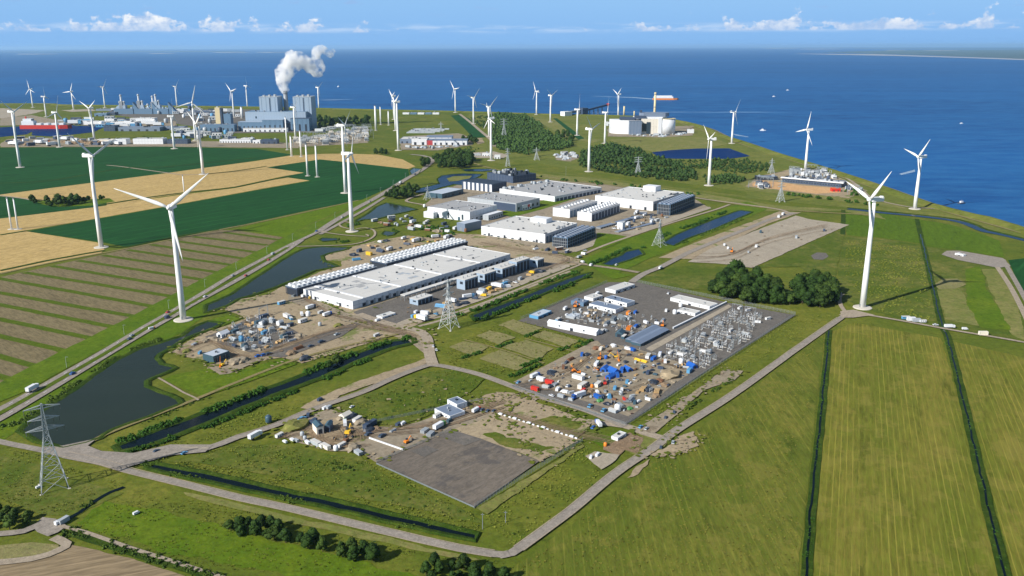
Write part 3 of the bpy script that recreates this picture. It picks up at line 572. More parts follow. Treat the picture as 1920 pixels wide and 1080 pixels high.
road('service_path', [(1590, 592), (1580, 580), (1575, 570), (1574, 558), (1580, 552)], 4, g_track, 5)
sheet('turbine_access', [(1575, 585), (1600, 582), (1640, 592), (1600, 597), (1578, 597)], g_track, 5)
road('site_road', [(150, 862), (215, 868), (253, 862), (309, 848), (327, 845), (386, 843), (444, 822), (517, 799), (590, 768), (677, 738), (736, 711), (790, 690), (812, 686), (845, 691), (899, 704), (960, 726), (1016, 747), (1101, 772), (1172, 801)], 6.4, g_road, 5)
sheet('road_junction', [(60, 842), (118, 838), (165, 828), (180, 826), (165, 838), (190, 848), (250, 852), (320, 836), (400, 836), (385, 850), (320, 856), (240, 878), (215, 880), (120, 862)], g_road, 6)
sheet('traffic_island', [(335, 839), (360, 840), (392, 841), (390, 844), (350, 843)], g_pale, 6)
road('site_road', [(812, 686), (806, 668), (803, 648), (800, 634), (785, 622), (758, 616), (710, 603), (672, 590)], 9, g_track, 5)
road('site_road', [(1050, 488), (1099, 497), (1150, 504), (1198, 512)], 7, g_gravel, 5)
road('site_road', [(1184, 530), (1208, 514), (1238, 502), (1273, 484), (1297, 472), (1357, 447), (1400, 430), (1450, 410), (1490, 400)], 8, g_road, 5)
road('coast_track', [(870, 300), (930, 318), (1050, 336), (1180, 352), (1301, 371), (1400, 386), (1500, 396), (1640, 404)], 6, g_track2, 4, wob=1)
road('coast_track', [(1290, 368), (1320, 374), (1446, 391), (1480, 400)], 6, g_track, 5)
road('coast_track', [(1585, 333), (1610, 350), (1636, 372), (1700, 388), (1760, 392)], 5, g_track, 5)
ribbon('coast_track', [(1275, 232), (1320, 246), (1400, 274), (1540, 320), (1666, 362), (1754, 392), (1925, 440)], [(-2.5, 0), (2.5, 0)], g_track2, 4)

for ex in ([(121, 853), (197, 870), (233, 882), (337, 908), (450, 936), (540, 955), (673, 987), (784, 1013), (860, 1030), (925, 1041)], [(972, 1031), (1069, 960), (1153, 890), (1224, 842), (1274, 805), (1350, 757), (1404, 720), (1494, 655), (1575, 598)], [(444, 822), (517, 799), (590, 768), (677, 738), (736, 711), (790, 690), (812, 686), (845, 691), (899, 704), (960, 726), (1016, 747), (1101, 772), (1160, 797)]):
    for s_ in (-1, 1): ribbon('road_edge', ex, [(s_ * 2.95 - .32, 0), (s_ * 2.95 + .32, 0)], g_track, 6, wob=.15)
# ------------------------------------------------------------------ labels: neighbours of a kind are told apart by their order in the photograph
ORD = ['', 'first', 'second', 'third', 'fourth', 'fifth', 'sixth', 'seventh', 'eighth', 'ninth', 'tenth', 'eleventh', 'twelfth', 'thirteenth', 'fourteenth', 'fifteenth', 'sixteenth', 'seventeenth', 'eighteenth', 'nineteenth']
TENS = {20: 'twent', 30: 'thirt', 40: 'fort', 50: 'fift', 60: 'sixt', 70: 'sevent', 80: 'eight', 90: 'ninet'}
def ordw(n):
    if n < 20: return ORD[n]
    if n >= 100: return 'hundred and ' + ordw(n - 100) if n > 100 else 'hundredth'
    t = TENS[n // 10 * 10]; return t + 'ieth' if n % 10 == 0 else t + 'y-' + ORD[n % 10]
PENDING = []
def pend(o, label, cat, group=None):
    """label completed in finish_labels()"""
    o['category'] = cat
    if group: o['group'] = group
    PENDING.append((o, label)); return o
def finish_labels():
    by = {}
    for o, l in PENDING: by.setdefault(l, []).append(o)
    for l, os_ in by.items():
        if len(os_) == 1: os_[0]['label'] = l; continue
        os_.sort(key=lambda o: PX(o.location)[0])
        n = len(os_)
        for i, o in enumerate(os_):
            k = 'leftmost' if i == 0 else 'rightmost' if i == n - 1 else ordw(i + 1) + ' from the left' if i < n * .66 else ordw(n - i) + ' from the right'
            o['label'] = l + ', ' + k
# ------------------------------------------------------------------ trees and scrub
def ico(sub):
    bm = bmesh.new(); bmesh.ops.create_icosphere(bm, subdivisions=sub, radius=1); v = np.array([x.co[:] for x in bm.verts]); f = np.array([[q.index for q in x.verts] for x in bm.faces]); bm.free(); return v, f
ICO1, ICO2 = ico(1), ico(2)
def lump(c, r, sub, seed, amp=.5):
    v, f = (ICO1, ICO2)[sub - 1]; k = np.array([1 + amp * noise.noise(Vector(p) * 1.9 + Vector((seed, seed * 2, 0))) + amp * .6 * noise.noise(Vector(p) * 4.3 + Vector((seed, 0, seed))) for p in v])
    return np.array(c) + v * k[:, None] * np.array(r), f
def quads(centres, size, rg):
    n = len(centres); a = rg.normal(size=(n, 3)); a /= np.linalg.norm(a, axis=1)[:, None]; b = np.cross(a, rg.normal(size=(n, 3))); b /= np.linalg.norm(b, axis=1)[:, None]
    s = size * rg.uniform(.6, 1.3, (n, 1)); c = np.asarray(centres)
    v = np.stack([c - a * s - b * s * .6, c + a * s - b * s * .6, c + a * s * .8 + b * s * .6, c - a * s * .8 + b * s * .6], 1).reshape(-1, 3)
    return v, np.arange(4 * n).reshape(-1, 4)
def crown_data(seed, r, h, lobes, sub, nleaf, leaf):
    rg = np.random.default_rng(seed); V = []; T = []; Q = []; n = 0; pts = []
    for i in range(lobes):
        a = 2.4 * i + rg.uniform(-.3, .3); t = (i + .5) / lobes; rr = r * rg.uniform(.75, 1.15) * (.62 * math.sin(math.pi * min(1, .25 + t * .75))) * rg.uniform(.75, 1.05)
        c = (rr * math.cos(a), rr * math.sin(a), h * (.30 + .52 * t)); s = r * rg.uniform(.26, .5)
        v, f = lump(c, (s, s, s * rg.uniform(.8, 1.05)), sub, seed * 3.1 + i); V.append(v); T.append(f + n); n += len(v)
        d = rg.normal(size=(nleaf // lobes, 3)); d /= np.linalg.norm(d, axis=1)[:, None]; pts.append(np.array(c) + d * s * rg.uniform(.85, 1.22, (len(d), 1)))
    v, f = quads(np.concatenate(pts), leaf, rg); V.append(v); Q = f + n
    return np.concatenate(V), np.concatenate(T), Q
def np_mesh(name, V, T, Q):
    m = bpy.data.meshes.new(name); m.vertices.add(len(V)); m.vertices.foreach_set('co', V.astype(np.float32).ravel())
    nl = T.size + Q.size; m.loops.add(nl); m.loops.foreach_set('vertex_index', np.concatenate([T.ravel(), Q.ravel()]).astype(np.int32))
    npol = len(T) + len(Q); m.polygons.add(npol)
    tot = np.concatenate([np.full(len(T), 3), np.full(len(Q), 4)]).astype(np.int32); st = np.concatenate([[0], np.cumsum(tot)[:-1]]).astype(np.int32)
    m.polygons.foreach_set('loop_start', st); m.polygons.foreach_set('loop_total', tot); m.update(calc_edges=True); m.validate(); return m
def tile(name, data, pts, mat, kind='stuff', label=None, cat=None):
    """many copies of one small clump as one mesh: pts = (x, y, z, scale, angle)"""
    V0, T0, Q0 = data; VV, TT, QQ = [], [], []; n = 0
    for (x, y, z, s, a) in pts:
        c, si = math.cos(a), math.sin(a); v = V0 * (s if isinstance(s, (int, float)) else np.array(s)); v = np.stack([v[:, 0] * c - v[:, 1] * si + x, v[:, 0] * si + v[:, 1] * c + y, v[:, 2] + z], 1)
        VV.append(v); TT.append(T0 + n); QQ.append(Q0 + n); n += len(v)
    o = bpy.data.objects.new(name, np_mesh(name, np.concatenate(VV), np.concatenate(TT), np.concatenate(QQ))); col.objects.link(o); o.data.materials.append(mat)
    return tag(o, label, cat, kind=kind)
f_dark = foliage('broadleaf_foliage', (12, 30, 10), (52, 76, 26)); f_mid = foliage('hedge_foliage', (20, 52, 14), (66, 100, 30), 1.4)
f_wood = foliage('woodland_foliage', (18, 40, 20), (66, 90, 40), 8); f_scrub = foliage('scrub_foliage', (30, 56, 14), (92, 112, 40), 1.6)
m_bark = paint('bark', (70, 58, 46), .9)
TREES = []
for s in range(5):
    V, T, Q = crown_data(s + 1, 5.2 + .4 * (s % 3), 11.5 + s % 3, 11, 2, 900, .42)
    t = MB(); t.cyl((0, 0, 0), (.15, 0, 3.2), .38, .28, 8); t.cyl((.15, 0, 3.2), (.1, .2, 7.5), .28, .12, 7)
    for k in range(4): a = k * 1.7 + s; t.cyl((.12, 0, 3 + k * .7), (2.6 * math.cos(a), 2.6 * math.sin(a), 6 + k * .6), .16, .05, 5)
    TREES.append((np_mesh('crown', V, T, Q), t.mesh('trunk')))
f_dark2 = foliage('olive_foliage', (20, 38, 12), (66, 86, 32))
for i_, (a, b) in enumerate(TREES): a.materials.append((f_dark, f_dark2, f_dark)[i_ % 3]); b.materials.append(m_bark)
def tree(x, y, s, label, group, name='broadleaf_tree'):
    a, b = TREES[rnd.randrange(5)]; r = empty(name, (x, y, 0), rnd.uniform(0, 6.28)); r.scale = (s * rnd.uniform(.9, 1.15), s * rnd.uniform(.9, 1.15), s)
    for n_, m_ in (('crown', a), ('trunk', b)): o = bpy.data.objects.new(n_, m_); col.objects.link(o); setparent(o, r)
    return pend(r, label, 'tree', group)
def inside(p, poly):
    c = False; n = len(poly)
    for i in range(n):
        a, b = poly[i], poly[i - 1]
        if (a.y > p.y) != (b.y > p.y) and p.x < (b.x - a.x) * (p.y - a.y) / (b.y - a.y) + a.x: c = not c
    return c
def fill(px, gap, n=9999, seed=1):
    poly = [P(*p) for p in px]; rr = random.Random(seed); xs = [p.x for p in poly]; ys = [p.y for p in poly]; out = []; grid = {}
    tries = int((max(xs) - min(xs)) * (max(ys) - min(ys)) / gap / gap * 5) + 50
    for _ in range(min(tries, 60000)):
        p = Vector((rr.uniform(min(xs), max(xs)), rr.uniform(min(ys), max(ys)), 0)); k = (int(p.x // gap), int(p.y // gap))
        if any((p - q).length < gap for i in (-1, 0, 1) for j in (-1, 0, 1) for q in grid.get((k[0] + i, k[1] + j), ())): continue
        if inside(p, poly): out.append(p); grid.setdefault(k, []).append(p)
        if len(out) >= n: break
    return out
def clump(px, gap, size, label, group, seed=1, n=60):
    for p in fill(px, gap, n, seed): tree(p.x, p.y, size * rnd.uniform(.6, 1.25), label, group)
clump([(1335, 556), (1345, 528), (1385, 522), (1420, 530), (1452, 545), (1462, 566), (1450, 573), (1400, 569), (1360, 562)], 7.0, 1.35, 'dark round tree in the copse behind the fenced compound', 'trees of the copse behind the compound', 3)
clump([(1488, 560), (1500, 535), (1540, 530), (1565, 545), (1568, 572), (1540, 577), (1500, 574)], 7.0, 1.35, 'dark round tree in the copse beside the tall turbine', 'trees of the copse beside the tall turbine', 4)
clump([(1464, 572), (1468, 560), (1490, 562), (1490, 575)], 6.0, .8, 'low tree joining the two copses', 'low trees between the copses', 5)
clump([(425, 990), (450, 978), (520, 995), (600, 1018), (680, 1038), (720, 1052), (700, 1060), (600, 1040), (500, 1015), (430, 1002)], 5.2, .62, 'small dark tree in the hedgerow below the site road', 'trees of the hedgerow below the site road', 6, 45)
clump([(790, 1066), (830, 1060), (930, 1080), (980, 1100), (800, 1100)], 5.0, .6, 'small dark tree at the bottom edge of the meadow', 'trees at the bottom edge of the meadow', 7, 25)
clump([(-40, 970), (0, 962), (40, 965), (62, 975), (60, 990), (20, 994), (-40, 996)], 5.2, .62, 'small dark tree beside the farm lane', 'trees beside the farm lane', 8, 30)
clump([(80, 384), (90, 379), (150, 375), (160, 380), (130, 386), (90, 389)], 9, 1.05, 'dark tree in the copse among the wheat fields', 'trees of the copse among the wheat fields', 9, 30)
clump([(58, 375), (70, 373), (72, 382), (60, 384)], 8, 1.0, 'dark tree at the end of the wheat field copse', 'trees at the end of the wheat field copse', 10, 4)
clump([(164, 374), (195, 373), (196, 377), (165, 378)], 10, .7, 'low tree beside the wheat field hedge', 'low trees beside the wheat field hedge', 11, 5)
clump([(724, 370), (735, 362), (760, 357), (782, 360), (770, 371), (740, 374)], 9, 1.15, 'dark tree in the grove between main road and pond', 'trees of the grove beside the main road', 12, 30)
clump([(818, 316), (815, 305), (830, 296), (860, 290), (885, 300), (892, 312), (860, 318)], 11, 1.4, 'dark tree in the wood at the bend of the main road', 'trees of the wood at the road bend', 13, 60)
clump([(792, 300), (805, 304), (800, 316), (788, 314)], 11, 1.1, 'dark tree inside the bend of the main road', 'trees inside the road bend', 14, 8)
clump([(699, 290), (724, 290), (724, 286), (699, 286)], 9, .9, 'dark tree of the square hedge above the wheat field', 'trees of the square hedge', 15, 10)
clump([(590, 232), (612, 226), (690, 228), (690, 236), (640, 240), (598, 244)], 20, 1.7, 'dark tree in the row beside the power station', 'trees beside the power station', 16, 40)
clump([(1042, 254), (1064, 250), (1076, 262), (1070, 270), (1052, 266)], 13, 1.2, 'dark tree at the corner of the dry meadow', 'trees at the corner of the dry meadow', 17, 14)
clump([(868, 262), (890, 264), (893, 270), (870, 270)], 13, 1.2, 'dark tree beside the white works hall', 'trees beside the white works hall', 18, 10)
clump([(316, 690 - 2), (334, 686)][:0] or [(608, 690), (640, 674), (652, 678), (618, 694)], 6, .55, 'bushy tree on the canal bank', 'trees on the canal bank', 19, 12)
# woods that read as one mass
LOW = crown_data(40, 6.0, 9, 4, 1, 30, 1.3)
def wood(px, gap, s, label, seed):
    tile('woodland', LOW, [(p.x, p.y, -2, s * rnd.uniform(.6, 1.1) * (1.1 + .7 * noise.noise(Vector((p.x, p.y, seed)) / 45)), rnd.uniform(0, 6.28)) for p in fill(px, gap, 2600, seed)], f_wood, label=label, cat='woodland')
wood([(918, 219), (945, 213), (985, 217), (1005, 230), (1020, 244), (1042, 258), (1062, 268), (1076, 274), (1050, 281), (1010, 284), (990, 291), (962, 287), (935, 280), (920, 268), (925, 250)], 9.5, 1.15, 'broad dark woodland running inland from the shore', 21)
wood([(1086, 300), (1090, 286), (1118, 278), (1160, 276), (1200, 280), (1222, 296), (1260, 306), (1300, 322), (1310, 338), (1270, 340), (1200, 334), (1130, 322), (1088, 312)], 9.0, 1.05, 'dark woodland south of the blue basin', 22)
wood([(1240, 303), (1300, 302), (1400, 300), (1445, 312), (1450, 320), (1395, 326), (1320, 318), (1260, 312)], 9.5, .85, 'wooded strip below the blue basin', 23)
wood([(1318, 330), (1380, 332), (1400, 338), (1375, 347), (1325, 343)], 9, .8, 'thicket behind the turbine near the coast road', 24)
wood([(880, 222), (905, 218), (925, 222), (925, 240), (900, 240)], 14, .8, 'loose scrubland beside the north track', 25)
wood([(860, 285), (880, 276), (900, 280), (880, 290)], 12, .8, 'trees behind the works yard as one belt', 26)
# scrub clumps along the banks and over the waste ground
BUSH = crown_data(50, 1.5, 2.2, 3, 1, 18, .45)
def along(px, n, spread, seed=1):
    rr = random.Random(seed); pts = resample([P(*p) for p in px], 3, False, True); o = []
    for _ in range(n):
        i = rr.randrange(len(pts)); q = pts[i]; d = noise.noise(Vector((q.x, q.y, 3)) / 22)
        if d < -.12: continue
        o.append(q + Vector((rr.gauss(0, spread), rr.gauss(0, spread), 0)))
    return o
def scrub(label, pts, s, mat=None, name='scrub'):
    tile(name, BUSH, [(p.x, p.y, -.3, s * rnd.uniform(.5, 1.3), rnd.uniform(0, 6.28)) for p in pts], mat or f_scrub, label=label, cat='scrub')
scrub('bushes on the north bank of the long canal', along([(225, 830), (300, 802), (400, 768), (500, 730), (600, 690), (690, 655), (765, 634)], 620, 1.6, 1), 1.25, f_mid)
scrub('bushes on the south bank of the long canal', along([(240, 850), (300, 832), (400, 797), (500, 757), (600, 716), (690, 676)], 420, 1.2, 2), .95, f_mid)
scrub('reeds and bushes on the far bank of the roadside lake', along([(8, 800), (40, 792), (70, 770), (120, 737), (180, 695), (240, 660), (300, 638)], 420, 1.6, 3), .95)
scrub('bushes along the east bank of the narrow canal', along([(890, 602), (935, 588), (1000, 561), (1050, 543), (1100, 521)], 240, 1.3, 4), 1.35, f_mid)
scrub('bushes along the west bank of the narrow canal', along([(862, 592), (900, 580), (960, 556), (1030, 528), (1095, 508)], 300, 1.5, 5), 1.3, f_mid)
scrub('bushes around the small blue canal pool', along([(1110, 496), (1140, 484), (1175, 468), (1205, 465)], 170, 1.6, 6), 1.4, f_mid)
scrub('bushes beside the blue canal basin', along([(1235, 448), (1270, 432), (1310, 420), (1340, 406), (1380, 393)], 240, 1.8, 7), 1.4, f_mid)
scrub('bushes on the sunny side of the blue canal basin', along([(1270, 462), (1300, 449), (1345, 430), (1390, 412)], 120, 1.2, 8), 1.0)
scrub('bushes along the roadside ditch', along([(270, 866), (285, 882), (400, 905), (560, 942), (700, 974), (830, 1002)], 260, 1.2, 9), .7)
scrub('reeds along the far edge of the ditch', along([(290, 868), (400, 888), (560, 925), (700, 956), (880, 998)], 380, 1.0, 10), .6)
scrub('hedges between the mown plots', along([(868, 672), (900, 662)], 40, .5, 11) + along([(933, 652), (960, 643)], 40, .5, 12) + along([(980, 688), (1010, 676)], 46, .8, 13) + along([(1000, 672), (1032, 660)], 34, .6, 14) + along([(960, 706), (1010, 686)], 70, 1.2, 17) + along([(1050, 658), (1088, 642)], 40, .8, 15) + along([(986, 632), (1012, 622)], 30, .6, 16) + along([(1082, 652), (1110, 640)], 40, .9, 18), 1.0, f_mid)
scrub('scrub dotted over the overgrown plot', fill([(640, 765), (800, 702), (880, 712), (860, 745), (790, 780), (700, 792)], 5.5, 90, 31) + along([(790, 775), (830, 755)], 40, 3, 19), .8)
scrub('scrub dotted over the waste ground', fill([(440, 850), (680, 872), (870, 965), (700, 935), (480, 880)], 6, 170, 32) + along([(600, 870), (660, 880)], 60, 3, 20), .7)
scrub('low shrubs on the meadow beside the service road', fill([(920, 990), (1080, 880), (1130, 900), (1000, 985), (940, 1020)], 9, 60, 33), .6)
scrub('bushes along the coast track', along([(930, 322), (1050, 338), (1180, 350), (1300, 366)], 90, 5, 21) + along([(1480, 366), (1560, 376), (1640, 386)], 50, 4, 22), 2.2, f_mid)
scrub('hedge beside the sandy lane', along([(1290, 768), (1310, 752), (1340, 732), (1372, 714)], 90, .9, 23), .75)
scrub('bushes along the drain in the bottom meadow', along([(232, 915), (190, 932), (150, 962)], 90, 1.0, 24) + along([(128, 998), (240, 1034), (400, 1084)], 240, 1.6, 25), .8)
scrub('scrub between the white halls and the pond', along([(790, 430), (820, 428), (845, 440), (800, 446)], 80, 4, 26) + along([(690, 415), (655, 425)], 40, 2, 27), 1.5, f_mid)
scrub('bushes around the roundabout ponds', along([(590, 452), (640, 455), (665, 450)], 50, 1.5, 28) + along([(735, 430), (760, 440)], 30, 2, 29), 1.1, f_mid)
scrub('bushes behind the coastal plant', along([(1590, 356), (1612, 372), (1640, 384)], 26, 6, 30), 2.6, f_mid)

rg_ = np.random.default_rng(4); tv, tq = quads(np.stack([rg_.uniform(-.7, .7, 7), rg_.uniform(-.7, .7, 7), rg_.uniform(.05, .45, 7)], 1), .38, rg_); TUFT = (tv, np.zeros((0, 3), int), tq)
f_tuft = foliage('tussock_grass', (74, 88, 24), (128, 132, 54), 9); f_tuft2 = foliage('straw_tussock', (78, 84, 24), (122, 118, 52), 9)
def tufts(label, px, gap, n, s, mat, seed):
    pts = [p for p in fill(px, gap, n, seed) if noise.noise(Vector((p.x, p.y, seed)) / 16) > -.22]
    tile('tussocks', TUFT, [(p.x, p.y, .15, s * .8 * rnd.uniform(.4, 1.5), rnd.uniform(0, 6.28)) for p in pts], mat, label=label, cat='tussocks')
tufts('tussocks scattered over the waste ground above the roadside ditch', [(290, 862), (460, 834), (520, 838), (690, 868), (880, 958), (900, 996), (700, 950), (480, 904), (330, 874)], 1.9, 5200, 1.0, f_tuft, 61)
tufts('tussocks in the tan meadow around the nearest pylon', [(0, 842), (60, 850), (140, 880), (230, 908), (140, 968), (60, 960), (0, 940)], 1.9, 3200, .9, f_tuft, 62)
tufts('tussocks in the bottom meadow', [(150, 985), (240, 925), (420, 950), (800, 1040), (960, 1060), (700, 1078), (400, 1070), (220, 1015)], 2.0, 6000, .85, f_tuft, 63)
tufts('tussocks on the overgrown plot between the site roads', [(632, 764), (700, 737), (800, 700), (850, 696), (905, 712), (880, 740), (800, 780), (740, 798), (690, 794)], 2.2, 3600, 1.1, f_tuft, 64)
tufts('tussocks on the meadow along the canal', [(250, 848), (340, 826), (520, 760), (560, 764), (500, 800), (420, 822), (340, 834)], 2.0, 2400, .95, f_tuft, 65)
tufts('straw tussocks in the rough strip beside the service road', [(900, 965), (1095, 835), (1130, 885), (1060, 945), (960, 1025)], 2.0, 3200, .9, f_tuft, 66)
tufts('straw tussocks in the mown meadow below the service road', [(970, 1070), (1130, 945), (1300, 830), (1480, 690), (1530, 640), (1500, 900), (1490, 1080)], 2.4, 12000, .7, f_tuft2, 67)
tufts('tussocks in the rough pasture behind the tall turbine', [(1590, 450), (1722, 465), (1752, 600), (1650, 585), (1580, 520)], 3.4, 3000, 1.3, f_tuft, 68)
tufts('tussocks between compound fence and service road', [(1180, 800), (1300, 715), (1490, 596), (1560, 590), (1400, 690), (1250, 800)], 2.4, 2600, 1.0, f_tuft, 69)
tufts('tussocks around the mown plots', [(830, 660), (930, 610), (980, 600), (1110, 640), (960, 715), (850, 690)], 2.6, 2600, 1.1, f_tuft, 70)

scrub('reeds in the straight ditch between meadow and hayfield', along([(1554, 625), (1544, 729), (1527, 900), (1511, 1070)], 420, .9, 41), .5, f_mid)
scrub('reeds in the straight ditch between the two hayfields', along([(1733, 470), (1749, 538), (1765, 606), (1800, 725), (1840, 900), (1884, 1080)], 460, .9, 42), .5, f_mid)
scrub('low bushes along the lakeside track', along([(210, 816), (360, 757), (500, 700), (640, 656)], 160, 1.4, 43), .55)
# ------------------------------------------------------------------ wind turbines
m_white = paint('turbine_white', (232, 233, 232), .45, dirt=.06, scale=9, spec=.4); m_found = paint('foundation_concrete', (196, 190, 178), .9, dirt=.3)
m_door = paint('grey_door', (120, 126, 130), .6); m_steel = paint('galvanised_steel', (148, 156, 160), .5, .4, dirt=.2); m_lat = paint('pale_lattice_steel', (184, 190, 192), .5, .1, dirt=.15); m_redm = paint('obstruction_red', (180, 40, 34), .6)
def blade_mesh(Rr):
    m = MB(); secs = 10; vs = []; n = 8
    for i in range(secs):
        t = i / (secs - 1); r = 1.2 + (Rr - 1.2) * t
        c = (2.2 if t < .05 else 1.9 + 2.6 * math.sin(min(1, t / .22) * math.pi / 2) if t < .22 else 4.3 * (1 - (t - .22) / .78) ** .85 + .35) * .78; th = max(.14, 1.5 * (1 - t) ** 1.6 + .16) * .8
        tw = R(16) * (1 - t)
        for k in range(n):
            a = 2 * math.pi * k / n; x = c * (.5 * math.cos(a) + .12); y = th * .5 * math.sin(a)
            vs.append((x * math.cos(tw) - y * math.sin(tw), x * math.sin(tw) + y * math.cos(tw) - .9 * t * t, r))
    fs = [(i * n + k, i * n + (k + 1) % n, (i + 1) * n + (k + 1) % n, (i + 1) * n + k) for i in range(secs - 1) for k in range(n)] + [tuple(range(n - 1, -1, -1)), tuple(range((secs - 1) * n, secs * n))]
    m.add(vs, fs); m.sm = True; me = m.mesh('blade'); me.materials.append(m_white); return me
BLADES = {}
def fit(base, HH, tips, r0):
    """yaw, first blade angle and blade length that bring the blade tips nearest to where the photograph shows them"""
    best = None; az0 = math.atan2(-base.y, -base.x); CT = np.array(CROT.transposed())
    for yaw in np.arange(az0 - 1.25, az0 + 1.26, .125):
        a = np.array([math.cos(yaw), math.sin(yaw), 0]); s = np.array([-a[1], a[0], 0]); c = np.array([base.x, base.y, HH]) + a * 5
        for Rr in r0:
            th = np.radians(np.arange(0, 120, 3))[:, None] + np.radians([0, 120, 240])[None, :]
            w_ = c + Rr * (np.cos(th)[..., None] * np.array([0, 0, 1]) + np.sin(th)[..., None] * s) - np.array([0, 0, CAM_H])
            v = w_ @ CT.T; px = np.stack([960 + F_PX * v[..., 0] / -v[..., 2], 540 - F_PX * v[..., 1] / -v[..., 2]], -1)
            e = sum(np.min(np.linalg.norm(px - np.array(t), axis=-1), axis=1) for t in tips) + abs(yaw - az0) * .6
            i = int(np.argmin(e))
            if best is None or e[i] < best[0]: best = (e[i], yaw, math.radians(i * 3), Rr)
    return best[1:]
def turbine(px, py, hy, label, tips=None, th=20, yaw=.25, rr=None, group='wind turbines', found=True):
    b = P(px, py); HH = min(112, max(70, HT(px, py, hy)))
    if tips: yw, t0, Rr = fit(b, HH, tips, rr or (40, 44, 48))
    else: yw, t0, Rr = math.atan2(-b.y, -b.x) + yaw, R(th), (rr or (42,))[0]
    r = empty('wind_turbine', (b.x, b.y, 0), yw)
    f = MB(); f.lathe([(8.5, 0), (8.5, .55), (7.6, .9), (3.5, 1.1)], 28) if found else f.lathe([(4.5, 0), (4.5, .8), (3, 1)], 20); f.build('foundation', m_found, r)
    t = MB(); t.sm = True; t.lathe([(2.75, .9), (2.55, HH * .3), (2.1, HH * .65), (1.55, HH - 1.6)], 28); t.build('tower', m_white, r)
    MB().box(2.5, 2.95, -.6, .6, 1.3, 3.8).build('door', m_door, r)
    n = MB(); n.prism([(-8.5, -1.7), (-8.5, 1.7), (-7, 2.1), (2.4, 2.1), (3.2, 1.5), (3.2, -1.5), (2.4, -2.1), (-7, -2.1)], HH - 1.7, HH + 2.1); n.box(-8, -5.5, -1.2, 1.2, HH + 2.1, HH + 3); n.build('nacelle', m_white, r)
    h = MB(); h.sm = True
    prof = [(0.05, 2.4), (1.0, 2.1), (1.7, 1.2), (2.0, 0), (1.9, -1.8)]; vs = []; nn = 16
    for rad, x in prof:
        for i in range(nn): a = 2 * math.pi * i / nn; vs.append((5.0 + x, rad * math.cos(a), HH + rad * math.sin(a)))
    h.add(vs, [(k * nn + i, k * nn + (i + 1) % nn, (k + 1) * nn + (i + 1) % nn, (k + 1) * nn + i) for k in range(len(prof) - 1) for i in range(nn)] + [tuple(range(4 * nn, 5 * nn))]); h.build('hub', m_white, r)
    if Rr not in BLADES: BLADES[Rr] = blade_mesh(Rr)
    for k in range(3):
        o = bpy.data.objects.new('blade', BLADES[Rr]); col.objects.link(o); a = t0 + k * 2 * math.pi / 3; setparent(o, r)
        o.location = (5, 0, HH)
        # blade +Z turns towards +Y of the turbine by a; chord lies in the rotor plane
        o.rotation_euler = (Matrix.Rotation(-a, 3, 'X') @ Matrix.Rotation(R(90), 3, 'Z')).to_euler()
    tag(r, label, 'wind turbine', group); return r
TB = 'white wind turbine '
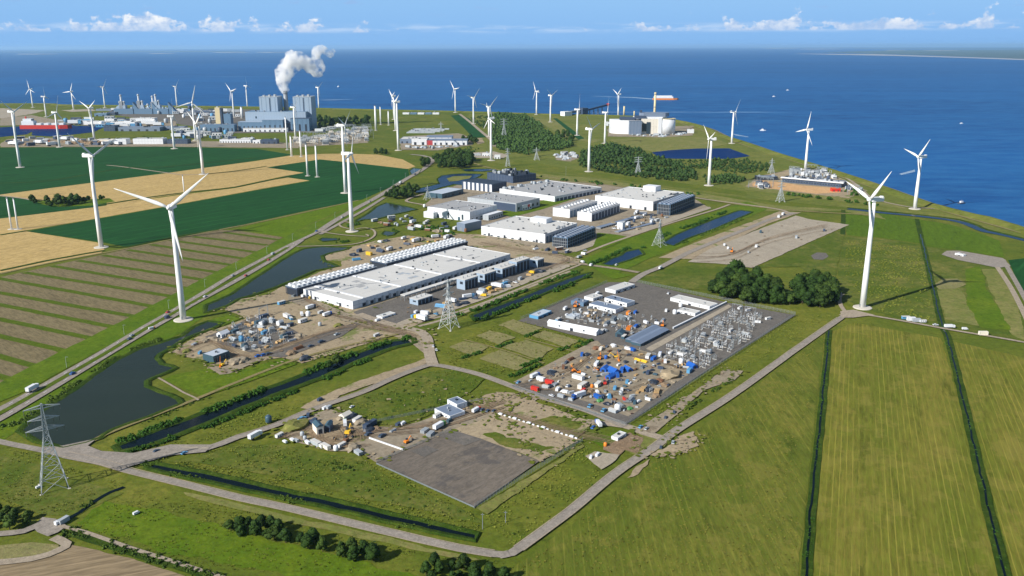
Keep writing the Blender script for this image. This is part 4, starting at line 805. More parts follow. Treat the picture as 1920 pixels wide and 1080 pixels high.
for t in [
    (1617, 577, 374, TB + 'beside the dark copse, the tallest one', [(1668, 306), (1587, 336), (1616, 410)], (38, 42, 46)),
    (344, 600, 388, TB + 'between the main road and the roadside lake', [(205, 352), (380, 345)], (48, 54, 60)),
    (190, 464, 280, TB + 'at the corner of striped field and wheat', [(130, 258), (217, 256), (159, 372)], (42, 48, 54)),
    (38, 314, 203, TB + 'in the dark green crop by the red ship', [(0, 187), (50, 190)], (44, 48)),
    (660, 434, 288, TB + 'inside the looped cycle path', [(674, 245), (646, 304)], (38, 42, 46)),
    (648, 362, 227, TB + 'in the crop field behind the looped path', [(631, 219), (650, 219), (634, 239)], (38, 42)),
    (381, 327, 232, TB + 'in the upper wheat field', [(352, 183), (376, 205)], (42, 48)),
    (367, 263, 192, TB + 'with an upright blade behind the white sheds', [(366, 158)], (42, 46)),
    (62, 202, 167, TB + 'on the harbour beach, nearest the left edge', [(52, 146), (50, 174), (67, 170)], (38, 42, 48)),
    (87, 219, 182, TB + 'standing inland of the harbour beach', [(84, 161), (91, 185)], (38, 42)),
    (138, 206, 172, TB + 'on the long sandy strip by the sea', [(135, 155), (117, 174), (141, 175)], (38, 42, 46)),
    (197, 202, 163, TB + 'beside the first gas power block', [(199, 147), (182, 158), (205, 169)], (38, 42, 46)),
    (177, 262, 203, TB + 'between the long white warehouse and storage yard', [(179, 188)], (40, 44)),
    (112, 276, 211, TB + 'at the storage yard behind the red ship', None, (16, .9)),
    (332, 199, 162, TB + 'on the shore between gas plant and power station', [(320, 160), (339, 155)], (38, 42)),
    (439, 220, 171, TB + 'behind the tan silo tower', [(425, 164), (443, 166), (430, 183)], (38, 42)),
    (464, 200, 161, TB + 'on the shore left of the tall boiler house', [(453, 146), (467, 146), (470, 165)], (38, 42)),
    (327, 279, 218, TB + 'with end-on rotor near the green crop edge', None, (0, 1.35)),
    (598, 204, 164, TB + 'on the shore right of the power station', [(588, 157), (603, 156), (590, 167)], (38, 42)),
    (554, 257, 201, TB + 'directly in front of the power station', [(559, 189), (546, 196)], (38, 42)),
    (747, 282, 174, TB + 'tallest of the close group near the works hall', [(744, 150), (749, 177), (736, 175)], (40, 44)),
    (739, 224, 180, TB + 'rearmost of the close group near the works hall', [(730, 176), (741, 173)], (38, 42)),
    (742, 245, 190, TB + 'middle one of the close group near the works hall', None, (60, 1.3)),
    (854, 211, 167, TB + 'on the shore above the green crop strip', [(843, 149), (861, 163), (846, 176)], (40, 46)),
    (888, 232, 183, TB + 'on the edge of the north track', [(875, 180), (899, 173)], (40, 44)),
    (917, 256, 200, TB + 'at the left edge of the big woodland', [(899, 194), (930, 183)], (40, 46)),
    (921, 301, 222, TB + 'in the small works yard', [(929, 232)], (30, 34)),
    (1006, 215, 171, TB + 'on the shore behind the big woodland', [(999, 155), (1012, 173), (1001, 178)], (38, 42)),
    (1032, 229, 179, TB + 'beside the green lane near the conveyor', [(1025, 168), (1044, 168)], (38, 42)),
    (1082, 254, 207, TB + 'with end-on rotor beside the coal conveyor', None, (2, 1.45)),
    (1134, 269, 211, TB + 'with end-on rotor left of the incinerator', None, (30, 1.5)),
    (1104, 322, 242, TB + 'in front of the southern woodland', [(1099, 217), (1119, 228), (1092, 262)], (38, 42, 46)),
    (1159, 217, 177, TB + 'on the shore behind the incinerator', [(1149, 167), (1166, 165)], (38, 42)),
    (1329, 348, 261, TB + 'below the blue basin, beside the thicket', [(1322, 244), (1345, 249), (1317, 293)], (38, 42, 46)),
    (1372, 269, 210, TB + 'on the dike right of the blue basin', [(1385, 192), (1366, 208), (1387, 217)], (38, 42, 46)),
    (1510, 318, 243, TB + 'behind the coastal plant', [(1523, 213), (1494, 248), (1524, 251)], (38, 42, 46)),
    (1715, 392, 294, TB + 'nearest the sea on the right', [(1696, 280), (1750, 267), (1729, 327)], (38, 42, 46))]:
    if t[4] is None: turbine(t[0], t[1], t[2], t[3], None, t[5][0], t[5][1])
    else: turbine(t[0], t[1], t[2], t[3], t[4], rr=t[5])
def bare_mast(px, py, ty, label, r=1.3):
    b = P(px, py); h = HT(px, py, ty); e = empty('mast_tower', (b.x, b.y, 0))
    MB().lathe([(5, 0), (5, .5), (2.5, .8)], 20).build('foundation', m_found, e); t = MB(); t.sm = True; t.lathe([(r * 1.5, .5), (r, h - 1)], 20); t.build('tower', m_white, e)
    c = MB(); c.lathe([(r, h - 1), (r * 1.5, h - .8), (r * 1.5, h), (r * .6, h + .6)], 16); c.build('cap', m_steel, e)
    tag(e, label, 'mast', 'slender masts without rotors')
bare_mast(577, 330, 270, 'slender white rotorless tower in the crop, left of a pair')
bare_mast(595, 332, 272, 'slender white rotorless tower in the crop, right of a pair')
bare_mast(547, 293, 255, 'short white rotorless tower at the top of the wheat', 1.6)
bare_mast(565, 294, 245, 'taller white rotorless tower at the top of the wheat')
bare_mast(539, 281, 219, 'tall pale rotorless tower before the power station')
bare_mast(22, 430, 371, 'thin lattice-grey mast at the wheat edge, left of two', .8)
bare_mast(34, 430, 372, 'thin lattice-grey mast at the wheat edge, right of two', .8)
bare_mast(346, 366, 329, 'lone thin mast in the wheat strip', .7)
bare_mast(454, 222, 200, 'short white mast left of the boiler houses', 3)
for i, (x, y, t, r) in enumerate(((705, 245, 198, 2.2), (714, 234, 200, 1.6), (729, 235, 208, 1.8))):
    bare_mast(x, y, t, 'dark grey chimney-like mast in the north meadow, %s from the left' % ('first', 'second', 'third')[i], r)

# ------------------------------------------------------------------ lattice pylons
def pylon(px, py, ty, label, arms=3, wbase=None, arm=None, rz=0.5, t=.34):
    b = P(px, py); H = HT(px, py, ty); W = (wbase or H * .2) / 2; e = empty('transmission_pylon', (b.x, b.y, 0), rz)
    lev = [0, .16, .30, .43, .54, .63, .71, .78, .84, .90, .95, 1.0]
    wd = lambda q: W * (1 - q / .62) + .055 * H * .5 if q < .62 else .055 * H * .5 * (1 - (q - .62) / .38 * .75)
    m = MB(); c4 = ((1, 1), (1, -1), (-1, -1), (-1, 1))
    for i in range(len(lev) - 1):
        a, c = wd(lev[i]), wd(lev[i + 1]); za, zc = lev[i] * H, lev[i + 1] * H
        for k in range(4):
            s, n_ = c4[k], c4[(k + 1) % 4]
            m.bar((s[0] * a, s[1] * a, za), (s[0] * c, s[1] * c, zc), t)
            m.bar((s[0] * a, s[1] * a, za), (n_[0] * c, n_[1] * c, zc), t * .6); m.bar((n_[0] * a, n_[1] * a, za), (s[0] * c, s[1] * c, zc), t * .6)
            m.bar((s[0] * c, s[1] * c, zc), (n_[0] * c, n_[1] * c, zc), t * .6)
    m.build('lattice_mast', m_lat, e)
    for q, L_ in ((.70, 1.0), (.82, .82), (.95, .95))[:arms]:
        A = (arm or H * .19) * L_; z = q * H; w_ = wd(q); am = MB()
        for sg in (1, -1):
            tip = (sg * A, 0, z + .2)
            for yy in (w_, -w_): am.bar((sg * w_, yy, z), tip, t * .8); am.bar((sg * w_, yy, z + H * .035), tip, t * .8)
            for k in (.35, .65): am.bar((sg * (w_ + (A - w_) * k), w_ * (1 - k), z), (sg * (w_ + (A - w_) * k), -w_ * (1 - k), z + H * .02), t * .5)
        ar = am.build('crossarm', m_lat, e); ins = MB()
        for sg in (1, -1):
            for k in (.97, .6): ins.cyl((sg * A * k, 0, z), (sg * A * k, 0, z - H * .05), .16, .12, 6)
        ins.build('insulator', paint('insulator_grey', (92, 96, 98), .4), ar)
    fo = MB()
    for s in c4: fo.box(s[0] * wd(0) - .8, s[0] * wd(0) + .8, s[1] * wd(0) - .8, s[1] * wd(0) + .8, 0, .4)
    fo.build('footing', m_found, e)
    tag(e, label, 'pylon', 'high voltage lattice pylons')
pylon(102, 913, 757, 'big steel lattice pylon in the tan meadow, nearest the viewer', 3, 11, 9.5, .55, .40)
pylon(842, 615, 524, 'steel lattice pylon in front of the long white hall', 3, 10.5, 8, 1.0, .40)
pylon(1236, 461, 411, 'steel lattice pylon between the two blue canal pools', 2, 11, 5, .8, .34)
pylon(1463, 378, 338, 'twin-legged steel pylon below the coastal plant', 3, 8, 7, .3, .5)
pylon(1446, 325, 297, 'steel pylon beside the wooded strip by the coast', 2, 8, 7, .3, .5)
pylon(1196, 326, 294, 'steel pylon against the southern woodland', 3, 8, 9, .2, .5)
pylon(952, 312, 278, 'steel pylon right of the small works yard', 3, 6, 6, .3, .5)
pylon(945, 258, 222, 'steel pylon rising from the big woodland', 3, 10, 12, .3, .6)
pylon(802, 374, 348, 'small steel pylon beside the grey flat-roofed shed', 2, 9, 5, .5, .4)
pylon(1006, 300, 276, 'steel pylon at the foot of the big woodland', 2, 9, 9, .2, .5)
pylon(827, 248, 228, 'small distant steel pylon above the works hall', 2, 8, 8, .2, .6)
# ------------------------------------------------------------------ buildings
p_white = paint('white_cladding', (218, 221, 224), .5, dirt=.10, scale=14); p_roofw = paint('white_roof_membrane', (198, 197, 192), .8, dirt=.26, scale=22); p_roofg = paint('grey_roof_membrane', (156, 157, 157), .85, dirt=.2, scale=18)
p_blue = paint('blue_grey_cladding', (96, 124, 150), .45, dirt=.2, scale=12); p_blue2 = paint('pale_blue_cladding', (150, 168, 186), .45, dirt=.15, scale=20); p_navy = paint('dark_navy_steel', (62, 76, 98), .5, dirt=.3, scale=4); p_dark = paint('dark_louvre', (42, 50, 62), .5, dirt=.2, scale=3)
p_grey = paint('grey_steel', (138, 144, 150), .5, .2, dirt=.25, scale=4); p_lgrey = paint('light_grey_steel', (170, 177, 182), .5, .1, dirt=.2, scale=5); p_teal = paint('teal_cladding', (60, 86, 100), .45, dirt=.2, scale=8); p_rooft = paint('pale_steel_roof', (196, 204, 212), .45, .2, dirt=.15, scale=10)
p_red = paint('red_paint', (196, 52, 40), .5, dirt=.2); p_orange = paint('orange_paint', (226, 132, 44), .5, dirt=.2); p_yellow = paint('yellow_paint', (228, 184, 50), .5, dirt=.2); p_bluep = paint('bright_blue_paint', (34, 92, 176), .5, dirt=.2); p_green = paint('green_paint', (70, 128, 66), .5, dirt=.25); p_cyan = paint('light_blue_paint', (90, 150, 190), .5, dirt=.2)
p_tan = paint('tan_cladding', (206, 192, 152), .6, dirt=.2, scale=10); p_conc = paint('raw_concrete', (190, 184, 172), .9, dirt=.3, scale=5); p_beige = paint('beige_cladding', (226, 219, 204), .6, dirt=.2, scale=8); p_tyre = paint('black_rubber', (28, 28, 30), .8); p_slate = paint('slate_blue_roof', (118, 132, 152), .5, .1, dirt=.2, scale=10)
m_glass, nt_, b_, o_ = mat_base('window_glass'); b_.inputs['Base Color'].default_value = (.03, .05, .07, 1); b_.inputs['Roughness'].default_value = .08
class B:
    """a building in its own frame: x along the wall A-C, y across, z up"""
    def __init__(s, name, label, cat, A, Bp, C, top, group=None, h=None):
        a, b, c = P(*A), P(*Bp), P(*C); u = (c - a); s.ang = math.atan2(u.y, u.x); s.L = u.length
        v = Vector((-math.sin(s.ang), math.cos(s.ang), 0)); W = (b - a).dot(v); s.y0, s.y1 = min(0, W), max(0, W); s.W = abs(W)
        s.h = h or HT(A[0], A[1], top); s.e = empty(name, (a.x, a.y, 0), s.ang); tag(s.e, label, cat, group); s.o = a
    def box(s, name, x0, x1, y0, y1, z0, z1, mat, parent=None, label=None):
        return MB().box(x0, x1, y0, y1, z0, z1).build(name, mat, parent or s.e, label)
    def shell(s, wall, roof, par=.5, plinth=True):
        s.wall = s.box('wall', 0, s.L, s.y0, s.y1, 0, s.h, wall)
        s.roof = s.box('roof', .4, s.L - .4, s.y0 + .4, s.y1 - .4, s.h, s.h + .12, roof)
        if par:
            m = MB(); t = .35
            m.box(-.05, s.L + .05, s.y0 - .05, s.y0 + t, s.h, s.h + par); m.box(-.05, s.L + .05, s.y1 - t, s.y1 + .05, s.h, s.h + par)
            m.box(-.05, t, s.y0 + t, s.y1 - t, s.h, s.h + par); m.box(s.L - t, s.L + .05, s.y0 + t, s.y1 - t, s.h, s.h + par); m.build('parapet', wall, s.e)
        if s.L > 25:
            j = MB(); n = int(s.L / 7.5)
            for i in range(1, n): x = s.L * i / n; j.box(x - .09, x + .09, s.y0 - .05, s.y0 - .001, .3, s.h - .1)
            n = max(2, int(s.W / 7.5))
            for i in range(1, n): y = s.y0 + s.W * i / n; j.box(-.05, -.001, y - .09, y + .09, .3, s.h - .1)
            j.box(-.06, s.L, s.y0 - .06, s.y0 - .001, s.h * .5 - .08, s.h * .5 + .08); j.build('cladding_joint', p_grey, s.wall)
        return s
    def local(s, px, py, z=0):
        p = P(px, py, z) - s.o; c, si = math.cos(-s.ang), math.sin(-s.ang); return p.x * c - p.y * si, p.x * si + p.y * c
    def face(s, name, side, a0, a1, z0, z1, mat, parent=None, d=.09):
        f = {'y0': lambda: (a0, a1, s.y0 - d, s.y0 - .002), 'y1': lambda: (a0, a1, s.y1 + .002, s.y1 + d), 'x0': lambda: (-d, -.002, a0, a1), 'x1': lambda: (s.L + .002, s.L + d, a0, a1)}[side]()
        return s.box(name, *f, z0, z1, mat, parent or s.wall)
    def vents(s, n, seed=1, name='roof_vent', size=(1, 2.4), hh=(.5, 1.3), mat=None, reg=None):
        rr = random.Random(seed); x0, x1, y0, y1 = reg or (4, s.L - 4, s.y0 + 3, s.y1 - 3)
        for _ in range(n):
            x, y = rr.uniform(x0, x1), rr.uniform(y0, y1); a, b = rr.uniform(*size), rr.uniform(*size); z = s.h + .12; k = rr.uniform(*hh)
            m = MB(); m.box(x - a / 2, x + a / 2, y - b / 2, y + b / 2, z, z + k); m.box(x - a * .35, x + a * .35, y - b * .35, y + b * .35, z + k, z + k * 1.2); m.build(name, mat or rr.choice([p_grey, p_dark, p_lgrey]), s.e)
def doors(b, side, n, z=4.2, w=4, a=None, mat=None):
    lo, hi = a or ((b.y0, b.y1) if side[0] == 'x' else (0, b.L))
    for i in range(n):
        c = lo + (hi - lo) * (i + .5) / n; b.face('door', side, c - w / 2, c + w / 2, .1, z, mat or p_grey)
def windows(b, side, n, z0, z1, w, a=None):
    lo, hi = a or ((b.y0, b.y1) if side[0] == 'x' else (0, b.L))
    for i in range(n): c = lo + (hi - lo) * (i + .5) / n; b.face('window', side, c - w / 2, c + w / 2, z0, z1, m_glass)

p_fan = paint('fan_cell_white', (236, 238, 238), .5, dirt=.06)
# the long white hall
H = B('data_hall', 'very long white hall with flat white roof beside the cooling plant', 'warehouse', (662, 581), (577, 555), (957, 489), 566).shell(p_white, p_roofw, .45)
for k in (.06, .27, .52, .78): H.box('roof_seam', H.L * k - 1, H.L * k + 1, H.y0 + .6, H.y1 - .6, H.h + .12, H.h + .75, p_white)
for k in range(12):
    if k % 2: H.box('roof_joint', H.L * (k / 12) - .12, H.L * (k / 12) + .12, H.y0 + .6, H.y1 - .6, H.h + .12, H.h + .2, p_roofg)
for k in range(30): q = random.Random(k + 70); x_, y_ = q.uniform(6, H.L - 18), q.uniform(H.y0 + 4, H.y1 - 12); H.box('roof_patch', x_, x_ + q.uniform(4, 14), y_, y_ + q.uniform(1.5, 8), H.h + .12, H.h + .14 + k * .002, q.choice([p_roofg, p_roofw, p_lgrey]), H.roof)
H.vents(44, 5, size=(.8, 1.8)); windows(H, 'x0', 5, 2.2, 3.4, 3); doors(H, 'x0', 2, 3.6, 3, mat=p_dark)
for i in range(22):
    x = H.L * (.05 + .042 * i); H.face('louvre', 'y0', x, x + 4.2, .6, 3.6, p_dark); H.face('duct', 'y0', x + 5, x + 6.4, .3, 5.2, p_lgrey, d=1.1)
# fan topped cooling plant along its far side, in two blocks
def cooling(name, label, u0, u1, v0, v1, rows, cols, hh, group=None, fr=H, wall=p_navy):
    r = empty(name, fr.e.location, fr.ang); W = (v1 - v0)
    m = MB(); m.box(u0, u1, v0, v1, hh - 2.2, hh - .6)
    for i in range(int((u1 - u0) / 5) + 1):
        x = min(u0 + i * 5, u1 - .5); m.box(x, x + .5, v0 - .2, v0 + .3, 0, hh - .4); m.box(x, x + .5, v1 - .3, v1 + .2, 0, hh - .4)
    m.build('frame', wall, r); MB().box(u0 + .6, u1 - .6, v0 + .8, v1 - .8, .1, hh - 2.4).build('heat_exchanger', p_dark, r)
    MB().box(u0 - .3, u1 + .3, v0 - .3, v1 + .3, hh - .6, hh - .3).build('deck', p_lgrey, r)
    dx = (u1 - u0) / cols; dy = W / rows
    for i in range(cols):
        for j in range(rows):
            x = u0 + dx * (i + .5) + (j % 2) * dx * .22 - dx * .1; y = v0 + dy * (j + .5); a = min(dx, dy) * .47
            c = MB(); c.prism([(x + a * 1.08 * math.cos(R(30 + 60 * k)), y + a * 1.08 * math.sin(R(30 + 60 * k))) for k in range(6)], hh - .3, hh + 1.5); o = c.build('fan_housing', p_fan, r)
            f = MB(); f.cyl((x, y, hh + 1.502), (x, y, hh + 1.56), a * .42, a * .42, 14); f.build('fan', p_dark, o)
    return tag(r, label, 'cooling plant', group)
W_ = H.y1 if H.y1 > 1 else -H.y0
sg = 1 if H.y1 > 1 else -1
def vv(a, b): return (W_ + a, W_ + b) if sg > 0 else (-(W_ + b), -(W_ + a))
cooling('cooling_plant', 'near block of white fan cells on a dark frame beside the hall', -4, H.L * .43, *vv(5, 22), 2, 17, 9.5, 'cooling plants of the long hall')
cooling('cooling_plant', 'far block of white fan cells, three cells wide, beside the hall', H.L * .49, H.L * 1.06, *vv(5, 30), 3, 21, 10.5, 'cooling plants of the long hall')
# generator modules along its near side
def module(fr, u, L_, v0, v1, hh, label, link=None):
    r = empty('generator_house', fr.e.location, fr.ang); m = MB().box(u, u + L_, v0, v1, 0, hh).build('wall', p_blue2, r)
    MB().box(u - .4, u + L_ + .4, v0 - .4, v1 + .4, hh, hh + .4).build('roof', p_roofw, r)
    q = v0 if sg > 0 else v1; s2 = -1 if sg > 0 else 1
    for i in range(4):
        a = u + L_ * (i + .08) / 4; MB().box(a, a + L_ * .2, min(q + s2 * .1, q + s2 * .004), max(q + s2 * .1, q + s2 * .004), .5, hh * .86).build('louvre', p_dark, m)
    MB().box(u - .08, u - .004, v0 + (v1 - v0) * .25, v0 + (v1 - v0) * .6, hh * .55, hh * .8).build('vent_grille', p_dark, m)
    for i in range(3): MB().cyl((u + L_ * (.2 + .3 * i), (v0 + v1) / 2, hh + .4), (u + L_ * (.2 + .3 * i), (v0 + v1) / 2, hh + 2.4), .45, .4, 10).build('exhaust', p_grey, r)
    return tag(r, label, 'generator house', 'generator houses beside the long hall')
gl = ['first', 'second', 'third', 'fourth', 'fifth', 'last']
for i, (px, py, px2, py2, top) in enumerate(((784, 574, 812, 565, 562), (872, 545, 897, 537, 524), (909, 532, 931, 525, 513), (942, 522, 967, 514, 503), (969, 512, 994, 504, 490), (1008, 503, 1020, 499, 487))):
    u, v = H.local(px, py); u2, _ = H.local(px2, py2); hh = HT(px, py, top) * .93
    v0, v1 = (v, v + 11) if sg > 0 else (v - 11, v)
    module(H, u, max(6, u2 - u), v0, v1, hh, 'blue-grey generator house beside the long hall, %s from the near end' % gl[i])
r = empty('pipe_gallery', H.e.location, H.ang); uA, vA = H.local(760, 566); uB, vB = H.local(992, 492)
pv = min(vA, vB) if sg > 0 else max(vA, vB); q0, q1 = sorted((pv + sg * 2, pv + sg * 8))
for i in range(9): u = uA + (uB - uA) * i / 9; MB().box(u + .5, uA + (uB - uA) * (i + 1) / 9 - .5, q0 + .2 * (i % 2), q1, 5.4, 6.2).build('canopy', p_roofw, r)
m = MB()
for i in range(28): u = uA + (uB - uA) * i / 27.5 + .6; m.box(u, u + .4, q0 + .4, q0 + .8, 0, 5.4); m.box(u, u + .4, q1 - .8, q1 - .4, 0, 5.4)
m.build('support_frame', p_grey, r); m = MB()
for k in range(3): m.cyl((uA, q0 + 1.4 + k * 1.4, 4.6), (uB, q0 + 1.4 + k * 1.4, 4.6), .35, .35, 8)
m.build('pipe_run', p_lgrey, r); tag(r, 'long pale pipe gallery running between hall and generator houses', 'pipe gallery')

# fan racks and buildings of the second campus
def fanrack(label, A, Bp, C, top, n, wall=p_blue, cell=p_slate, rows=3):
    b = B('cooler_rack', label, 'cooler rack', A, Bp, C, top, 'dark cooler racks'); hh = b.h; m = MB()
    for i in range(n + 1):
        x = b.L * i / n; x = min(x, b.L - .5); m.box(x, x + .5, b.y0, b.y0 + .5, 0, hh); m.box(x, x + .5, b.y1 - .5, b.y1, 0, hh)
    m.box(0, b.L, b.y0 + .1, b.y1 - .1, hh - .5, hh); m.build('frame', wall, b.e)
    MB().box(.6, b.L - .6, b.y0 + .8, b.y1 - .8, .3, hh - .6).build('heat_exchanger', p_dark, b.e); q = MB()
    for z in (.33, .62): q.box(0, b.L, b.y0 - .15, b.y0 + .5, hh * z, hh * z + .5); q.box(-.15, .5, b.y0, b.y1, hh * z, hh * z + .5)
    for i in range(1, 8): q.box(-.1, .4, b.y0 + b.W * i / 8, b.y0 + b.W * i / 8 + .4, 0, hh)
    q.build('girder', p_grey, b.e)
    for i in range(n):
        for j in range(rows):
            x = b.L * (i + .5) / n; y = b.y0 + b.W * (j + .5) / rows; a = min(b.L / n, b.W / rows) * .42
            o = MB().cyl((x, y, hh), (x, y, hh + 1.6), a, a * .86, 14).build('fan_housing', cell, b.e); MB().cyl((x, y, hh + 1.602), (x, y, hh + 1.65), a * .7, a * .7, 12).build('fan', p_grey, o)
    return b
b = B('data_hall', 'white block-shaped hall with a roof box, nearest of the second campus', 'warehouse', (1022, 457), (918, 436), (1082, 435), 440).shell(p_white, p_roofw, .6)
b.box('roof_house', b.L * .72, b.L * .9, b.y0 + b.W * .35, b.y0 + b.W * .6, b.h + .12, b.h + 6, p_white); b.vents(30, 2); b.vents(7, 12, size=(2, 4), hh=(1, 2), reg=(4, b.L - 6, b.y0 + 2, b.y0 + 6))
for k in range(10): b.face('louvre', 'y0', b.L * (.03 + k * .095), b.L * (.1 + k * .095), .5, b.h * .75, p_blue)
doors(b, 'x0', 4, 4, 3, mat=p_dark); windows(b, 'x0', 9, .7, 2, 4)
fanrack('dark fan rack beside the nearest white hall of the second campus', (1064, 466), (1042, 460), (1117, 444), 447, 12)
b = B('data_hall', 'white flat hall with rounded roof box, right of the second campus', 'warehouse', (1224, 396), (1124, 381), (1282, 377), 379).shell(p_white, p_roofw, .6)
b.box('roof_house', b.L * .8, b.L * .98, b.y0 + b.W * .4, b.y0 + b.W * .62, b.h + .12, b.h + 8, p_white); b.vents(34, 3); b.vents(8, 13, size=(2, 5), hh=(1, 2), reg=(4, b.L - 6, b.y0 + 2, b.y0 + 8))
for k in range(10): b.face('louvre', 'y0', b.L * (.03 + k * .095), b.L * (.1 + k * .095), .5, b.h * .75, p_blue)
doors(b, 'x0', 4, 5, 4, mat=p_dark)
fanrack('dark fan rack beside the right-hand white hall', (1256, 405), (1238, 400), (1303, 386), 384, 12)
b = B('cooling_hall', 'low white hall topped with white fans between the two campus halls', 'cooling hall', (1109, 416), (1088, 411), (1162, 397), 400).shell(p_white, p_roofg, .4)
for i in range(11):
    for j in range(2): x, y = b.L * (i + .5) / 11, b.y0 + b.W * (.28 + .44 * j); o = MB().cyl((x, y, b.h + .12), (x, y, b.h + 2.8), 2.6, 2.1, 12).build('fan_housing', p_white, b.e); MB().cyl((x, y, b.h + 2.802), (x, y, b.h + 2.86), 1.6, 1.6, 10).build('fan', p_dark, o)
for k in range(9): b.face('louvre', 'y0', b.L * (.02 + k * .108), b.L * (.11 + k * .108), .5, b.h * .8, p_navy)
b = B('cooling_hall', 'white hall with a row of small fans, left of the low fan hall', 'cooling hall', (1068, 409), (1047, 402), (1120, 392), 393).shell(p_white, p_roofg, .4)
for i in range(9): x, y = b.L * (i + .5) / 9, b.y0 + b.W * .5; o = MB().cyl((x, y, b.h + .12), (x, y, b.h + 2.4), 2.4, 2, 12).build('fan_housing', p_white, b.e); MB().cyl((x, y, b.h + 2.402), (x, y, b.h + 2.46), 1.5, 1.5, 10).build('fan', p_dark, o)
for k in range(9): b.face('louvre', 'y0', b.L * (.02 + k * .108), b.L * (.11 + k * .108), .5, b.h * .8, p_blue)
b = B('data_hall', 'pale hall with grey flat roof at the near left of the second campus', 'warehouse', (881, 416), (804, 405), (932, 402), 398).shell(p_white, p_roofg, .5); b.vents(22, 4); doors(b, 'x0', 2, 5, 4, mat=p_teal); windows(b, 'x0', 3, 1.5, 9, 3); windows(b, 'y0', 6, 2, 4, 4)
b.box('annex', -9, 0, b.y1 - 18 if b.y1 > 1 else b.y0, b.y1 if b.y1 > 1 else b.y0 + 18, 0, b.h * .62, p_white)
b = B('data_hall', 'grey-roofed hall with a dark front bay, middle of the second campus', 'warehouse', (968, 398), (884, 384), (1012, 387), 382).shell(p_lgrey, p_roofg, .5); b.vents(24, 5); b.face('dark_bay', 'x0', b.y0 + 1, b.y0 + b.W * .45, .2, b.h - 1, p_navy); windows(b, 'y0', 5, 3, 7, 5)
b = B('data_hall', 'large grey-roofed hall at the back of the second campus', 'warehouse', (1040, 379), (946, 362), (1128, 361), 369).shell(p_white, p_roofg, .6); b.vents(34, 6, size=(1.5, 4), hh=(1, 2.4)); b.vents(16, 16, size=(3, 6), hh=(2, 4), mat=p_lgrey, reg=(4, b.L - 8, b.y1 - 12, b.y1 - 5))
for k in range(12): b.face('louvre', 'y0', b.L * (.03 + k * .08), b.L * (.09 + k * .08), .3, b.h * .6, p_navy)
b = B('striped_tank_house', 'blue and white striped block at the back of the second campus', 'plant building', (923, 361), (873, 353), (950, 355), 346).shell(p_navy, p_dark, .4)
for k in range(7): y = b.y0 + b.W * (k + .1) / 7; b.face('white_panel', 'x0', y, y + b.W * .07, .5, b.h * .96, p_white, d=.3)
b = B('shed', 'low shed with pale flat roof beside the winding pond', 'shed', (829, 373), (811, 367), (869, 363), 364).shell(p_teal, p_rooft, .3); doors(b, 'y0', 3, 4, 5, mat=p_dark)
b = B('site_office', 'white site office with red panels beside the dark front bay', 'office', (980, 396), (978, 391), (997, 392), 385).shell(p_white, p_roofw, .3); windows(b, 'y0', 4, 2, 4, 3); b.face('red_panel', 'y0', b.L * .55, b.L * .8, 4.5, b.h - .5, p_red)
b = B('trailer_office', 'long pale trailer office in front of the near left campus hall', 'site cabin', (916, 414), (911, 411), (943, 406), 404).shell(p_lgrey, p_white, .2); windows(b, 'y0', 6, 2, 4, 3)
b = B('plant_house', 'dark equipment house with pale roof units behind the striped block', 'plant building', (962, 344), (905, 337), (1005, 338), 331).shell(p_navy, p_dark, .4); b.vents(26, 9, size=(3, 8), hh=(2, 6), mat=None)
b = B('tank_house', 'small rounded grey shed at the campus corner', 'shed', (872, 435), (862, 431), (903, 428), 420).shell(p_slate, p_rooft, .2); doors(b, 'x0', 1, 5, 4)
for i, (A_, B_, C_, t_, lb) in enumerate((((1126, 430), (1118, 428), (1172, 417), 427, 'nearest the campus lawn'), ((1160, 437), (1155, 435), (1230, 420), 435, 'nearest the concrete apron'), ((1150, 423), (1143, 421), (1200, 409), 420, 'farthest from the lawn'))):
    b = B('container_row', 'long low grey equipment row on the campus pad, ' + lb, 'equipment row', A_, B_, C_, t_, 'equipment rows on the campus pad'); b.shell(p_grey, p_slate, .2)
    for k in range(9): b.face('louvre', 'y0', b.L * (.03 + k * .105), b.L * (.09 + k * .105), .3, b.h * .8, p_dark)
b = B('pump_house', 'small white tower block at the corner of the campus pad', 'plant building', (1167, 431), (1159, 429), (1172, 429), 418).shell(p_white, p_lgrey, .2); doors(b, 'x0', 1, 3, 2)

# compound buildings
def shed(label, A, Bp, C, top, wall, roof, gable=False, name='shed', cat='shed', nd=3, side='y0', group='sheds in the fenced compound'):
    b = B(name, label, cat, A, Bp, C, top, group)
    if gable:
        b.wall = b.box('wall', 0, b.L, b.y0, b.y1, 0, b.h * .8, wall); MB().gable(-.5, b.L + .5, b.y0 - .5, b.y1 + .5, b.h * .8, b.h * 1.15, gable).build('roof', roof, b.e)
    else: b.shell(wall, roof, .25); b.vents(max(2, int(b.L / 16)), int(A[0]), size=(.8, 1.6))
    doors(b, side, nd, min(3.6, b.h * .6), 3, mat=p_dark); windows(b, side, max(2, nd * 2), b.h * .45, b.h * .68, 1.6)
    for k in range(max(2, int(b.L / 8))): b.face('pilaster', 'y0', b.L * (k + .5) / max(2, int(b.L / 8)) - .1, b.L * (k + .5) / max(2, int(b.L / 8)) + .1, 0, b.h * .78, p_lgrey, d=.14)
    return b
shed('white flat-roofed shed at the top corner of the fenced compound', (1154, 552), (1139, 546), (1190, 540), 545, p_white, p_roofw)
shed('long white shed on the dark asphalt near the far fence', (1330, 582), (1254, 566), (1345, 576), 575, p_white, p_roofw, nd=1, side='x0')
shed('white shed with blue-grey roof, middle of the compound cluster', (1154, 589), (1106, 577), (1169, 583), 581, p_white, p_slate, nd=2, side='x0')
shed('blue-roofed shed behind the middle compound shed', (1175, 577), (1134, 566), (1190, 572), 569, p_white, p_slate, nd=2, side='x0')
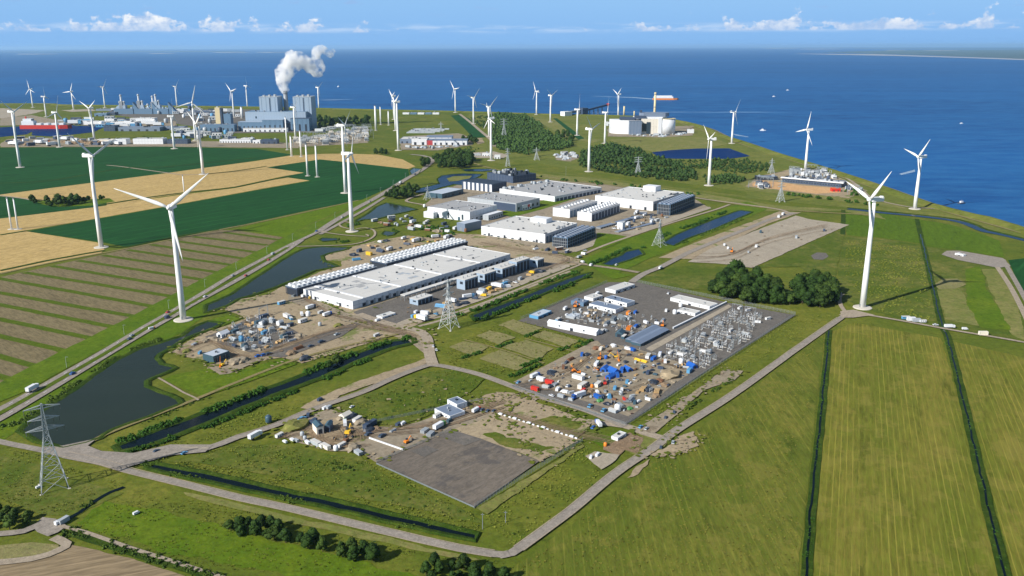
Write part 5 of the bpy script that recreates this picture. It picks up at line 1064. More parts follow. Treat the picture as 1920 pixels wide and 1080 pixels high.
shed('bright white gabled tent hall along the near side of the compound', (1118, 631), (1036, 608), (1125, 627), 620, p_white, p_white, 'y', nd=1, side='x0', name='tent_hall', cat='tent')
shed('light blue cabin row at the left corner of the compound', (1009, 600), (996, 595), (1034, 589), 594, p_cyan, p_rooft, nd=3)
shed('dark grey ribbed double shed, right half, beside the gravel', (1201, 651), (1187, 645), (1253, 624), 643, p_teal, p_slate, 'x', nd=3)
shed('dark grey ribbed double shed, left half, beside the gravel', (1186, 645), (1174, 641), (1236, 619), 637, p_teal, p_slate, 'x', nd=3)
shed('low white cabin below the long white shed', (1303, 594), (1272, 586), (1313, 589), 588, p_white, p_roofw, nd=1, side='x0')
shed('small white shed with open roof at the compound cluster edge', (1112, 566), (1098, 561), (1130, 560), 560, p_white, p_roofw, nd=1)
shed('blue and white cabin stack left of the compound cluster', (1094, 576), (1074, 570), (1104, 571), 568, p_blue, p_slate, nd=2)
shed('flat grey shed behind the tent hall end', (1076, 600), (1062, 596), (1090, 594), 595, p_lgrey, p_rooft, nd=1)
b = shed('blue-grey box shed with pale roof on the lakeside grass', (401, 682), (385, 675), (431, 671), 669, p_teal, p_rooft, nd=2, group=None)
b = shed('white building with slate roof beside the sandy works yard, lower wing', (844, 789), (811, 776), (872, 779), 781, p_white, p_slate, nd=1, side='x0', group=None)
b = shed('white building with slate roof beside the sandy works yard, taller wing', (857, 771), (833, 763), (876, 765), 759, p_white, p_slate, nd=1, side='x0', group=None)
b = shed('small white ribbed cabin on the green plot by the site road', (1158, 829), (1146, 825), (1174, 819), 822, p_white, p_roofw, nd=1, group=None)
b = shed('low white service shed on the far asphalt pad by the coast', (1806, 482), (1788, 479), (1811, 481), 478, p_white, p_roofw, nd=1, side='x0', group=None)
b = shed('white equipment shed at the near end of the hall apron', (717, 599), (706, 596), (742, 591), 595, p_white, p_roofw, nd=1, group=None)

# ------------------------------------------------------------------ far industry: buildings that face the viewer
def far(name, label, cat, x0, x1, yb, yt, depth, wall=p_white, roof=None, group=None, yb2=None, h=None, nw=0, stripe=None, parent=None):
    b = B(name, label, cat, (x0, yb), (x0, yb - 1), (x1, yb2 or yb), yt, group, h); b.y0, b.y1, b.W = 0, depth, depth; b.shell(wall, roof or p_roofg, .6)
    for k in range(nw): b.face('door', 'y0', b.L * (k + .3) / nw, b.L * (k + .62) / nw, .2, b.h * .5, p_dark)
    if stripe: b.face('band', 'y0', 0.5, b.L - .5, b.h * .05, b.h * .3, stripe, d=.2)
    b.vents(int(b.L / 14), int(x0), size=(2, 6), hh=(1, 3)); return b
def wing(b, name, x0, x1, yb, yt, y0, y1, wall, roof, n=0, h=None):
    """another volume of the same building, placed by its front edge"""
    A_ = P(x0, yb); C_ = P(x1, yb); u0 = (A_ - b.o).dot(Vector((math.cos(b.ang), math.sin(b.ang), 0))); L_ = (C_ - A_).length; hh = h or HT((x0 + x1) / 2, yb, yt)
    o = MB().box(u0, u0 + L_, y0, y1, 0, hh).build(name, wall, b.e); MB().box(u0 - .5, u0 + L_ + .5, y0 - .5, y1 + .5, hh, hh + .8).build('roof', roof, o)
    for k in range(n): MB().box(u0 + L_ * (k + .3) / n, u0 + L_ * (k + .6) / n, y0 - .3, y0 - .01, .5, hh * .55).build('door', p_dark, o)
    for k in range(4): xx = u0 + L_ * (k + .5) / 4; MB().box(xx - .25, xx + .25, y0 - .35, y0 - .01, hh * .1, hh * .99).build('rib', p_blue, o)
    return o, u0, L_, hh
ps = far('power_station', 'pale blue power station with two tall boiler blocks by the sea', 'power station', 462, 575, 244, 210, 60, p_blue2, p_blue, yb2=244)
for (x0, x1) in ((487, 521), (550, 584)):
    o, u0, L_, hh = wing(ps, 'boiler_house', x0, x1, 243.5, 182.5, 24, 78, p_blue2, p_lgrey)
    for k in range(3): MB().box(u0 + L_ * (.12 + .3 * k), u0 + L_ * (.22 + .3 * k), 40, 52, hh + .8, hh + 4.5 + k).build('roof_unit', p_lgrey, o)
    MB().box(u0 + L_ * .55, u0 + L_ * .6, 23.6, 23.95, hh * .3, hh * .97).build('lift_shaft', p_navy, o)
wing(ps, 'side_hall', 440, 487, 248, 231, -32, -4, p_blue, p_blue2, 6); wing(ps, 'side_hall', 485, 524, 248.5, 227, -34, -.5, p_blue, p_blue2, 4); wing(ps, 'side_hall', 541, 576, 247.5, 224, -30, -.5, p_blue, p_navy, 3)
wing(ps, 'low_annex', 446, 530, 250, 244, -50, -36, p_white, p_roofw, 9); wing(ps, 'low_annex', 524, 541, 247, 234, -20, -.6, p_navy, p_dark)
MB().box(30, 34, -.4, -.01, 34, 40).build('window', m_glass, ps.e)
def stack(label, px, py, ty, r0, r1, mat, name='chimney', bands=True, group=None):
    b = P(px, py); h = HT(px, py, ty); e = empty(name, (b.x, b.y, 0)); m = MB(); m.sm = True; m.lathe([(r0, 0), ((r0 + r1) / 2, h * .5), (r1, h)], 24); m.build('shaft', mat, e)
    MB().cyl((0, 0, h + .02), (0, 0, h + .6), r1 * .8, r1 * .8, 20).build('flue', p_dark, e)
    if bands:
        for k in (.62, .95): q = MB(); q.lathe([(r1 + 1.2, h * k), (r1 + 1.2, h * k + 1.6)], 20); q.build('gallery', p_grey, e)
    return tag(e, label, 'chimney', group), h
_, CHH = stack('tall grey steaming chimney between the two boiler blocks', 539.5, 240, 171, 8, 6.4, p_grey)
f = far('silo_tower', 'tall tan silo tower left of the power station', 'silo', 405, 414, 233, 202, 16, p_tan, p_tan); MB().box(f.L, f.L + 6, 0, 16, 0, f.h * .96).build('stair_tower', p_navy, f.e)
f = far('plant_building', 'blue-grey arched block between silo tower and power station', 'plant building', 421, 434, 240, 214, 22, p_blue, p_slate)
f = far('plant_building', 'low blue plant hall with pipe bridges left of the power station', 'plant building', 376, 440, 247, 234, 26, p_blue, p_slate, nw=8)
for i, (x0, x1, st, lb) in enumerate(((214, 250, ((227, 177), (232, 189), (224, 189)), 'leftmost'), (258, 286, ((260, 176), (266, 188), (276, 194)), 'middle'), (291, 316, ((286, 179), (292, 176), (297, 187)), 'rightmost'))):
    f = far('gas_power_block', 'blue-grey gas turbine block with white stacks, %s of three' % lb, 'power block', x0, x1, 214, 204, 30, p_blue, p_navy, 'gas power blocks'); f.vents(8, i, size=(4, 9), hh=(2, 7), mat=p_blue2)
    for k, (sx, sy) in enumerate(st):
        u = (P(sx, 214) - f.o).dot(Vector((math.cos(f.ang), math.sin(f.ang), 0))); hh = HT(sx, 213, sy); o = MB().box(u - 6, u + 6, 6, 22, f.h, hh * .66).build('boiler_casing', p_blue2 if k else p_grey, f.e); MB().cyl((u, 12, hh * .66), (u, 12, hh), 3.2, 2.8, 14).build('stack', p_white, o); MB().cyl((u, 12, hh - 6), (u, 12, hh - 2), 4.4, 4.4, 14).build('stack_gallery', p_lgrey, o)
    MB().add([(f.L, 2, 0), (f.L + 34, 2, 0), (f.L, 2, f.h * 2.2), (f.L, 20, 0), (f.L + 34, 20, 0), (f.L, 20, f.h * 2.2)], [(0, 1, 2), (5, 4, 3), (1, 4, 5, 2), (0, 3, 4, 1), (0, 2, 5, 3)]).build('sloping_duct', p_blue, f.e)
for a in ((141, 186, 234, 228.5, 40, 'long white quay warehouse with rounded left end', p_white, p_roofw, 0), (193, 253, 234.5, 229, 40, 'white quay warehouse with red end panel', p_white, p_roofw, 0), (255, 286, 232, 222.5, 40, 'tall white block at the right end of the quay', p_white, p_roofw, 2), (196, 214, 228, 223, 30, 'low white hall behind the quay warehouses', p_white, p_lgrey, 0), (222, 300, 246, 239, 40, 'long grey-roofed quay hall with curved front', p_slate, p_slate, 5), (195, 216, 246, 236, 30, 'navy quay building with two round tanks', p_navy, p_navy, 0), (300, 345, 244, 238, 30, 'dark grey hall right of the curved quay hall', p_slate, p_grey, 4), (177, 200, 218, 213, 26, 'small blue and white hall near the gas plant', p_blue, p_blue2, 2), (202, 216, 216, 211, 26, 'small navy hall near the gas plant', p_navy, p_slate, 1), (180, 214, 208, 204.5, 20, 'flat navy roof on the shore left of the gas plant', p_slate, p_navy, 0), (318, 345, 212, 205, 40, 'white tank hall right of the gas plant', p_white, p_roofw, 0), (345, 410, 214, 209, 40, 'long navy shed on the shore behind the silo tower', p_navy, p_slate, 0),
          (218, 237, 271, 261, 24, 'white hall with teal gable by the green crop', p_white, p_roofg, 1), (250, 306, 270.5, 260.5, 26, 'long white hall with teal gable by the green crop', p_white, p_roofg, 0), (183, 216, 268, 262, 20, 'beige low hall behind the raised turbine blades', p_beige, p_roofw, 2), (314, 352, 270, 262, 24, 'dark barn with arched roof by the green crop', p_navy, p_teal, 0), (412, 470, 268, 262, 22, 'long white ribbed hall with red van at its end', p_white, p_roofg, 12), (474, 488, 269, 263, 16, 'short white hall between ribbed hall and navy shed', p_white, p_roofw, 2), (490, 520, 270, 262, 18, 'navy shed below the power station', p_navy, p_teal, 3), (452, 474, 262, 259.5, 16, 'thin white hall behind the ribbed hall', p_white, p_roofw, 3)):
    far('industrial_hall', a[5], 'industrial hall', a[0], a[1], a[2], a[3], a[4], a[6], a[7], nw=a[8])
f = far('works_hall', 'white works hall with grey roofs beyond the road bend', 'works hall', 772, 801, 272, 261, 46, p_white, p_roofw, nw=2)
wing(f, 'side_hall', 801, 812, 271, 262, 0, 30, p_red, p_slate); wing(f, 'side_hall', 812, 876, 271.5, 263, -2, 40, p_white, p_slate, 6); wing(f, 'rear_hall', 804, 851, 263, 253, 50, 100, p_white, p_slate, 4)
far('works_hall', 'white roofed hall with dark wall left of the works hall', 'works hall', 750, 796, 269, 261, 60, p_slate, p_roofw, nw=5)
for i in range(4): far('greenhouse_row', 'long pale flat-roofed row on the north meadow, %s from the front' % ORD[i + 1], 'shed row', 762 + i * 4, 815 + i * 9, 250 - i * 2.2, 248.3 - i * 2.2, 12, p_lgrey, p_white, 'pale rows on the north meadow')
for i in range(5): far('site_cabin', 'small cabin in the row on the shore, %s from the left' % ORD[i + 1], 'site cabin', 755 + i * 14, 767 + i * 14, 214.5, 211.5, 16, (p_white, p_blue)[i % 2], p_lgrey, 'cabin row on the shore')
far('works_cabin', 'white cabin right of the turbine in the small works yard', 'site cabin', 927, 938, 298, 291.5, 10, p_white, p_roofw, nw=2)
far('works_shed', 'white shed on the small works yard', 'shed', 904, 918, 293, 288, 12, p_white, p_roofw, nw=3)
far('works_shed', 'long grey shed on the small works yard', 'shed', 884, 902, 292, 289, 8, p_lgrey, p_roofw, nw=5)
# waste incinerator
f = far('incinerator', 'white waste incinerator with curved front and round silo end', 'incinerator', 1202, 1236, 252, 223, 50, p_beige, p_roofg)
o = MB(); 
arc = [(-84, 44), (-80, 30), (-70, 17), (-56, 9), (-36, 4), (-14, 2)]; o.prism(arc + [(4, 2), (4, 60), (-84, 60)], 0, HT(1165, 246, 221)); o.build('curved_hall', p_white, f.e)
wing(f, 'grey_wing', 1179, 1202, 252.5, 227, -12, -.5, p_slate, p_slate); MB().box(2, 14, -.5, -.01, 8, 30).build('window', m_glass, f.e)
cx = f.L + 22; o = MB(); o.sm = True; o.lathe([(24, 0), (24, HT(1252, 250, 222))], 40, cx, 20); o.build('round_silo', p_white, f.e); q = MB(); q.lathe([(24.8, HT(1252, 250, 222)), (24.8, HT(1252, 250, 222) + 1)], 40, cx, 20); q.build('silo_roof', p_tan, f.e)
hh = f.h; MB().prism([(-14, 8), (cx - 14, 2), (cx + 2, 30), (cx - 18, 58), (0, 60), (-20, 34)], hh, hh + 5).build('upper_hall', p_white, f.e); MB().prism([(6, 10), (cx - 6, 8), (cx + 8, 32), (cx - 14, 52), (8, 50), (-4, 30)], hh + 5, hh + 15).build('slanted_roof', p_slate, f.e); MB().prism([(-20, 4), (10, 0), (12, 16), (-18, 22)], hh, hh + 8).build('roof_plant', p_navy, f.e)
MB().prism([(-60, 14), (-16, 8), (-10, 40), (-56, 50)], hh - 3, hh + 3).build('roof_plant', p_navy, f.e); MB().box(14, 24, -2, -.01, 2, hh * .8).build('tall_window', m_glass, f.e); MB().box(f.L - 4, f.L + 6, -1, 14, 0, hh + 3).build('corner_tower', p_white, f.e); MB().box(-2, 4, 26, 34, hh, hh + 22).build('dark_stack', p_navy, f.e)
stack('slender tan chimney of the waste incinerator', 1226, 246, 173, 3.6, 3.0, p_tan, bands=True); stack('short cream chimney left of the incinerator', 1170, 217, 199, 3.2, 3, p_tan, bands=False); stack('shorter cream chimney behind the incinerator', 1189, 219, 208, 2.6, 2.4, p_tan, bands=False)
far('site_cabin', 'small white tank house right of the incinerator', 'tank house', 1289, 1301, 250, 243, 12, p_white, p_roofw)
far('shed', 'small white shed left of the curved incinerator front', 'shed', 1137, 1149, 236, 229, 14, p_white, p_roofw, nw=1)
# coastal plant
sheet('orange_forecourt', [(1411, 345), (1420, 338), (1466, 343), (1500, 348), (1576, 354), (1575, 362), (1530, 364), (1470, 357), (1412, 350)], ground('orange_forecourt', [(226, 182, 130), (214, 168, 118), (232, 190, 140)], (40, 10, 3), bump=.1), 4, wob=1)
b = B('coastal_plant', 'long dark building with white roof edge at the coastal plant', 'industrial hall', (1466, 342), (1466, 341), (1577, 352.5), 334); b.y0, b.y1, b.W = 0, 30, 30; b.shell(p_navy, p_roofw, 1.4); b.box('roof_edge', -2, b.L + 4, -2.5, 3, b.h + .5, b.h + 2.2, p_white); b.vents(26, 8, size=(3, 6), hh=(1, 4)); windows(b, 'y0', 22, b.h * .35, b.h * .6, 3)
far('plant_building', 'dark low building at the left end of the coastal plant', 'plant building', 1420, 1458, 338, 332, 20, p_dark, p_slate, nw=4)
far('shed', 'red and cream shed at the right end of the orange forecourt', 'shed', 1560, 1576, 360, 354, 10, p_red, p_orange, nw=2)
far('plant_building', 'grey plant block behind the coastal plant roof', 'plant building', 1484, 1500, 326, 317, 14, p_lgrey, p_grey, nw=2)
far('site_cabin', 'white cabin on the dike side of the coastal plant', 'site cabin', 1548, 1554, 330, 325, 8, p_white, p_roofw)
# ------------------------------------------------------------------ vehicles, machines, stores: each kind is built once and then copied
PROTO = {}
def part(m, name, mat, e, **k): return m.build(name, mat, e, **k)
def wheels(e, xs, y, r=.42, w=.28):
    for x in xs:
        for s in (-1, 1): MB().cyl((x, s * y - w / 2, r), (x, s * y + w / 2, r), r, r, 10).build('wheel', p_tyre, e)
def k_car(e, c):
    m = MB(); m.prism([(-2.2, .35), (2.2, .35), (2.25, .75), (1.2, .95), (-2.1, 1.0), (-2.25, .8)], -.88, .88); m.v = [(x, z, y) for x, y, z in m.v]; m.f = [f[::-1] for f in m.f]; part(m, 'body', c, e)
    m = MB(); m.add([(-1.9, -.78, .98), (1.1, -.78, .95), (1.1, .78, .95), (-1.9, .78, .98), (-1.4, -.62, 1.48), (.35, -.62, 1.48), (.35, .62, 1.48), (-1.4, .62, 1.48)], [(0, 1, 5, 4), (1, 2, 6, 5), (2, 3, 7, 6), (3, 0, 4, 7)]); part(m, 'window', m_glass, e)
    part(MB().box(-1.4, .35, -.62, .62, 1.46, 1.53), 'roof', c, e); wheels(e, (-1.35, 1.4), .8, .33)
def k_van(e, c):
    m = MB(); m.prism([(-2.8, .4), (2.7, .4), (2.75, 1.1), (2.1, 1.3), (1.6, 2.2), (-2.8, 2.3)], -1, 1); m.v = [(x, z, y) for x, y, z in m.v]; m.f = [f[::-1] for f in m.f]; part(m, 'body', c, e)
    part(MB().add([(2.12, -.85, 1.34), (2.12, .85, 1.34), (1.66, .8, 2.14), (1.66, -.8, 2.14)], [(0, 1, 2, 3)]), 'windscreen', m_glass, e); wheels(e, (-1.8, 1.8), .9)
def k_truck(e, c, c2=None):
    part(MB().box(3.0, 5.0, -1.2, 1.2, .9, 3.1), 'cab', c, e); part(MB().box(5.0, 5.04, -1, 1, 1.9, 2.9), 'windscreen', m_glass, e); part(MB().box(-5, 2.7, -1.25, 1.25, 1.2, 3.7), 'cargo_box', c2 or p_white, e); part(MB().box(-5, 5, -.5, .5, .7, 1.1), 'chassis', p_dark, e); wheels(e, (-3.8, -2.6, 3.9), 1.0, .5)
def k_container(e, c):
    m = MB().box(-3, 3, -1.2, 1.2, .1, 2.65)
    for i in range(12): m.box(-2.85 + i * .5, -2.65 + i * .5, -1.25, 1.25, .2, 2.55)
    part(m, 'corrugated_body', c, e); part(MB().box(3.0, 3.06, -1.1, 1.1, .2, 2.55), 'door', c, e); f = MB()
    for x in (-3, 2.9):
        for y in (-1.24, 1.14): f.box(x - .03, x + .13, y, y + .1, .05, 2.72)
    part(f, 'corner_frame', p_grey, e)
def k_cabin(e, c):
    part(MB().box(-4, 4, -1.5, 1.5, .3, 2.9), 'wall', c, e); part(MB().box(-4.1, 4.1, -1.6, 1.6, 2.9, 3.05), 'roof', p_roofw, e)
    for i in range(3): part(MB().box(-3.2 + i * 2.4, -2.0 + i * 2.4, -1.55, -1.502, 1.3, 2.3), 'window', m_glass, e)
    part(MB().box(3.0, 3.8, -1.55, -1.502, .35, 2.4), 'door', p_grey, e); part(MB().box(-3.8, 3.8, -1.2, 1.2, 0, .3), 'footing', p_dark, e)
def k_digger(e, c):
    for s in (-1, 1): part(MB().box(-1.8, 1.8, s * 1.2 - .3, s * 1.2 + .3, 0, .8), 'track', p_tyre, e)
    part(MB().box(-2.0, 1.0, -1.2, 1.2, .9, 2.2), 'body', c, e); part(MB().box(-.2, 1.3, .2, 1.2, 2.2, 3.2), 'cab', m_glass, e)
    m = MB(); m.bar((1, 0, 1.8), (3.8, 0, 4.2), .5); m.bar((3.8, 0, 4.2), (5.6, 0, 1.6), .4); part(m, 'boom', c, e); part(MB().prism([(5.1, -.6), (6.2, -.6), (6.2, .6), (5.1, .6)], .3, 1.3), 'bucket', p_dark, e)
def k_crane(e, c):
    part(MB().box(-4.5, 4.5, -1.3, 1.3, .7, 1.8), 'carrier', c, e); part(MB().box(-2, 1, -1.1, 1.1, 1.8, 3.2), 'superstructure', c, e); wheels(e, (-3.4, -1.6, 1.6, 3.4), 1.1, .55)
    m = MB()
    for s in (-.4, .4):
        for t in (-.4, .4): m.bar((-1, s, 3 + t), (13, s * .5, 15 + t * .5), .22)
    for k in range(10): a = k / 10; m.bar((-1 + 14 * a, -.4, 2.6 + 12 * a), (-1 + 14 * (a + .1), .4, 3.4 + 12 * (a + .1)), .14)
    part(m, 'boom', c, e); part(MB().bar((13, 0, 14.8), (13, 0, 4), .1), 'hoist_cable', p_dark, e)
def heap(e, c, seed=1, sx=5, sy=4, sz=2.4):
    v, f = lump((0, 0, 0), (sx, sy, sz), 2, seed, .5); m = MB(); m.add([tuple(p) for p in v], [tuple(q) for q in f]); return part(m, 'pile', c, e)
def k_heap(e, c): heap(e, c, 1)
def k_bigheap(e, c): heap(e, c, 4, 10, 7, 4)
def k_timber(e, c):
    for i in range(4): m = MB(); [m.box(-2.6, 2.6, -1.4 + j * .7, -1.4 + j * .7 + .5, i * .45, i * .45 + .35) for j in range(4)]; part(m, 'plank_layer', c, e)
def k_pipes(e, c):
    n = 0
    for k, cnt in ((0, 5), (1, 4), (2, 3)):
        for j in range(cnt): y = (j - (cnt - 1) / 2) * .8; part(MB().cyl((-4, y, .4 + k * .7), (4, y, .4 + k * .7), .38, .38, 8), 'pipe', c, e)
def k_tent(e, c):
    m = MB(); m.gable(-4.5, 4.5, -3, 3, 2.6, 4.6); part(m, 'canopy', c, e); part(MB().box(-4.3, 4.3, -2.8, 2.8, 0, 2.6), 'wall', c, e); part(MB().box(-4.34, -4.302, -1.4, 1.4, .1, 2.3), 'opening', p_dark, e)
def k_tank(e, c):
    m = MB(); m.sm = True; m.lathe([(1.6, .3), (1.7, .5), (1.7, 3.2), (1.2, 3.8), (.3, 4.0)], 16); part(m, 'vessel', c, e); part(MB().lathe([(1.3, 0), (1.3, .3)], 12), 'plinth', m_found, e); part(MB().cyl((0, 0, 4), (0, 0, 4.6), .25, .25, 8), 'valve', p_grey, e)
def k_crusher(e, c):
    part(MB().box(-5, 5, -2.6, 2.6, 0, 6.4), 'housing', c, e); part(MB().gable(-5.3, 5.3, -2.9, 2.9, 6.4, 8.2), 'roof', p_teal, e); part(MB().box(-5.1, -5.005, -1.4, 1.4, 1, 4.5), 'opening', p_dark, e)
    m = MB(); m.bar((5, 0, 1.5), (11, 0, 5.5), 1.1); part(m, 'conveyor', p_navy, e); m = MB(); [m.bar((7, s, 0), (8.5, s, 3.8), .25) for s in (-.8, .8)]; part(m, 'support', p_grey, e)
def k_barrier(e, c): m = MB(); m.prism([(-1.5, 0), (1.5, 0), (1.5, .5), (1.35, 1.1), (-1.35, 1.1), (-1.5, .5)], -.55, .55); m.v = [(x, z, y) for x, y, z in m.v]; m.f = [f[::-1] for f in m.f]; part(m, 'block', c, e); part(MB().box(-1.2, 1.2, -.5, .5, 1.1, 1.5), 'cap', c, e)
# switchgear
def feet(e, w, h, c=None):
    m = MB()
    for s in (-1, 1): m.bar((s * w, -.3, .2), (s * w, 0, h), .22); m.bar((s * w, .3, .2), (s * w, 0, h), .22)
    m.bar((-w, 0, h), (w, 0, h), .26); part(m, 'support_frame', c or p_grey, e); part(MB().box(-w - .6, w + .6, -.7, .7, 0, .25), 'plinth', m_found, e)
def k_breaker(e, c):
    feet(e, 2.2, 2.4)
    for x in (-2.2, 0, 2.2): part(MB().lathe([(.26, 2.4), (.34, 2.6), (.22, 3.2), (.34, 3.8), (.2, 4.6), (.34, 4.7)], 8, x, 0), 'insulator', c, e)
    part(MB().box(-2.5, 2.5, -.12, .12, 4.7, 4.9), 'busbar', p_lgrey, e)
def k_disconnector(e, c):
    feet(e, 1.5, 2.6)
    for x in (-1.5, 1.5): part(MB().lathe([(.24, 2.6), (.2, 4.2), (.3, 4.3)], 8, x, 0), 'insulator', c, e)
    part(MB().bar((-1.5, 0, 4.3), (.4, 0, 5.8), .18), 'switch_arm', p_lgrey, e); part(MB().box(1.0, 1.9, -.4, .4, .4, 1.4), 'drive_box', c, e)
def k_post(e, c):
    part(MB().lathe([(.5, 0), (.5, .3), (.16, .35), (.13, 3.4)], 10), 'post', p_grey, e); part(MB().lathe([(.3, 3.4), (.2, 4.0), (.3, 4.5), (.2, 5.1), (.34, 5.3)], 8), 'insulator', c, e)
def k_transformer(e, c):
    part(MB().box(-2.6, 2.6, -1.7, 1.7, .4, 3.6), 'tank', c, e); part(MB().box(-3.2, 3.2, -2.2, 2.2, 0, .4), 'plinth', m_found, e)
    for s in (-1, 1): m = MB(); [m.box(-2.3 + i * .6, -2.15 + i * .6, *sorted((s * 1.72, s * 2.6)), .8, 3.2) for i in range(8)]; part(m, 'radiator', p_lgrey, e)
    for x in (-1.5, 0, 1.5): part(MB().cyl((x, 0, 3.6), (x, .4, 5.6), .26, .12, 8), 'bushing', p_grey, e)
    part(MB().cyl((-2.2, -1.1, 4.3), (2.0, -1.1, 4.3), .42, .42, 10), 'oil_conservator', c, e)
def k_gantry(e, c):
    m = MB()
    for s in (-1, 1):
        m.bar((s * 6, -.6, 0), (s * 6, -.15, 9), .26); m.bar((s * 6, .6, 0), (s * 6, .15, 9), .26)
        for k in range(5): m.bar((s * 6, -.6 + k * .09, k * 1.8), (s * 6, .6 - (k + 1) * .09, (k + 1) * 1.8), .14)
    part(m, 'leg', c, e); m = MB(); m.bar((-6, 0, 9), (6, 0, 9), .26); m.bar((-6, 0, 8.2), (6, 0, 8.2), .26); [m.bar((-6 + k * 1.5, 0, 8.2 + .8 * (k % 2)), (-4.5 + k * 1.5, 0, 9 - .8 * (k % 2)), .15) for k in range(8)]; part(m, 'beam', c, e)
    for x in (-3.5, 0, 3.5): part(MB().cyl((x, 0, 8.2), (x, 0, 6.8), .18, .12, 6), 'insulator', p_lgrey, e)
def k_reel(e, c):
    for s in (-1, 1): part(MB().cyl((0, s * .9, 1.3), (0, s * 1.05, 1.3), 1.3, 1.3, 16), 'flange', c, e)
    part(MB().cyl((0, -.9, 1.3), (0, .9, 1.3), .8, .8, 12), 'cable_winding', p_dark, e)
KINDS = {'car': (k_car, 'parked_car', 'car'), 'van': (k_van, 'van', 'van'), 'truck': (k_truck, 'truck', 'truck'), 'container': (k_container, 'container', 'container'), 'cabin': (k_cabin, 'site_cabin', 'site cabin'), 'digger': (k_digger, 'excavator', 'excavator'), 'crane': (k_crane, 'mobile_crane', 'crane'), 'heap': (k_heap, 'spoil_heap', 'heap'), 'bigheap': (k_bigheap, 'spoil_heap', 'heap'), 'timber': (k_timber, 'timber_stack', 'timber stack'), 'pipes': (k_pipes, 'pipe_stack', 'pipe stack'), 'tent': (k_tent, 'storage_tent', 'tent'), 'tank': (k_tank, 'storage_tank', 'tank'), 'crusher': (k_crusher, 'crushing_machine', 'crusher'), 'barrier': (k_barrier, 'concrete_block', 'concrete block'), 'breaker': (k_breaker, 'circuit_breaker', 'circuit breaker'), 'disconnector': (k_disconnector, 'disconnector', 'disconnector'), 'post': (k_post, 'insulator_post', 'insulator post'), 'transformer': (k_transformer, 'transformer', 'transformer'), 'gantry': (k_gantry, 'busbar_gantry', 'gantry'), 'reel': (k_reel, 'cable_reel', 'cable reel')}
COL = {'white': p_white, 'grey': p_lgrey, 'dark': p_navy, 'blue': p_bluep, 'light blue': p_cyan, 'red': p_red, 'orange': p_orange, 'yellow': p_yellow, 'green': p_green, 'beige': p_beige, 'teal': p_teal, 'brown': paint('rusty_brown', (120, 84, 60), .8), 'sand': g_sand, 'gravel': g_gravel, 'earth': g_earth, 'steel': m_steel, 'grassy': g_dry, 'black': p_dark, 'timber': paint('sawn_timber', (196, 164, 116), .8)}
NOUN = {'tent': 'storage tent', 'tank': 'storage tank', 'cabin': 'site cabin', 'digger': 'excavator', 'heap': 'spoil heap', 'bigheap': 'spoil heap', 'timber': 'timber stack', 'pipes': 'pipe stack', 'crusher': 'crushing machine', 'barrier': 'concrete block', 'breaker': 'circuit breaker', 'post': 'insulator post', 'gantry': 'busbar gantry', 'reel': 'cable reel', 'crane': 'mobile crane', 'car': 'car', 'container': 'container'}
def put(kind, c, px, py, where, rz=None, s=1.0, group=None, world=None, label=None, z=None):
    fn, name, cat = KINDS[kind]; key = (kind, c)
    if key not in PROTO:
        e = empty(name); fn(e, COL[c]); PROTO[key] = e
    else: e = copy_tree(PROTO[key])
    p = world or P(px, py); e.location = (p.x, p.y, .5 if z is None else z); e.rotation_euler = (0, 0, SITE + (rnd.choice([0, 1.5708, .3, 1.9, -.4]) if rz is None else rz)); e.scale = (s, s, s)
    lab = label or '%s %s %s' % (c if kind not in ('heap', 'bigheap') else {'sand': 'sand coloured', 'gravel': 'grey gravel', 'earth': 'brown earth', 'grassy': 'grass covered', 'black': 'black'}.get(c, c), NOUN.get(kind, kind), where)
    return pend(e, lab, cat, group or '%ss %s' % (NOUN.get(kind, kind), where))
W1 = 'in the gravel half of the fenced compound'
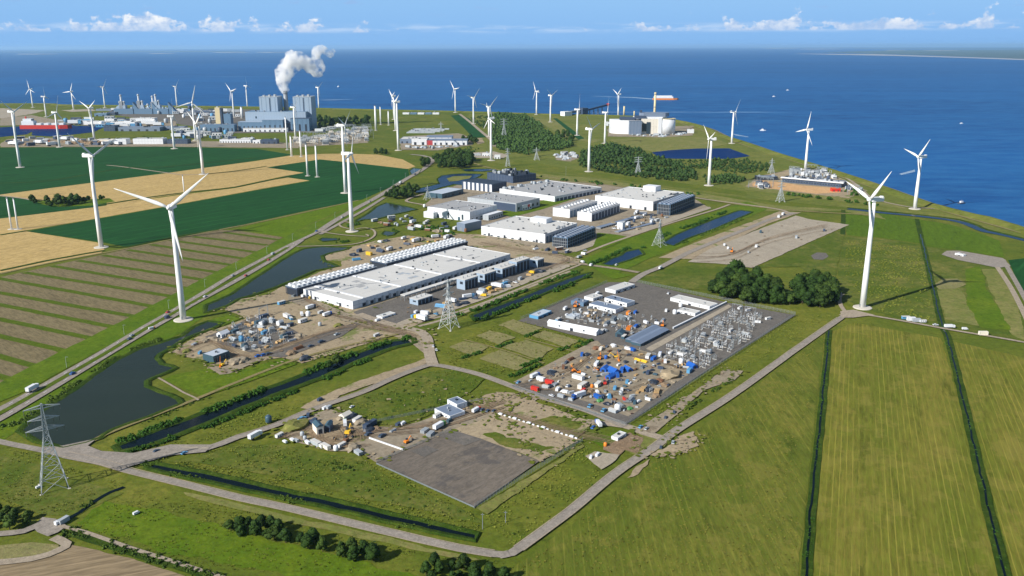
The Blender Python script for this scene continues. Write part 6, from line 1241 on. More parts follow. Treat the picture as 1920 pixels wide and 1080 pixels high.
for k, c, x, y, rz, s in [('truck', 'blue', 1003, 709, 0, 1.1), ('container', 'red', 1003, 733, 1.57, 1.2), ('container', 'white', 1014, 715, 1.57, 1.3), ('container', 'red', 1030, 721, 1.57, 1.3), ('car', 'light blue', 972, 719, .2, 1.2), ('container', 'blue', 1091, 668, .5, 1), ('digger', 'orange', 1075, 698, 1, 1.1), ('digger', 'orange', 1084, 701, 2.2, 1.1), ('digger', 'orange', 1124, 675, .4, 1.2), ('tank', 'blue', 1136, 674, 0, .9), ('truck', 'green', 1119, 687, .3, 1.1), ('digger', 'orange', 1121, 696, 3, 1),
    ('tent', 'blue', 1134, 696, .2, 1.0), ('tent', 'blue', 1150, 700, 1.3, 1.1), ('container', 'blue', 1166, 698, .4, 1.3), ('tent', 'blue', 1177, 696, 1.2, .9), ('tent', 'blue', 1144, 710, 0, .9), ('container', 'blue', 1157, 707, .7, 1.2), ('crane', 'orange', 1160, 678, .8, .5), ('digger', 'yellow', 1154, 672, 2.2, 1.2), ('cabin', 'white', 1084, 712, 1.57, 1.3), ('cabin', 'beige', 1092, 728, .1, 1.3), ('tank', 'orange', 1110, 728, 0, .8), ('cabin', 'beige', 1121, 725, .2, 1.1), ('digger', 'red', 1134, 722, .6, 1.1), ('container', 'red', 1093, 737, .2, 1.1), ('truck', 'blue', 1085, 747, 2.9, 1.3),
    ('container', 'blue', 1120, 748, 1.2, 1.2), ('heap', 'green', 1125, 753, 0, .8), ('container', 'dark', 1128, 749, .2, 1.1), ('van', 'white', 1046, 733, .3, 1.2), ('van', 'white', 1058, 738, 1.7, 1.2), ('car', 'white', 1064, 726, .3, 1.2), ('car', 'white', 1034, 744, 1.6, 1.1), ('car', 'light blue', 1106, 764, .3, 1.5), ('car', 'light blue', 1132, 772, .2, 1.5), ('tank', 'white', 1158, 772, 0, 1.5), ('cabin', 'grey', 1149, 774, 1.5, .9), ('van', 'light blue', 1153, 731, .4, 1.2), ('van', 'white', 1166, 734, .5, 1.1), ('van', 'light blue', 1176, 719, .4, 1.2), ('car', 'grey', 1190, 713, .3, 1.3), ('pipes', 'light blue', 1143, 746, .6, .9), ('pipes', 'grey', 1182, 752, .2, 1.1), ('crane', 'steel', 1176, 756, 2.2, .75), ('container', 'red', 1172, 752, 1, .9), ('heap', 'green', 1181, 768, 0, .7), ('container', 'teal', 1190, 758, .4, .9),
    ('pipes', 'yellow', 1196, 677, 1.4, .8), ('pipes', 'yellow', 1208, 680, 1.4, .8), ('cabin', 'white', 1215, 672, .3, 1.1), ('container', 'blue', 1225, 676, .1, 1.2), ('truck', 'blue', 1237, 669, .4, 1), ('van', 'white', 1247, 681, .5, 1.3), ('van', 'blue', 1185, 659, 1.2, 1.4), ('cabin', 'white', 1178, 657, 1.4, .9), ('tent', 'blue', 1297, 690, 1.2, 1.0), ('container', 'light blue', 1292, 699, .2, 1.2), ('bigheap', 'sand', 1256, 706, .2, 1.2), ('heap', 'black', 1227, 719, .3, 1.1), ('heap', 'brown', 1238, 716, .3, .9), ('timber', 'timber', 1205, 733, .2, 1.4), ('timber', 'timber', 1231, 738, .4, 1.5), ('heap', 'black', 1216, 733, 0, 1.1), ('heap', 'earth', 1248, 724, .2, 1), ('van', 'dark', 1215, 702, .3, 1.3), ('car', 'grey', 1207, 688, 1.2, 1.3), ('car', 'white', 1225, 688, .4, 1.3), ('heap', 'brown', 1118, 655, 0, 1), ('van', 'beige', 1127, 657, .3, 1.3), ('car', 'dark', 1138, 652, .2, 1.2), ('van', 'white', 1150, 651, 1.2, 1.2), ('car', 'dark', 1062, 682, .2, 1.3), ('container', 'brown', 1056, 692, .6, 1), ('pipes', 'brown', 1070, 676, 0, 1), ('car', 'dark', 1101, 691, .9, 1.2), ('tank', 'white', 1277, 683, 0, 1.3), ('reel', 'timber', 1272, 692, .3, 1.4), ('reel', 'timber', 1281, 688, .9, 1.2), ('car', 'dark', 1160, 660, .2, 1.3), ('cabin', 'grey', 1023, 729, 1.57, .8), ('timber', 'grey', 1040, 724, .2, 1.2), ('container', 'grey', 1052, 746, 1.57, 1), ('barrier', 'grey', 1070, 752, 1.57, 1.5), ('heap', 'gravel', 1044, 705, 0, .9), ('heap', 'black', 1036, 702, .4, 1.3), ('car', 'grey', 1135, 736, .5, 1.2), ('container', 'white', 1120, 738, .9, .8), ('tank', 'grey', 1164, 742, 0, 1), ('reel', 'grey', 1150, 758, .4, 1.2), ('pipes', 'steel', 1164, 762, 1.1, .9)]:
    put(k, c, x, y, W1, rz, s * .86)
W2 = 'on the dark asphalt of the fenced compound'
for k, c, x, y, rz, s in [('digger', 'orange', 1079, 577, .4, 1.3), ('digger', 'orange', 1087, 574, 2, 1.2), ('container', 'orange', 1178, 590, .2, 1.2), ('container', 'blue', 1191, 588, .2, 1), ('timber', 'orange', 1179, 618, .3, 1.6), ('container', 'blue', 1192, 615, .2, 1.1), ('tank', 'white', 1265, 590, 0, 1.3), ('van', 'white', 1249, 585, .4, 1.2), ('tank', 'white', 1276, 577, 0, 1.2), ('container', 'white', 1211, 607, 1.2, 1), ('digger', 'orange', 1242, 613, .4, 1.2), ('cabin', 'white', 1128, 625, .3, 1), ('van', 'grey', 1134, 622, 1.2, 1.1), ('tent', 'teal', 1163, 630, .3, 1.3), ('cabin', 'teal', 1170, 635, .2, 1), ('car', 'white', 1253, 552, .3, 1.4), ('pipes', 'steel', 1150, 601, .3, 1.5), ('pipes', 'steel', 1166, 598, .9, 1.5), ('pipes', 'steel', 1138, 608, .2, 1.2), ('timber', 'timber', 1104, 594, .2, 1), ('container', 'teal', 1075, 591, .5, 1), ('reel', 'timber', 1112, 600, .3, 1.3), ('reel', 'timber', 1119, 597, .3, 1.3), ('heap', 'gravel', 1098, 588, 0, .8), ('cabin', 'light blue', 1046, 603, .2, 1), ('car', 'grey', 1132, 592, .2, 1.3), ('car', 'dark', 1142, 593, .2, 1.3), ('truck', 'white', 1060, 582, .3, 1), ('truck', 'grey', 1120, 554, .3, 1), ('heap', 'gravel', 1108, 583, .5, .8), ('pipes', 'grey', 1084, 597, .4, 1)]:
    put(k, c, x, y, W2, rz, s * .86)
for p in fill([(1046, 601), (1072, 586), (1112, 578), (1160, 594), (1190, 592), (1250, 604), (1196, 634), (1140, 616)], 6, 80, 81):
    k = rnd.choice(['pipes', 'timber', 'reel', 'post', 'disconnector', 'container', 'heap', 'breaker', 'car']); put(k, {'timber': 'grey', 'reel': 'grey', 'heap': 'gravel', 'pipes': rnd.choice(['grey', 'steel'])}.get(k, rnd.choice(['grey', 'white', 'grey'])), 0, 0, 'among the stores on the dark asphalt', None, rnd.uniform(.55, .85), 'stores on the dark asphalt', p)
for p in fill([(985, 718), (1060, 680), (1122, 652), (1150, 647), (1225, 664), (1298, 688), (1290, 704), (1240, 738), (1178, 782), (1090, 752)], 6.5, 150, 82):
    k = rnd.choice(['pipes', 'timber', 'reel', 'post', 'container', 'heap', 'heap', 'car', 'breaker', 'van', 'barrier']); put(k, {'timber': rnd.choice(['timber', 'brown']), 'reel': rnd.choice(['grey', 'timber']), 'heap': rnd.choice(['gravel', 'earth', 'black']), 'pipes': rnd.choice(['grey', 'steel', 'brown'])}.get(k, rnd.choice(['grey', 'white', 'grey', 'dark', 'teal', 'brown'])) if k != 'barrier' else 'grey', 0, 0, 'scattered over the gravel of the compound', None, rnd.uniform(.45, .8), 'small stores scattered over the gravel', p)
# switchgear field: rows parallel to the near fence
o_ = P(1222, 664); uu = (P(1372, 580) - o_); vvv = (P(1312, 692) - o_); UL, VL = uu.length, vvv.length; uu.normalize(); vvv = (vvv - uu * vvv.dot(uu)).normalized()
G_ANG = math.atan2(uu.y, uu.x) - SITE
nr, nc = 14, 21; VL = (P(1478, 596) - P(1366, 576)).dot(vvv)
for i in range(nr):
    for j in range(nc):
        u = UL * (j * 1.04 - .6) / nc; v = 4 + (VL - 12) * (i + .3) / nr
        n_ = noise.noise(Vector((i * .45, j * .32, 2)))
        if n_ < -.20 or (i > 10 and j > 14): continue
        k = 'breaker' if (i + j // 4) % 3 == 0 else 'disconnector' if (i + j) % 3 else 'post'
        if i % 4 == 1 and j % 6 == 2: k = 'gantry'
        if (i, j) in ((2, 14), (4, 3), (6, 8), (8, 2), (9, 10), (3, 9), (10, 4), (7, 14), (1, 6), (9, 7)): k = 'transformer'
        c = 'steel' if k == 'gantry' else 'grey' if k == 'transformer' else rnd.choice(['grey', 'grey', 'steel', 'white'] )
        p = o_ + uu * (u + rnd.uniform(-1.4, 1.4)) + vvv * (v + rnd.uniform(-1, 1))
        put(k, c, 0, 0, '', G_ANG + rnd.choice([0, 1.5708]), rnd.uniform(.6, .85), 'switchgear on the grey compound', p, '%s %s in the switchgear field, row %s from the lane, %s along' % (c, NOUN.get(k, k), ordw(i + 1), ordw(j + 1)))
for x, y, c in ((1318, 661, 'white'), (1342, 645, 'white'), (1420, 606, 'white'), (1396, 628, 'grey'), (1370, 622, 'white'), (1440, 600, 'white'), (1258, 664, 'white'), (1276, 667, 'white'), (1387, 580, 'white'), (1402, 584, 'white')):
    put('cabin', c, x, y, 'standing among the switchgear', None, .7)
# switchgear under construction in the sandy yard
W3 = 'in the sandy yard beside the lake'
for p in fill([(392, 636), (455, 606), (495, 592), (530, 609), (570, 633), (512, 655), (470, 660), (425, 648)], 5.2, 105, 77):
    k = rnd.choice(['breaker', 'disconnector', 'post', 'post', 'gantry', 'heap', 'container', 'pipes', 'timber', 'transformer', 'reel']); c = {'gantry': 'steel', 'heap': 'gravel', 'container': rnd.choice(['teal', 'light blue', 'dark', 'grey']), 'pipes': 'grey', 'timber': 'timber', 'reel': 'timber'}.get(k, rnd.choice(['grey', 'white', 'teal']))
    put(k, c, 0, 0, W3, None, rnd.uniform(.7, 1.05), 'switchgear and stores in the sandy yard', p)
for k, c, x, y, rz, s in [('tent', 'white', 419, 631, .2, 1.2), ('container', 'dark', 495, 598, 0, 1.6), ('container', 'teal', 486, 609, 0, 1.5), ('container', 'light blue', 496, 627, .3, 1.2), ('tank', 'light blue', 453, 641, 0, 1.4), ('pipes', 'light blue', 462, 639, .3, 1), ('container', 'teal', 440, 626, .2, 1.4), ('heap', 'gravel', 461, 625, 0, 1.2), ('cabin', 'white', 538, 596, 1.4, 1.2), ('cabin', 'light blue', 546, 600, 1.2, .8), ('cabin', 'white', 568, 605, .1, 1.2), ('truck', 'white', 566, 593, 1, 1), ('tank', 'white', 578, 594, 0, 1.4), ('container', 'dark', 545, 612, .2, 1.1), ('cabin', 'white', 541, 613, 1.1, .7), ('truck', 'dark', 583, 580, .1, 1.2), ('cabin', 'light blue', 528, 571, .1, 1.1), ('crane', 'orange', 413, 689, .9, .5), ('digger', 'yellow', 418, 687, .2, 1.1), ('heap', 'gravel', 441, 681, .4, 1.6), ('heap', 'gravel', 454, 678, .4, 1.5), ('car', 'blue', 485, 670, 0, 1.5), ('car', 'blue', 495, 668, 0, 1.5), ('car', 'dark', 504, 666, 0, 1.5), ('heap', 'black', 572, 674, .1, 1.3), ('car', 'dark', 603, 643, 0, 1.6), ('heap', 'earth', 546, 664, .2, 1.2), ('car', 'grey', 632, 629, .1, 1.4), ('car', 'dark', 583, 651, 0, 1.3), ('pipes', 'brown', 560, 655, 0, 1.1), ('truck', 'blue', 614, 593, .1, 1.1), ('cabin', 'white', 571, 557, .2, 1), ('container', 'teal', 560, 551, .2, 1), ('container', 'yellow', 583, 560, .3, .9), ('pipes', 'steel', 552, 556, .4, 1), ('heap', 'grassy', 350, 660, .1, 1), ('container', 'light blue', 375, 664, .6, .8), ('timber', 'grey', 364, 648, .3, 1), ('heap', 'gravel', 385, 641, .4, 1), ('cabin', 'grey', 601, 588, .2, .8), ('tank', 'grey', 600, 612, 0, 1), ('heap', 'grassy', 634, 612, 0, 1.1), ('cabin', 'grey', 706, 631, .1, .8), ('van', 'white', 708, 603, .2, 1.1)]:
    put(k, c, x, y, W3, rz, s * .9)
W4 = 'in the works yard above the asphalt pad'
for k, c, x, y, rz, s in [('car', 'light blue', 567, 788, .1, 1.6), ('van', 'dark', 578, 782, .8, 1.1), ('bigheap', 'grassy', 553, 803, .2, 1.15), ('crusher', 'beige', 597, 812, 1.2, 1.0), ('crusher', 'dark', 617, 808, .6, .8), ('container', 'dark', 588, 794, .3, 1.1), ('digger', 'yellow', 653, 815, .5, 1.4), ('digger', 'brown', 650, 829, .2, 1.2), ('truck', 'green', 647, 798, .9, 1), ('tent', 'beige', 648, 784, .1, 1), ('heap', 'black', 657, 783, 0, 1.3), ('cabin', 'white', 670, 791, .2, 1), ('heap', 'gravel', 676, 794, 0, 1.2), ('container', 'dark', 690, 803, .2, 1.4), ('container', 'dark', 697, 799, .2, 1.4), ('heap', 'black', 692, 809, .2, 1.2), ('car', 'dark', 691, 817, .1, 1.4), ('cabin', 'white', 524, 820, .2, .8), ('tank', 'grey', 567, 819, 0, .9), ('tank', 'grey', 572, 826, 0, .8), ('cabin', 'grey', 593, 836, 1.5, 1.1), ('cabin', 'white', 600, 839, 1.5, .9), ('cabin', 'beige', 611, 842, 1.5, 1), ('tank', 'white', 630, 846, 0, 1), ('heap', 'gravel', 662, 842, .2, 1.2), ('cabin', 'white', 641, 838, .1, .8), ('timber', 'grey', 672, 852, 1.4, 1.3), ('container', 'grey', 556, 829, 1.5, .7), ('van', 'white', 548, 828, 1.4, .9), ('container', 'white', 577, 833, 1.5, .8), ('car', 'dark', 717, 820, .1, 1.5), ('van', 'dark', 748, 799, .2, 1.1), ('van', 'white', 756, 797, .2, 1), ('digger', 'orange', 763, 832, 0, 1.0), ('timber', 'grey', 796, 811, .2, 1.3), ('timber', 'grey', 807, 817, .3, 1.3), ('truck', 'green', 824, 804, .1, 1.2), ('truck', 'red', 893, 773, .1, .9), ('car', 'dark', 904, 771, .2, 1.2), ('car', 'dark', 915, 773, .2, 1.2), ('car', 'dark', 926, 773, .2, 1.2), ('cabin', 'white', 820, 783, .1, .9), ('van', 'white', 610, 768, .2, 1), ('van', 'grey', 617, 767, .3, 1.1), ('tank', 'teal', 504, 793, 0, 1.4), ('van', 'dark', 600, 752, .3, 1), ('van', 'white', 534, 831, 1.5, .8), ('heap', 'earth', 706, 806, .1, .8), ('pipes', 'grey', 737, 810, .1, .7), ('heap', 'gravel', 640, 786, .1, 1), ('reel', 'timber', 628, 827, 0, 1), ('container', 'teal', 842, 792, .2, .8), ('car', 'white', 660, 765, .2, 1)]:
    put(k, c, x, y, W4, rz, s * .88)
for i in range(22): t = i / 21; put('barrier', 'white', 694 + 60 * t, 824 + 21 * t, 'in the long white line across the works yard', G_ANG + 1.571, .62)
for i in range(17): t = i / 16; put('barrier' if i % 3 else 'van', 'white', 938 + 142 * t, 779 + 45 * t, 'in the row along the sandy plot', G_ANG + 1.571, .62 if i % 3 else .6)
W5 = 'on the roads and paths around the site'
for k, c, x, y, rz, s in [('truck', 'white', 479, 822, .2, 1.3), ('truck', 'blue', 1122, 799, .9, 1.1), ('car', 'blue', 1112, 804, .2, 1.3), ('tank', 'orange', 1135, 838, 0, .8), ('car', 'light blue', 346, 852, .1, 1.2), ('car', 'dark', 294, 848, .1, 1.2), ('car', 'grey', 1262, 832, .4, 1.3), ('car', 'dark', 1239, 841, .4, 1.1), ('car', 'dark', 1264, 775, .4, 1.2), ('car', 'dark', 1248, 785, .3, 1.2), ('car', 'light blue', 1201, 803, .1, 1.3), ('car', 'grey', 1212, 806, .1, 1.2), ('container', 'white', 1708, 602, -.9, 1.5), ('cabin', 'light blue', 1698, 599, -.9, 1.1), ('cabin', 'white', 1730, 605, -.9, .9), ('container', 'grey', 1718, 604, -.9, 1.4), ('car', 'white', 1754, 611, -.9, 1.3), ('truck', 'white', 1780, 616, -.9, 1.1), ('van', 'white', 1809, 619, -.9, 1.1), ('container', 'beige', 1843, 629, -.9, 1.5), ('van', 'white', 1576, 550, .3, 1.4), ('container', 'white', 1120, 856, .2, .8), ('van', 'white', 1108, 860, .4, .9), ('container', 'grey', 120, 981, .3, 1.2), ('van', 'white', 113, 983, .2, 1.2), ('container', 'light blue', 1332, 409 + 250, .3, .6), ('car', 'white', 812, 651, .8, 1.2), ('car', 'white', 818, 658, .9, 1.2), ('car', 'dark', 707, 602, .3, 1.3), ('van', 'white', 1108, 499, .3, 1.4), ('van', 'white', 1092, 493, 1.2, 1.3), ('car', 'white', 1156, 498, .1, 1.4), ('truck', 'white', 1238, 505, .2, 1), ('truck', 'blue', 1468, 404, .2, 1.3), ('cabin', 'white', 1460, 408, .3, 1.3), ('digger', 'orange', 1372, 474, .3, 1.5), ('cabin', 'white', 1418, 464, .3, 1.2), ('van', 'white', 1358, 461, .4, 1.4), ('container', 'teal', 1426, 437, .3, 1.3), ('van', 'grey', 1403, 475, .4, 1.2), ('container', 'dark', 1545, 434, .3, 1.3), ('container', 'grey', 1493, 447, .3, 1.4), ('tank', 'white', 1365, 468, 0, 1), ('van', 'white', 256, 965, .1, 0.8), ('van', 'white', 73, 916, .1, .7), ('truck', 'orange', 285, 618, 0, .7)]:
    put(k, c, x, y, W5, rz, s * .8)
rr = random.Random(5)
mr = resample([P(*p) for p in [(-60, 801), (60, 738), (195, 660), (335, 578), (440, 515), (540, 462), (626, 416), (702, 373), (790, 320)]], 4, False, True); mr2 = resample([P(*p) for p in [(-40, 808), (60, 752), (210, 661), (275, 622), (440, 529), (540, 469)]], 4, False, True)
for L_, n_, sg_ in ((mr, 11, 1), (mr2, 7, -1)):
    for i in range(n_):
        k = int((i + .5 + rr.uniform(-.3, .3)) / n_ * (len(L_) - 2)); d = (L_[k + 1] - L_[k]).normalized(); q = L_[k] + Vector((-d.y, d.x, 0)) * rr.choice([-1.9, 1.9])
        put(rr.choice(['car', 'car', 'car', 'van', 'truck']), rr.choice(['white', 'grey', 'dark', 'red', 'blue']), 0, 0, 'driving on the dual carriageway', math.atan2(d.y, d.x) - SITE, 1.1, 'vehicles on the dual carriageway', q, z=.9)
W6 = 'around the second data campus'
for p in fill([(700, 416), (760, 404), (800, 414), (870, 430), (880, 440), (800, 436), (720, 424)], 13, 40, 51) + fill([(1130, 424), (1220, 404), (1262, 408), (1190, 434), (1170, 436)], 12, 22, 52) + fill([(792, 388), (850, 378), (880, 384), (812, 400)], 14, 12, 53) + fill([(1000, 460), (1080, 474), (1110, 466), (1095, 488), (1000, 470)], 14, 10, 54) + fill([(1186, 398), (1224, 404), (1230, 412), (1170, 414)], 10, 10, 57):
    k = rnd.choice(['car', 'van', 'container', 'heap', 'tank', 'cabin', 'truck', 'pipes']); put(k, {'heap': rnd.choice(['gravel', 'black', 'earth'])}.get(k, rnd.choice(['grey', 'grey', 'dark', 'white', 'brown', 'dark'])), 0, 0, W6, None, rnd.uniform(.9, 1.4), 'stores and vehicles of the second data campus', p)
for p in fill([(655, 478), (700, 455), (770, 447), (850, 442), (840, 452), (700, 480), (662, 492)], 10, 26, 55) + fill([(770, 590), (900, 548), (1010, 508), (1030, 506), (900, 560), (780, 605)], 7, 34, 56):
    k = rnd.choice(['car', 'van', 'container', 'heap', 'pipes', 'timber', 'truck']); put(k, {'heap': rnd.choice(['gravel', 'black']), 'timber': 'timber'}.get(k, rnd.choice(['white', 'grey', 'dark', 'light blue', 'yellow'])), 0, 0, 'beside the long white hall', None, rnd.uniform(.9, 1.4), 'stores and vehicles beside the long hall', p)
W7 = 'in the yard beyond the crop'
for p in fill([(16, 263), (60, 260), (200, 263), (225, 266), (230, 274), (20, 274)], 16, 44, 58):
    k = rnd.choice(['container', 'pipes', 'cabin', 'truck', 'heap']); put(k, {'heap': 'earth'}.get(k, rnd.choice(['white', 'grey', 'grey', 'orange', 'dark'])), 0, 0, W7, None, rnd.uniform(2, 3), 'stores of the far storage yard', p)
for p in fill([(204, 206), (345, 206), (455, 207), (458, 222), (400, 232), (345, 226), (330, 215), (210, 212)], 30, 60, 71) + fill([(330, 246), (440, 250), (440, 262), (330, 262)], 24, 30, 72) + fill([(100, 226), (200, 224), (330, 230), (330, 240), (210, 241), (120, 236)], 26, 40, 73) + fill([(590, 248), (640, 240), (600, 250)], 22, 8, 74):
    k = rnd.choice(['container', 'tank', 'cabin', 'cabin', 'pipes', 'tank', 'truck']); put(k, rnd.choice(['grey', 'white', 'dark', 'light blue', 'grey']), 0, 0, 'in the far harbour industry', .1 - SITE, rnd.uniform(2.0, 4.2), 'tanks and sheds of the far harbour industry', p)
W8 = 'in the distant switchyard by the power station'
for p in fill([(552, 264), (610, 256), (688, 240), (690, 266), (560, 275)], 17, 95, 59):
    k = rnd.choice(['transformer', 'transformer', 'gantry', 'cabin', 'breaker']); put(k, {'gantry': 'steel', 'cabin': 'beige'}.get(k, rnd.choice(['grey', 'white', 'beige'])), 0, 0, W8, .1 - SITE, rnd.uniform(1.9, 2.8), 'equipment of the distant switchyard', p)
for p in fill([(1480, 328), (1500, 320), (1545, 322), (1575, 338), (1540, 340), (1490, 334)], 9, 40, 60) + fill([(1408, 352), (1430, 345), (1445, 352), (1425, 356)], 9, 10, 61) + fill([(1590, 355), (1620, 358), (1600, 370)], 14, 5, 62):
    k = rnd.choice(['transformer', 'gantry', 'breaker', 'container', 'tank']); put(k, {'gantry': 'steel'}.get(k, rnd.choice(['grey', 'white', 'dark'])), 0, 0, 'at the coastal plant', None, rnd.uniform(1.2, 2), 'equipment of the coastal plant', p)
for p in fill([(1040, 291), (1075, 286), (1084, 296), (1060, 301)], 14, 20, 63) + fill([(1180, 254), (1236, 254), (1300, 250), (1240, 257)], 14, 14, 64) + fill([(756, 276), (800, 277), (860, 274), (800, 281)], 16, 12, 65):
    put(rnd.choice(['heap', 'heap', 'van', 'cabin']), 'grey', 0, 0, 'in the far industrial yards', None, rnd.uniform(1.2, 2.2), 'heaps and vehicles of the far yards', p)

# ------------------------------------------------------------------ fences
def fence(label, a, b, h=2.4, posts=36):
    pa, pb = P(*a), P(*b); L_ = (pb - pa).length; e = empty('security_fence', (pa.x, pa.y, .5), math.atan2(pb.y - pa.y, pb.x - pa.x)); m = MB()
    for k in range(7): m.box(0, L_, -.03, .03, .15 + k * (h - .2) / 6, .23 + k * (h - .2) / 6)
    part(m, 'wire_panel', m_steel, e)
    for i in range(posts): x = L_ * i / (posts - 1); part(MB().box(x - .05, x + .05, -.05, .05, -.3, h + .15), 'post', p_grey, e)
    return tag(e, label, 'fence', 'security fences')
fence('steel fence on the field side of the fenced compound', (1174, 799), (1491, 592), 2.8, 60)
fence('steel fence along the far edge of the compound, by the copse', (1194, 530), (1491, 591), 2.8, 50)
fence('steel fence along the road side of the compound', (958, 726), (1173, 799), 2.2, 36)
fence('steel fence on the upper left edge of the compound', (977, 599), (1138, 530), 2.2, 40)
fence('steel fence on the field side of the big asphalt pad', (890, 954), (1092, 829), 2.6, 40)
fence('low pale kerb fence on the near side of the asphalt pad', (706, 872), (889, 954), 1.0, 30)
fence('steel fence on the yard side of the asphalt pad', (706, 870), (846, 808), 1.8, 26)
fence('steel fence along the far edge of the overgrown plot', (690, 796), (905, 752), 2.0, 30)
def wall_line(name, label, cat, a, b, h, w_, mat, cap):
    pa, pb = P(*a), P(*b); L_ = (pb - pa).length; e = empty(name, (pa.x, pa.y, .4), math.atan2(pb.y - pa.y, pb.x - pa.x)); part(MB().box(0, L_, -w_ / 2, w_ / 2, 0, h), 'wall', mat, e); part(MB().box(-.1, L_ + .1, -w_ / 2 - .1, w_ / 2 + .1, h, h + .2), 'coping', cap, e); return tag(e, label, cat)
wall_line('pipe_duct', 'straight silver duct crossing the compound beside the pale lane', 'duct', (1262, 618), (1362, 569), 1.6, 1.2, p_lgrey, p_white)

# ------------------------------------------------------------------ ships and the jetty
def ship(label, px, py, L_, Bm, hull, house, name='cargo_ship', cat='ship', rz=0.0, hx=(-.48, -.2), z=-3, cargo=None, hh=8):
    b = P(px, py, z); e = empty(name, (b.x, b.y, z), rz); m = MB(); n = [(-.5, -.45), (-.5, .45), (.3, .5), (.44, .3), (.5, 0), (.44, -.3), (.3, -.5)]
    m.prism([(x * L_, y * Bm) for x, y in n], -1, hh); part(m, 'hull', hull, e); part(MB().prism([(x * L_ * .98, y * Bm * .9) for x, y in n], hh, hh + .5), 'deck', p_grey, e)
    d = part(MB().box(hx[0] * L_, hx[1] * L_, -Bm * .42, Bm * .42, hh + .5, hh * 2.1), 'superstructure', house, e); part(MB().box((hx[0] + .03) * L_, (hx[1] - .04) * L_, -Bm * .36, Bm * .36, hh * 2.1, hh * 2.7), 'bridge', house, d); part(MB().box((hx[1] - .039) * L_, (hx[1] - .036) * L_, -Bm * .33, Bm * .33, hh * 2.3, hh * 2.6), 'window', m_glass, d)
    part(MB().cyl(((hx[0] + .07) * L_, 0, hh * 2.7), ((hx[0] + .07) * L_, 0, hh * 3.3), hh * .22, hh * .18, 12), 'funnel', hull, e)
    if cargo:
        for k in range(cargo): x = (hx[1] + .05 + k * (.38 - hx[1]) / cargo) * L_; part(MB().box(x, x + L_ * .09, -Bm * .38, Bm * .38, hh + .5, hh * 1.5), 'hatch_cover', house, e)
    return tag(e, label, cat)
ship('white ferry with orange hull under way behind the incinerator chimney', 1248, 187, 118, 26, p_orange, p_white, 'ferry', 'ferry', -.05, (-.46, .28), hh=7)
ship('long red cargo ship with white superstructure moored in the harbour', 88, 241, 150, 24, p_red, p_white, rz=.02, hx=(-.46, -.22), z=.5, cargo=4, hh=11)
g_foam = ground('foam', [(190, 208, 224), (150, 180, 210), (120, 156, 196)], (60, 20, 5), bump=0)
def boat(label, px, py, s, rz, c=p_white):
    b = P(px, py, -3); e = empty('small_boat', (b.x, b.y, -3), rz); e.scale = (s, s, s); part(MB().prism([(-6, -2), (-6, 2), (3, 2), (7, 0), (3, -2)], -.5, 1.8), 'hull', c, e); part(MB().box(-3, 1.5, -1.4, 1.4, 1.8, 4), 'cabin', p_white, e); part(MB().cyl((-1, 0, 4), (-1, 0, 7), .12, .08, 6), 'mast', p_grey, e); tag(e, label, 'boat', 'small boats at sea')
boat('small white boat farthest out, near the ferry', 1477, 169.5, 1.3, .1); boat('small white boat between the ferry and the far boat', 1451, 181.5, 1.3, .1); boat('small white workboat off the dike turbine', 1430, 245, 1.3, -.2); boat('dark little workboat off the right-hand shore', 1803, 382, 1.1, .4, p_navy); boat('tiny white boat far out on the right', 1803, 232, .9, .2)
boat('white boat far out right of the steam plume', 635, 163, 1.8, 1.2)
def wake(px, name='ship_wake'):
    pts = [P(x, y, -3) for x, y in px]; m = MB(); n = len(pts)
    vs, _, fs, *_r = geometry.delaunay_2d_cdt([p.xy for p in pts], [], [list(range(n))], 1, 1e-3); m.add([(v.x, v.y, -2.9) for v in vs], [tuple(f) for f in fs]); tag(m.build(name, g_foam), kind='stuff', label='long pale wake trailing behind a vessel', cat='wake')
wake([(1234, 187.4), (1190, 183.6), (1102, 180), (1190, 182.4), (1234, 185.6)]); wake([(588, 187.5), (620, 187.0), (668, 186), (620, 187.8)]); wake([(1370, 250), (1402, 256), (1404, 257.5), (1380, 254)]); wake([(1686, 326), (1715, 318), (1716, 322), (1690, 328)])
b0 = P(1062, 217); b1 = P(1140, 212); e = empty('coal_conveyor', (b0.x, b0.y, 0), math.atan2(b1.y - b0.y, b1.x - b0.x)); CL = (b1 - b0).length
m = MB(); m.bar((CL * .38, 0, 12), (CL, 0, 30), 7); part(m, 'boom', p_navy, e); m = MB(); m.bar((0, 0, 10), (CL * .5, 0, 17), 10); part(m, 'gallery', p_slate, e); part(MB().box(CL * .32, CL * .45, -14, 14, 0, 24), 'transfer_tower', p_navy, e); part(MB().box(-18, 16, -12, 12, 0, 15), 'loading_house', p_white, e); part(MB().cyl((CL * .97, 0, 29), (CL * 1.01, 0, 31), 5, 5, 10), 'loader_head', p_red, e)
for k in range(4): mm = MB(); mm.bar((CL * (.55 + .1 * k), -4, -3), (CL * (.55 + .1 * k), 0, 14 + 4 * k), 2); mm.bar((CL * (.55 + .1 * k), 4, -3), (CL * (.55 + .1 * k), 0, 14 + 4 * k), 2); part(mm, 'trestle', p_grey, e)
tag(e, 'dark inclined coal conveyor reaching over the shore', 'conveyor')
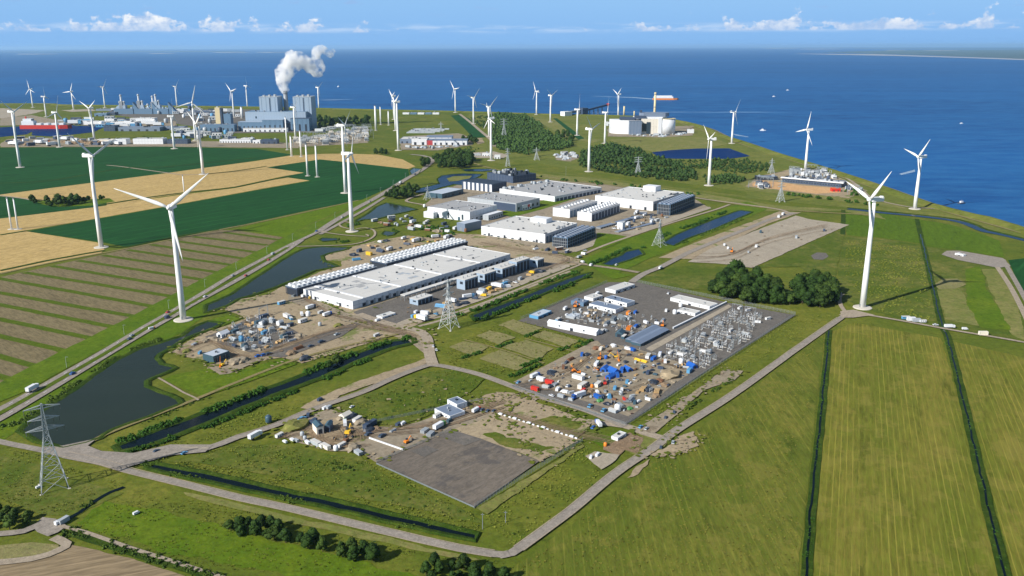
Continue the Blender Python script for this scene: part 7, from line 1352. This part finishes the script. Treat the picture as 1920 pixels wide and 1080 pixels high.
# navigation poles and small posts along the ditches
for i, (x, y, t) in enumerate(((905, 992, 962), (834, 771, 762), (948, 980, 958), (1041, 692, 680), (1061, 330, 312))):
    b = P(x, y); h = HT(x, y, t); e = empty('utility_pole', (b.x, b.y, 0)); part(MB().cyl((0, 0, 0), (0, 0, h), .22, .14, 8), 'pole', p_grey, e); part(MB().box(-.9, .9, -.1, .1, h - .9, h - .7), 'crossarm', p_grey, e); pend(e, 'thin grey utility pole standing in the meadow', 'utility pole', 'utility poles')
for i in range(16):
    k = int((i + .5) / 16 * (len(mr) - 2)); d = (mr[k + 1] - mr[k]).normalized(); q = mr[k] + Vector((-d.y, d.x, 0)) * 7.5; e = empty('street_lamp', (q.x, q.y, 0), math.atan2(d.y, d.x)); part(MB().cyl((0, 0, 0), (0, 0, 9), .14, .09, 8), 'pole', p_lgrey, e); part(MB().box(-.12, .12, -2.2, 0, 8.9, 9.1), 'lamp_head', p_grey, e); pend(e, 'street lamp along the dual carriageway', 'street lamp', 'street lamps along the dual carriageway')

# ------------------------------------------------------------------ weeds, soil and tracks that break up the ground
def blobs(name, pts, size, mat, z, label, seed=1):
    rr = random.Random(seed); m = MB()
    for p in pts:
        n = 9; s = size * rr.uniform(.4, 1.5); el_ = rr.uniform(.5, 1); a0 = rr.uniform(0, 3); ring = []
        for i in range(n): a = 2 * math.pi * i / n; r_ = s * rr.uniform(.6, 1.25); x_, y_ = r_ * math.cos(a), r_ * el_ * math.sin(a); ring.append((p.x + x_ * math.cos(a0) - y_ * math.sin(a0), p.y + x_ * math.sin(a0) + y_ * math.cos(a0), z + rr.uniform(0, .03)))
        m.add(ring, [tuple(range(n))])
    tag(m.build(name, mat), label, name.replace('_', ' '), kind='stuff')
def edge(px, n, spread, seed):
    rr = random.Random(seed); pts = resample([P(*p) for p in px], 3, True); return [pts[rr.randrange(len(pts))] + Vector((rr.gauss(0, spread), rr.gauss(0, spread), 0)) for _ in range(n)]
YA = [(519, 817), (590, 777), (617, 768), (700, 800), (750, 804), (860, 765), (1000, 740), (935, 780), (847, 810), (706, 870), (680, 850), (560, 832)]
YB = [(322, 661), (386, 624), (461, 598), (421, 580), (502, 552), (575, 545), (662, 605), (800, 622), (812, 650), (735, 630), (642, 659), (566, 682), (493, 676), (421, 703), (380, 676)]
YC = [(870, 757), (965, 738), (1108, 792), (1090, 826), (1014, 866), (942, 777)]
YD = [(600, 488), (665, 462), (765, 442), (900, 440), (1090, 488), (900, 562), (760, 620)]
YE = [(1194, 806), (1270, 758), (1358, 693), (1393, 697), (1320, 733), (1281, 769), (1255, 833), (1308, 820), (1280, 850), (1222, 856), (1200, 860)]
blobs('weeds', edge(YA, 110, 3.5, 1) + edge(YB, 220, 4, 2) + edge(YC, 150, 4, 3) + edge(YD, 160, 5, 4) + edge(YE, 110, 2.5, 5) + fill(YC, 9, 90, 6), 1.5, g_base, 1.12, 'green weeds creeping over the edges of bare ground', 2)
blobs('bare_soil', edge(YA, 60, 3, 11) + edge(YB, 200, 5, 12) + edge(YC, 140, 5, 13) + edge(YE, 70, 2, 15) + fill([(1230, 860), (1300, 815), (1330, 820), (1300, 850), (1240, 870)], 3, 60, 17) + fill([(700, 760), (860, 700), (880, 740), (800, 780)], 16, 30, 18), 1.1, g_sand, 1.10, 'pale bare soil showing through the grass', 3)
blobs('dark_stains', fill(YA, 13, 50, 31) + fill(YB, 12, 110, 32) + fill(YD, 14, 120, 33) + fill([(1300, 490), (1494, 412), (1592, 422), (1410, 503)], 16, 40, 34), 1.3, g_earth, 1.08, 'darker stains of disturbed soil on the sandy ground', 5)
rr = random.Random(9); TM = MB()
def tracks(px, n, spread, seed):
    rr = random.Random(seed); base = [P(*p) for p in px]
    for _ in range(n):
        off = Vector((rr.gauss(0, spread), rr.gauss(0, spread), 0)); q = [p + off + Vector((rr.gauss(0, spread * .3), rr.gauss(0, spread * .3), 0)) for p in base]
        for dd in (-.9, .9): ribbon('', [(p.x, p.y) for p in q], [(dd - .22, 0), (dd + .22, 0)], None, 0, world=True, join=TM, step=6)
tracks([(520, 820), (570, 810), (640, 825), (700, 815), (790, 805), (850, 790), (940, 760)], 6, 3, 1); tracks([(680, 835), (640, 838), (600, 828), (590, 812), (620, 800), (660, 808), (668, 822)], 5, 2, 2)
tracks([(340, 662), (400, 640), (460, 668), (560, 640), (660, 612), (760, 625)], 6, 3, 3); tracks([(560, 552), (620, 590), (700, 608), (780, 632)], 4, 3, 4); tracks([(900, 455), (980, 470), (1060, 484), (1020, 505)], 5, 4, 5)
tracks([(965, 722), (1050, 700), (1120, 662), (1200, 668), (1280, 690)], 3, 4, 6); tracks([(1000, 735), (1080, 735), (1160, 745), (1240, 720), (1290, 700)], 2, 4, 7); tracks([(1310, 485), (1380, 480), (1450, 450), (1560, 425)], 6, 7, 8); tracks([(880, 760), (960, 780), (1060, 810), (1150, 830), (1200, 850)], 4, 3, 9)
for i, v in enumerate(TM.v): TM.v[i] = (v[0], v[1], v[2] + 1.16)
tag(TM.build('tyre_tracks', g_earth), 'wheel tracks pressed into the sandy yards', 'tyre tracks', kind='stuff')
finish_labels()

# ------------------------------------------------------------------ steam plume: a closed puffy volume
pm, nt_, b_, o_ = mat_base('steam'); nt_.nodes.remove(b_); g = G(nt_)
v_ = nt_.nodes.new('ShaderNodeVolumePrincipled'); nt_.links.new(v_.outputs[0], o_.inputs['Volume']); v_.inputs['Color'].default_value = (1, 1, 1, 1); v_.inputs['Anisotropy'].default_value = 0
n1 = g.noise(26, 5, .62); nt_.links.new(g.rng(n1, .43, .58, 0, .10), v_.inputs['Density'])
base = P(539.5, 240); sc_ = (P(560, 240) - P(540, 240)).length / 20
bm = bmesh.new()
for (x, y, r_) in [(539, 168, 7), (537, 160, 9), (536, 150, 11), (538, 140, 12), (541, 131, 12), (546, 124, 12), (553, 117, 13), (562, 113, 13), (571, 113, 12), (579, 118, 10), (586, 125, 10), (594, 130, 10), (600, 136, 8), (602, 128, 9), (601, 118, 8), (598, 107, 8), (597, 98, 7), (601, 91, 7), (609, 92, 7), (617, 98, 6), (624, 102, 6), (550, 132, 10), (560, 124, 11), (548, 102, 5), (555, 99, 5), (567, 102, 5), (628, 96, 4)]:
    h_ = (240 - y) * sc_ * 1.01; c_ = Vector((base.x + (x - 539.5) * sc_ * 1.0, base.y + (x - 539.5) * .35, 0)); lo = HT(539.5, 240, y)
    v, f = lump((0, 0, 0), (r_ * sc_ * 1.22,) * 3, 2, x * .37, .5)
    vs = [bm.verts.new((p[0] + c_.x, p[1] + c_.y, p[2] + lo)) for p in v]
    for q in f: bm.faces.new([vs[i] for i in q])
me = bpy.data.meshes.new('steam_plume'); bm.to_mesh(me); bm.free(); so_ = bpy.data.objects.new('steam_plume', me); col.objects.link(so_); me.materials.append(pm)
rm = so_.modifiers.new('merge', 'REMESH'); rm.mode = 'VOXEL'; rm.voxel_size = 3.2
tag(so_, 'billowing white steam rising from the tall grey chimney', 'steam plume', kind='stuff')
# ------------------------------------------------------------------ the air
hz, nt_, b_, o_ = mat_base('haze_air'); nt_.nodes.remove(b_); v_ = nt_.nodes.new('ShaderNodeVolumePrincipled'); nt_.links.new(v_.outputs[0], o_.inputs['Volume'])
v_.inputs['Color'].default_value = (.50, .78, 1.0, 1); v_.inputs['Density'].default_value = 1.7e-5; v_.inputs['Anisotropy'].default_value = .2
tag(MB().box(-152000, 152000, -152000, 152000, -16, 330).build('haze', hz), 'thin blue air over land and sea', 'haze', kind='stuff')
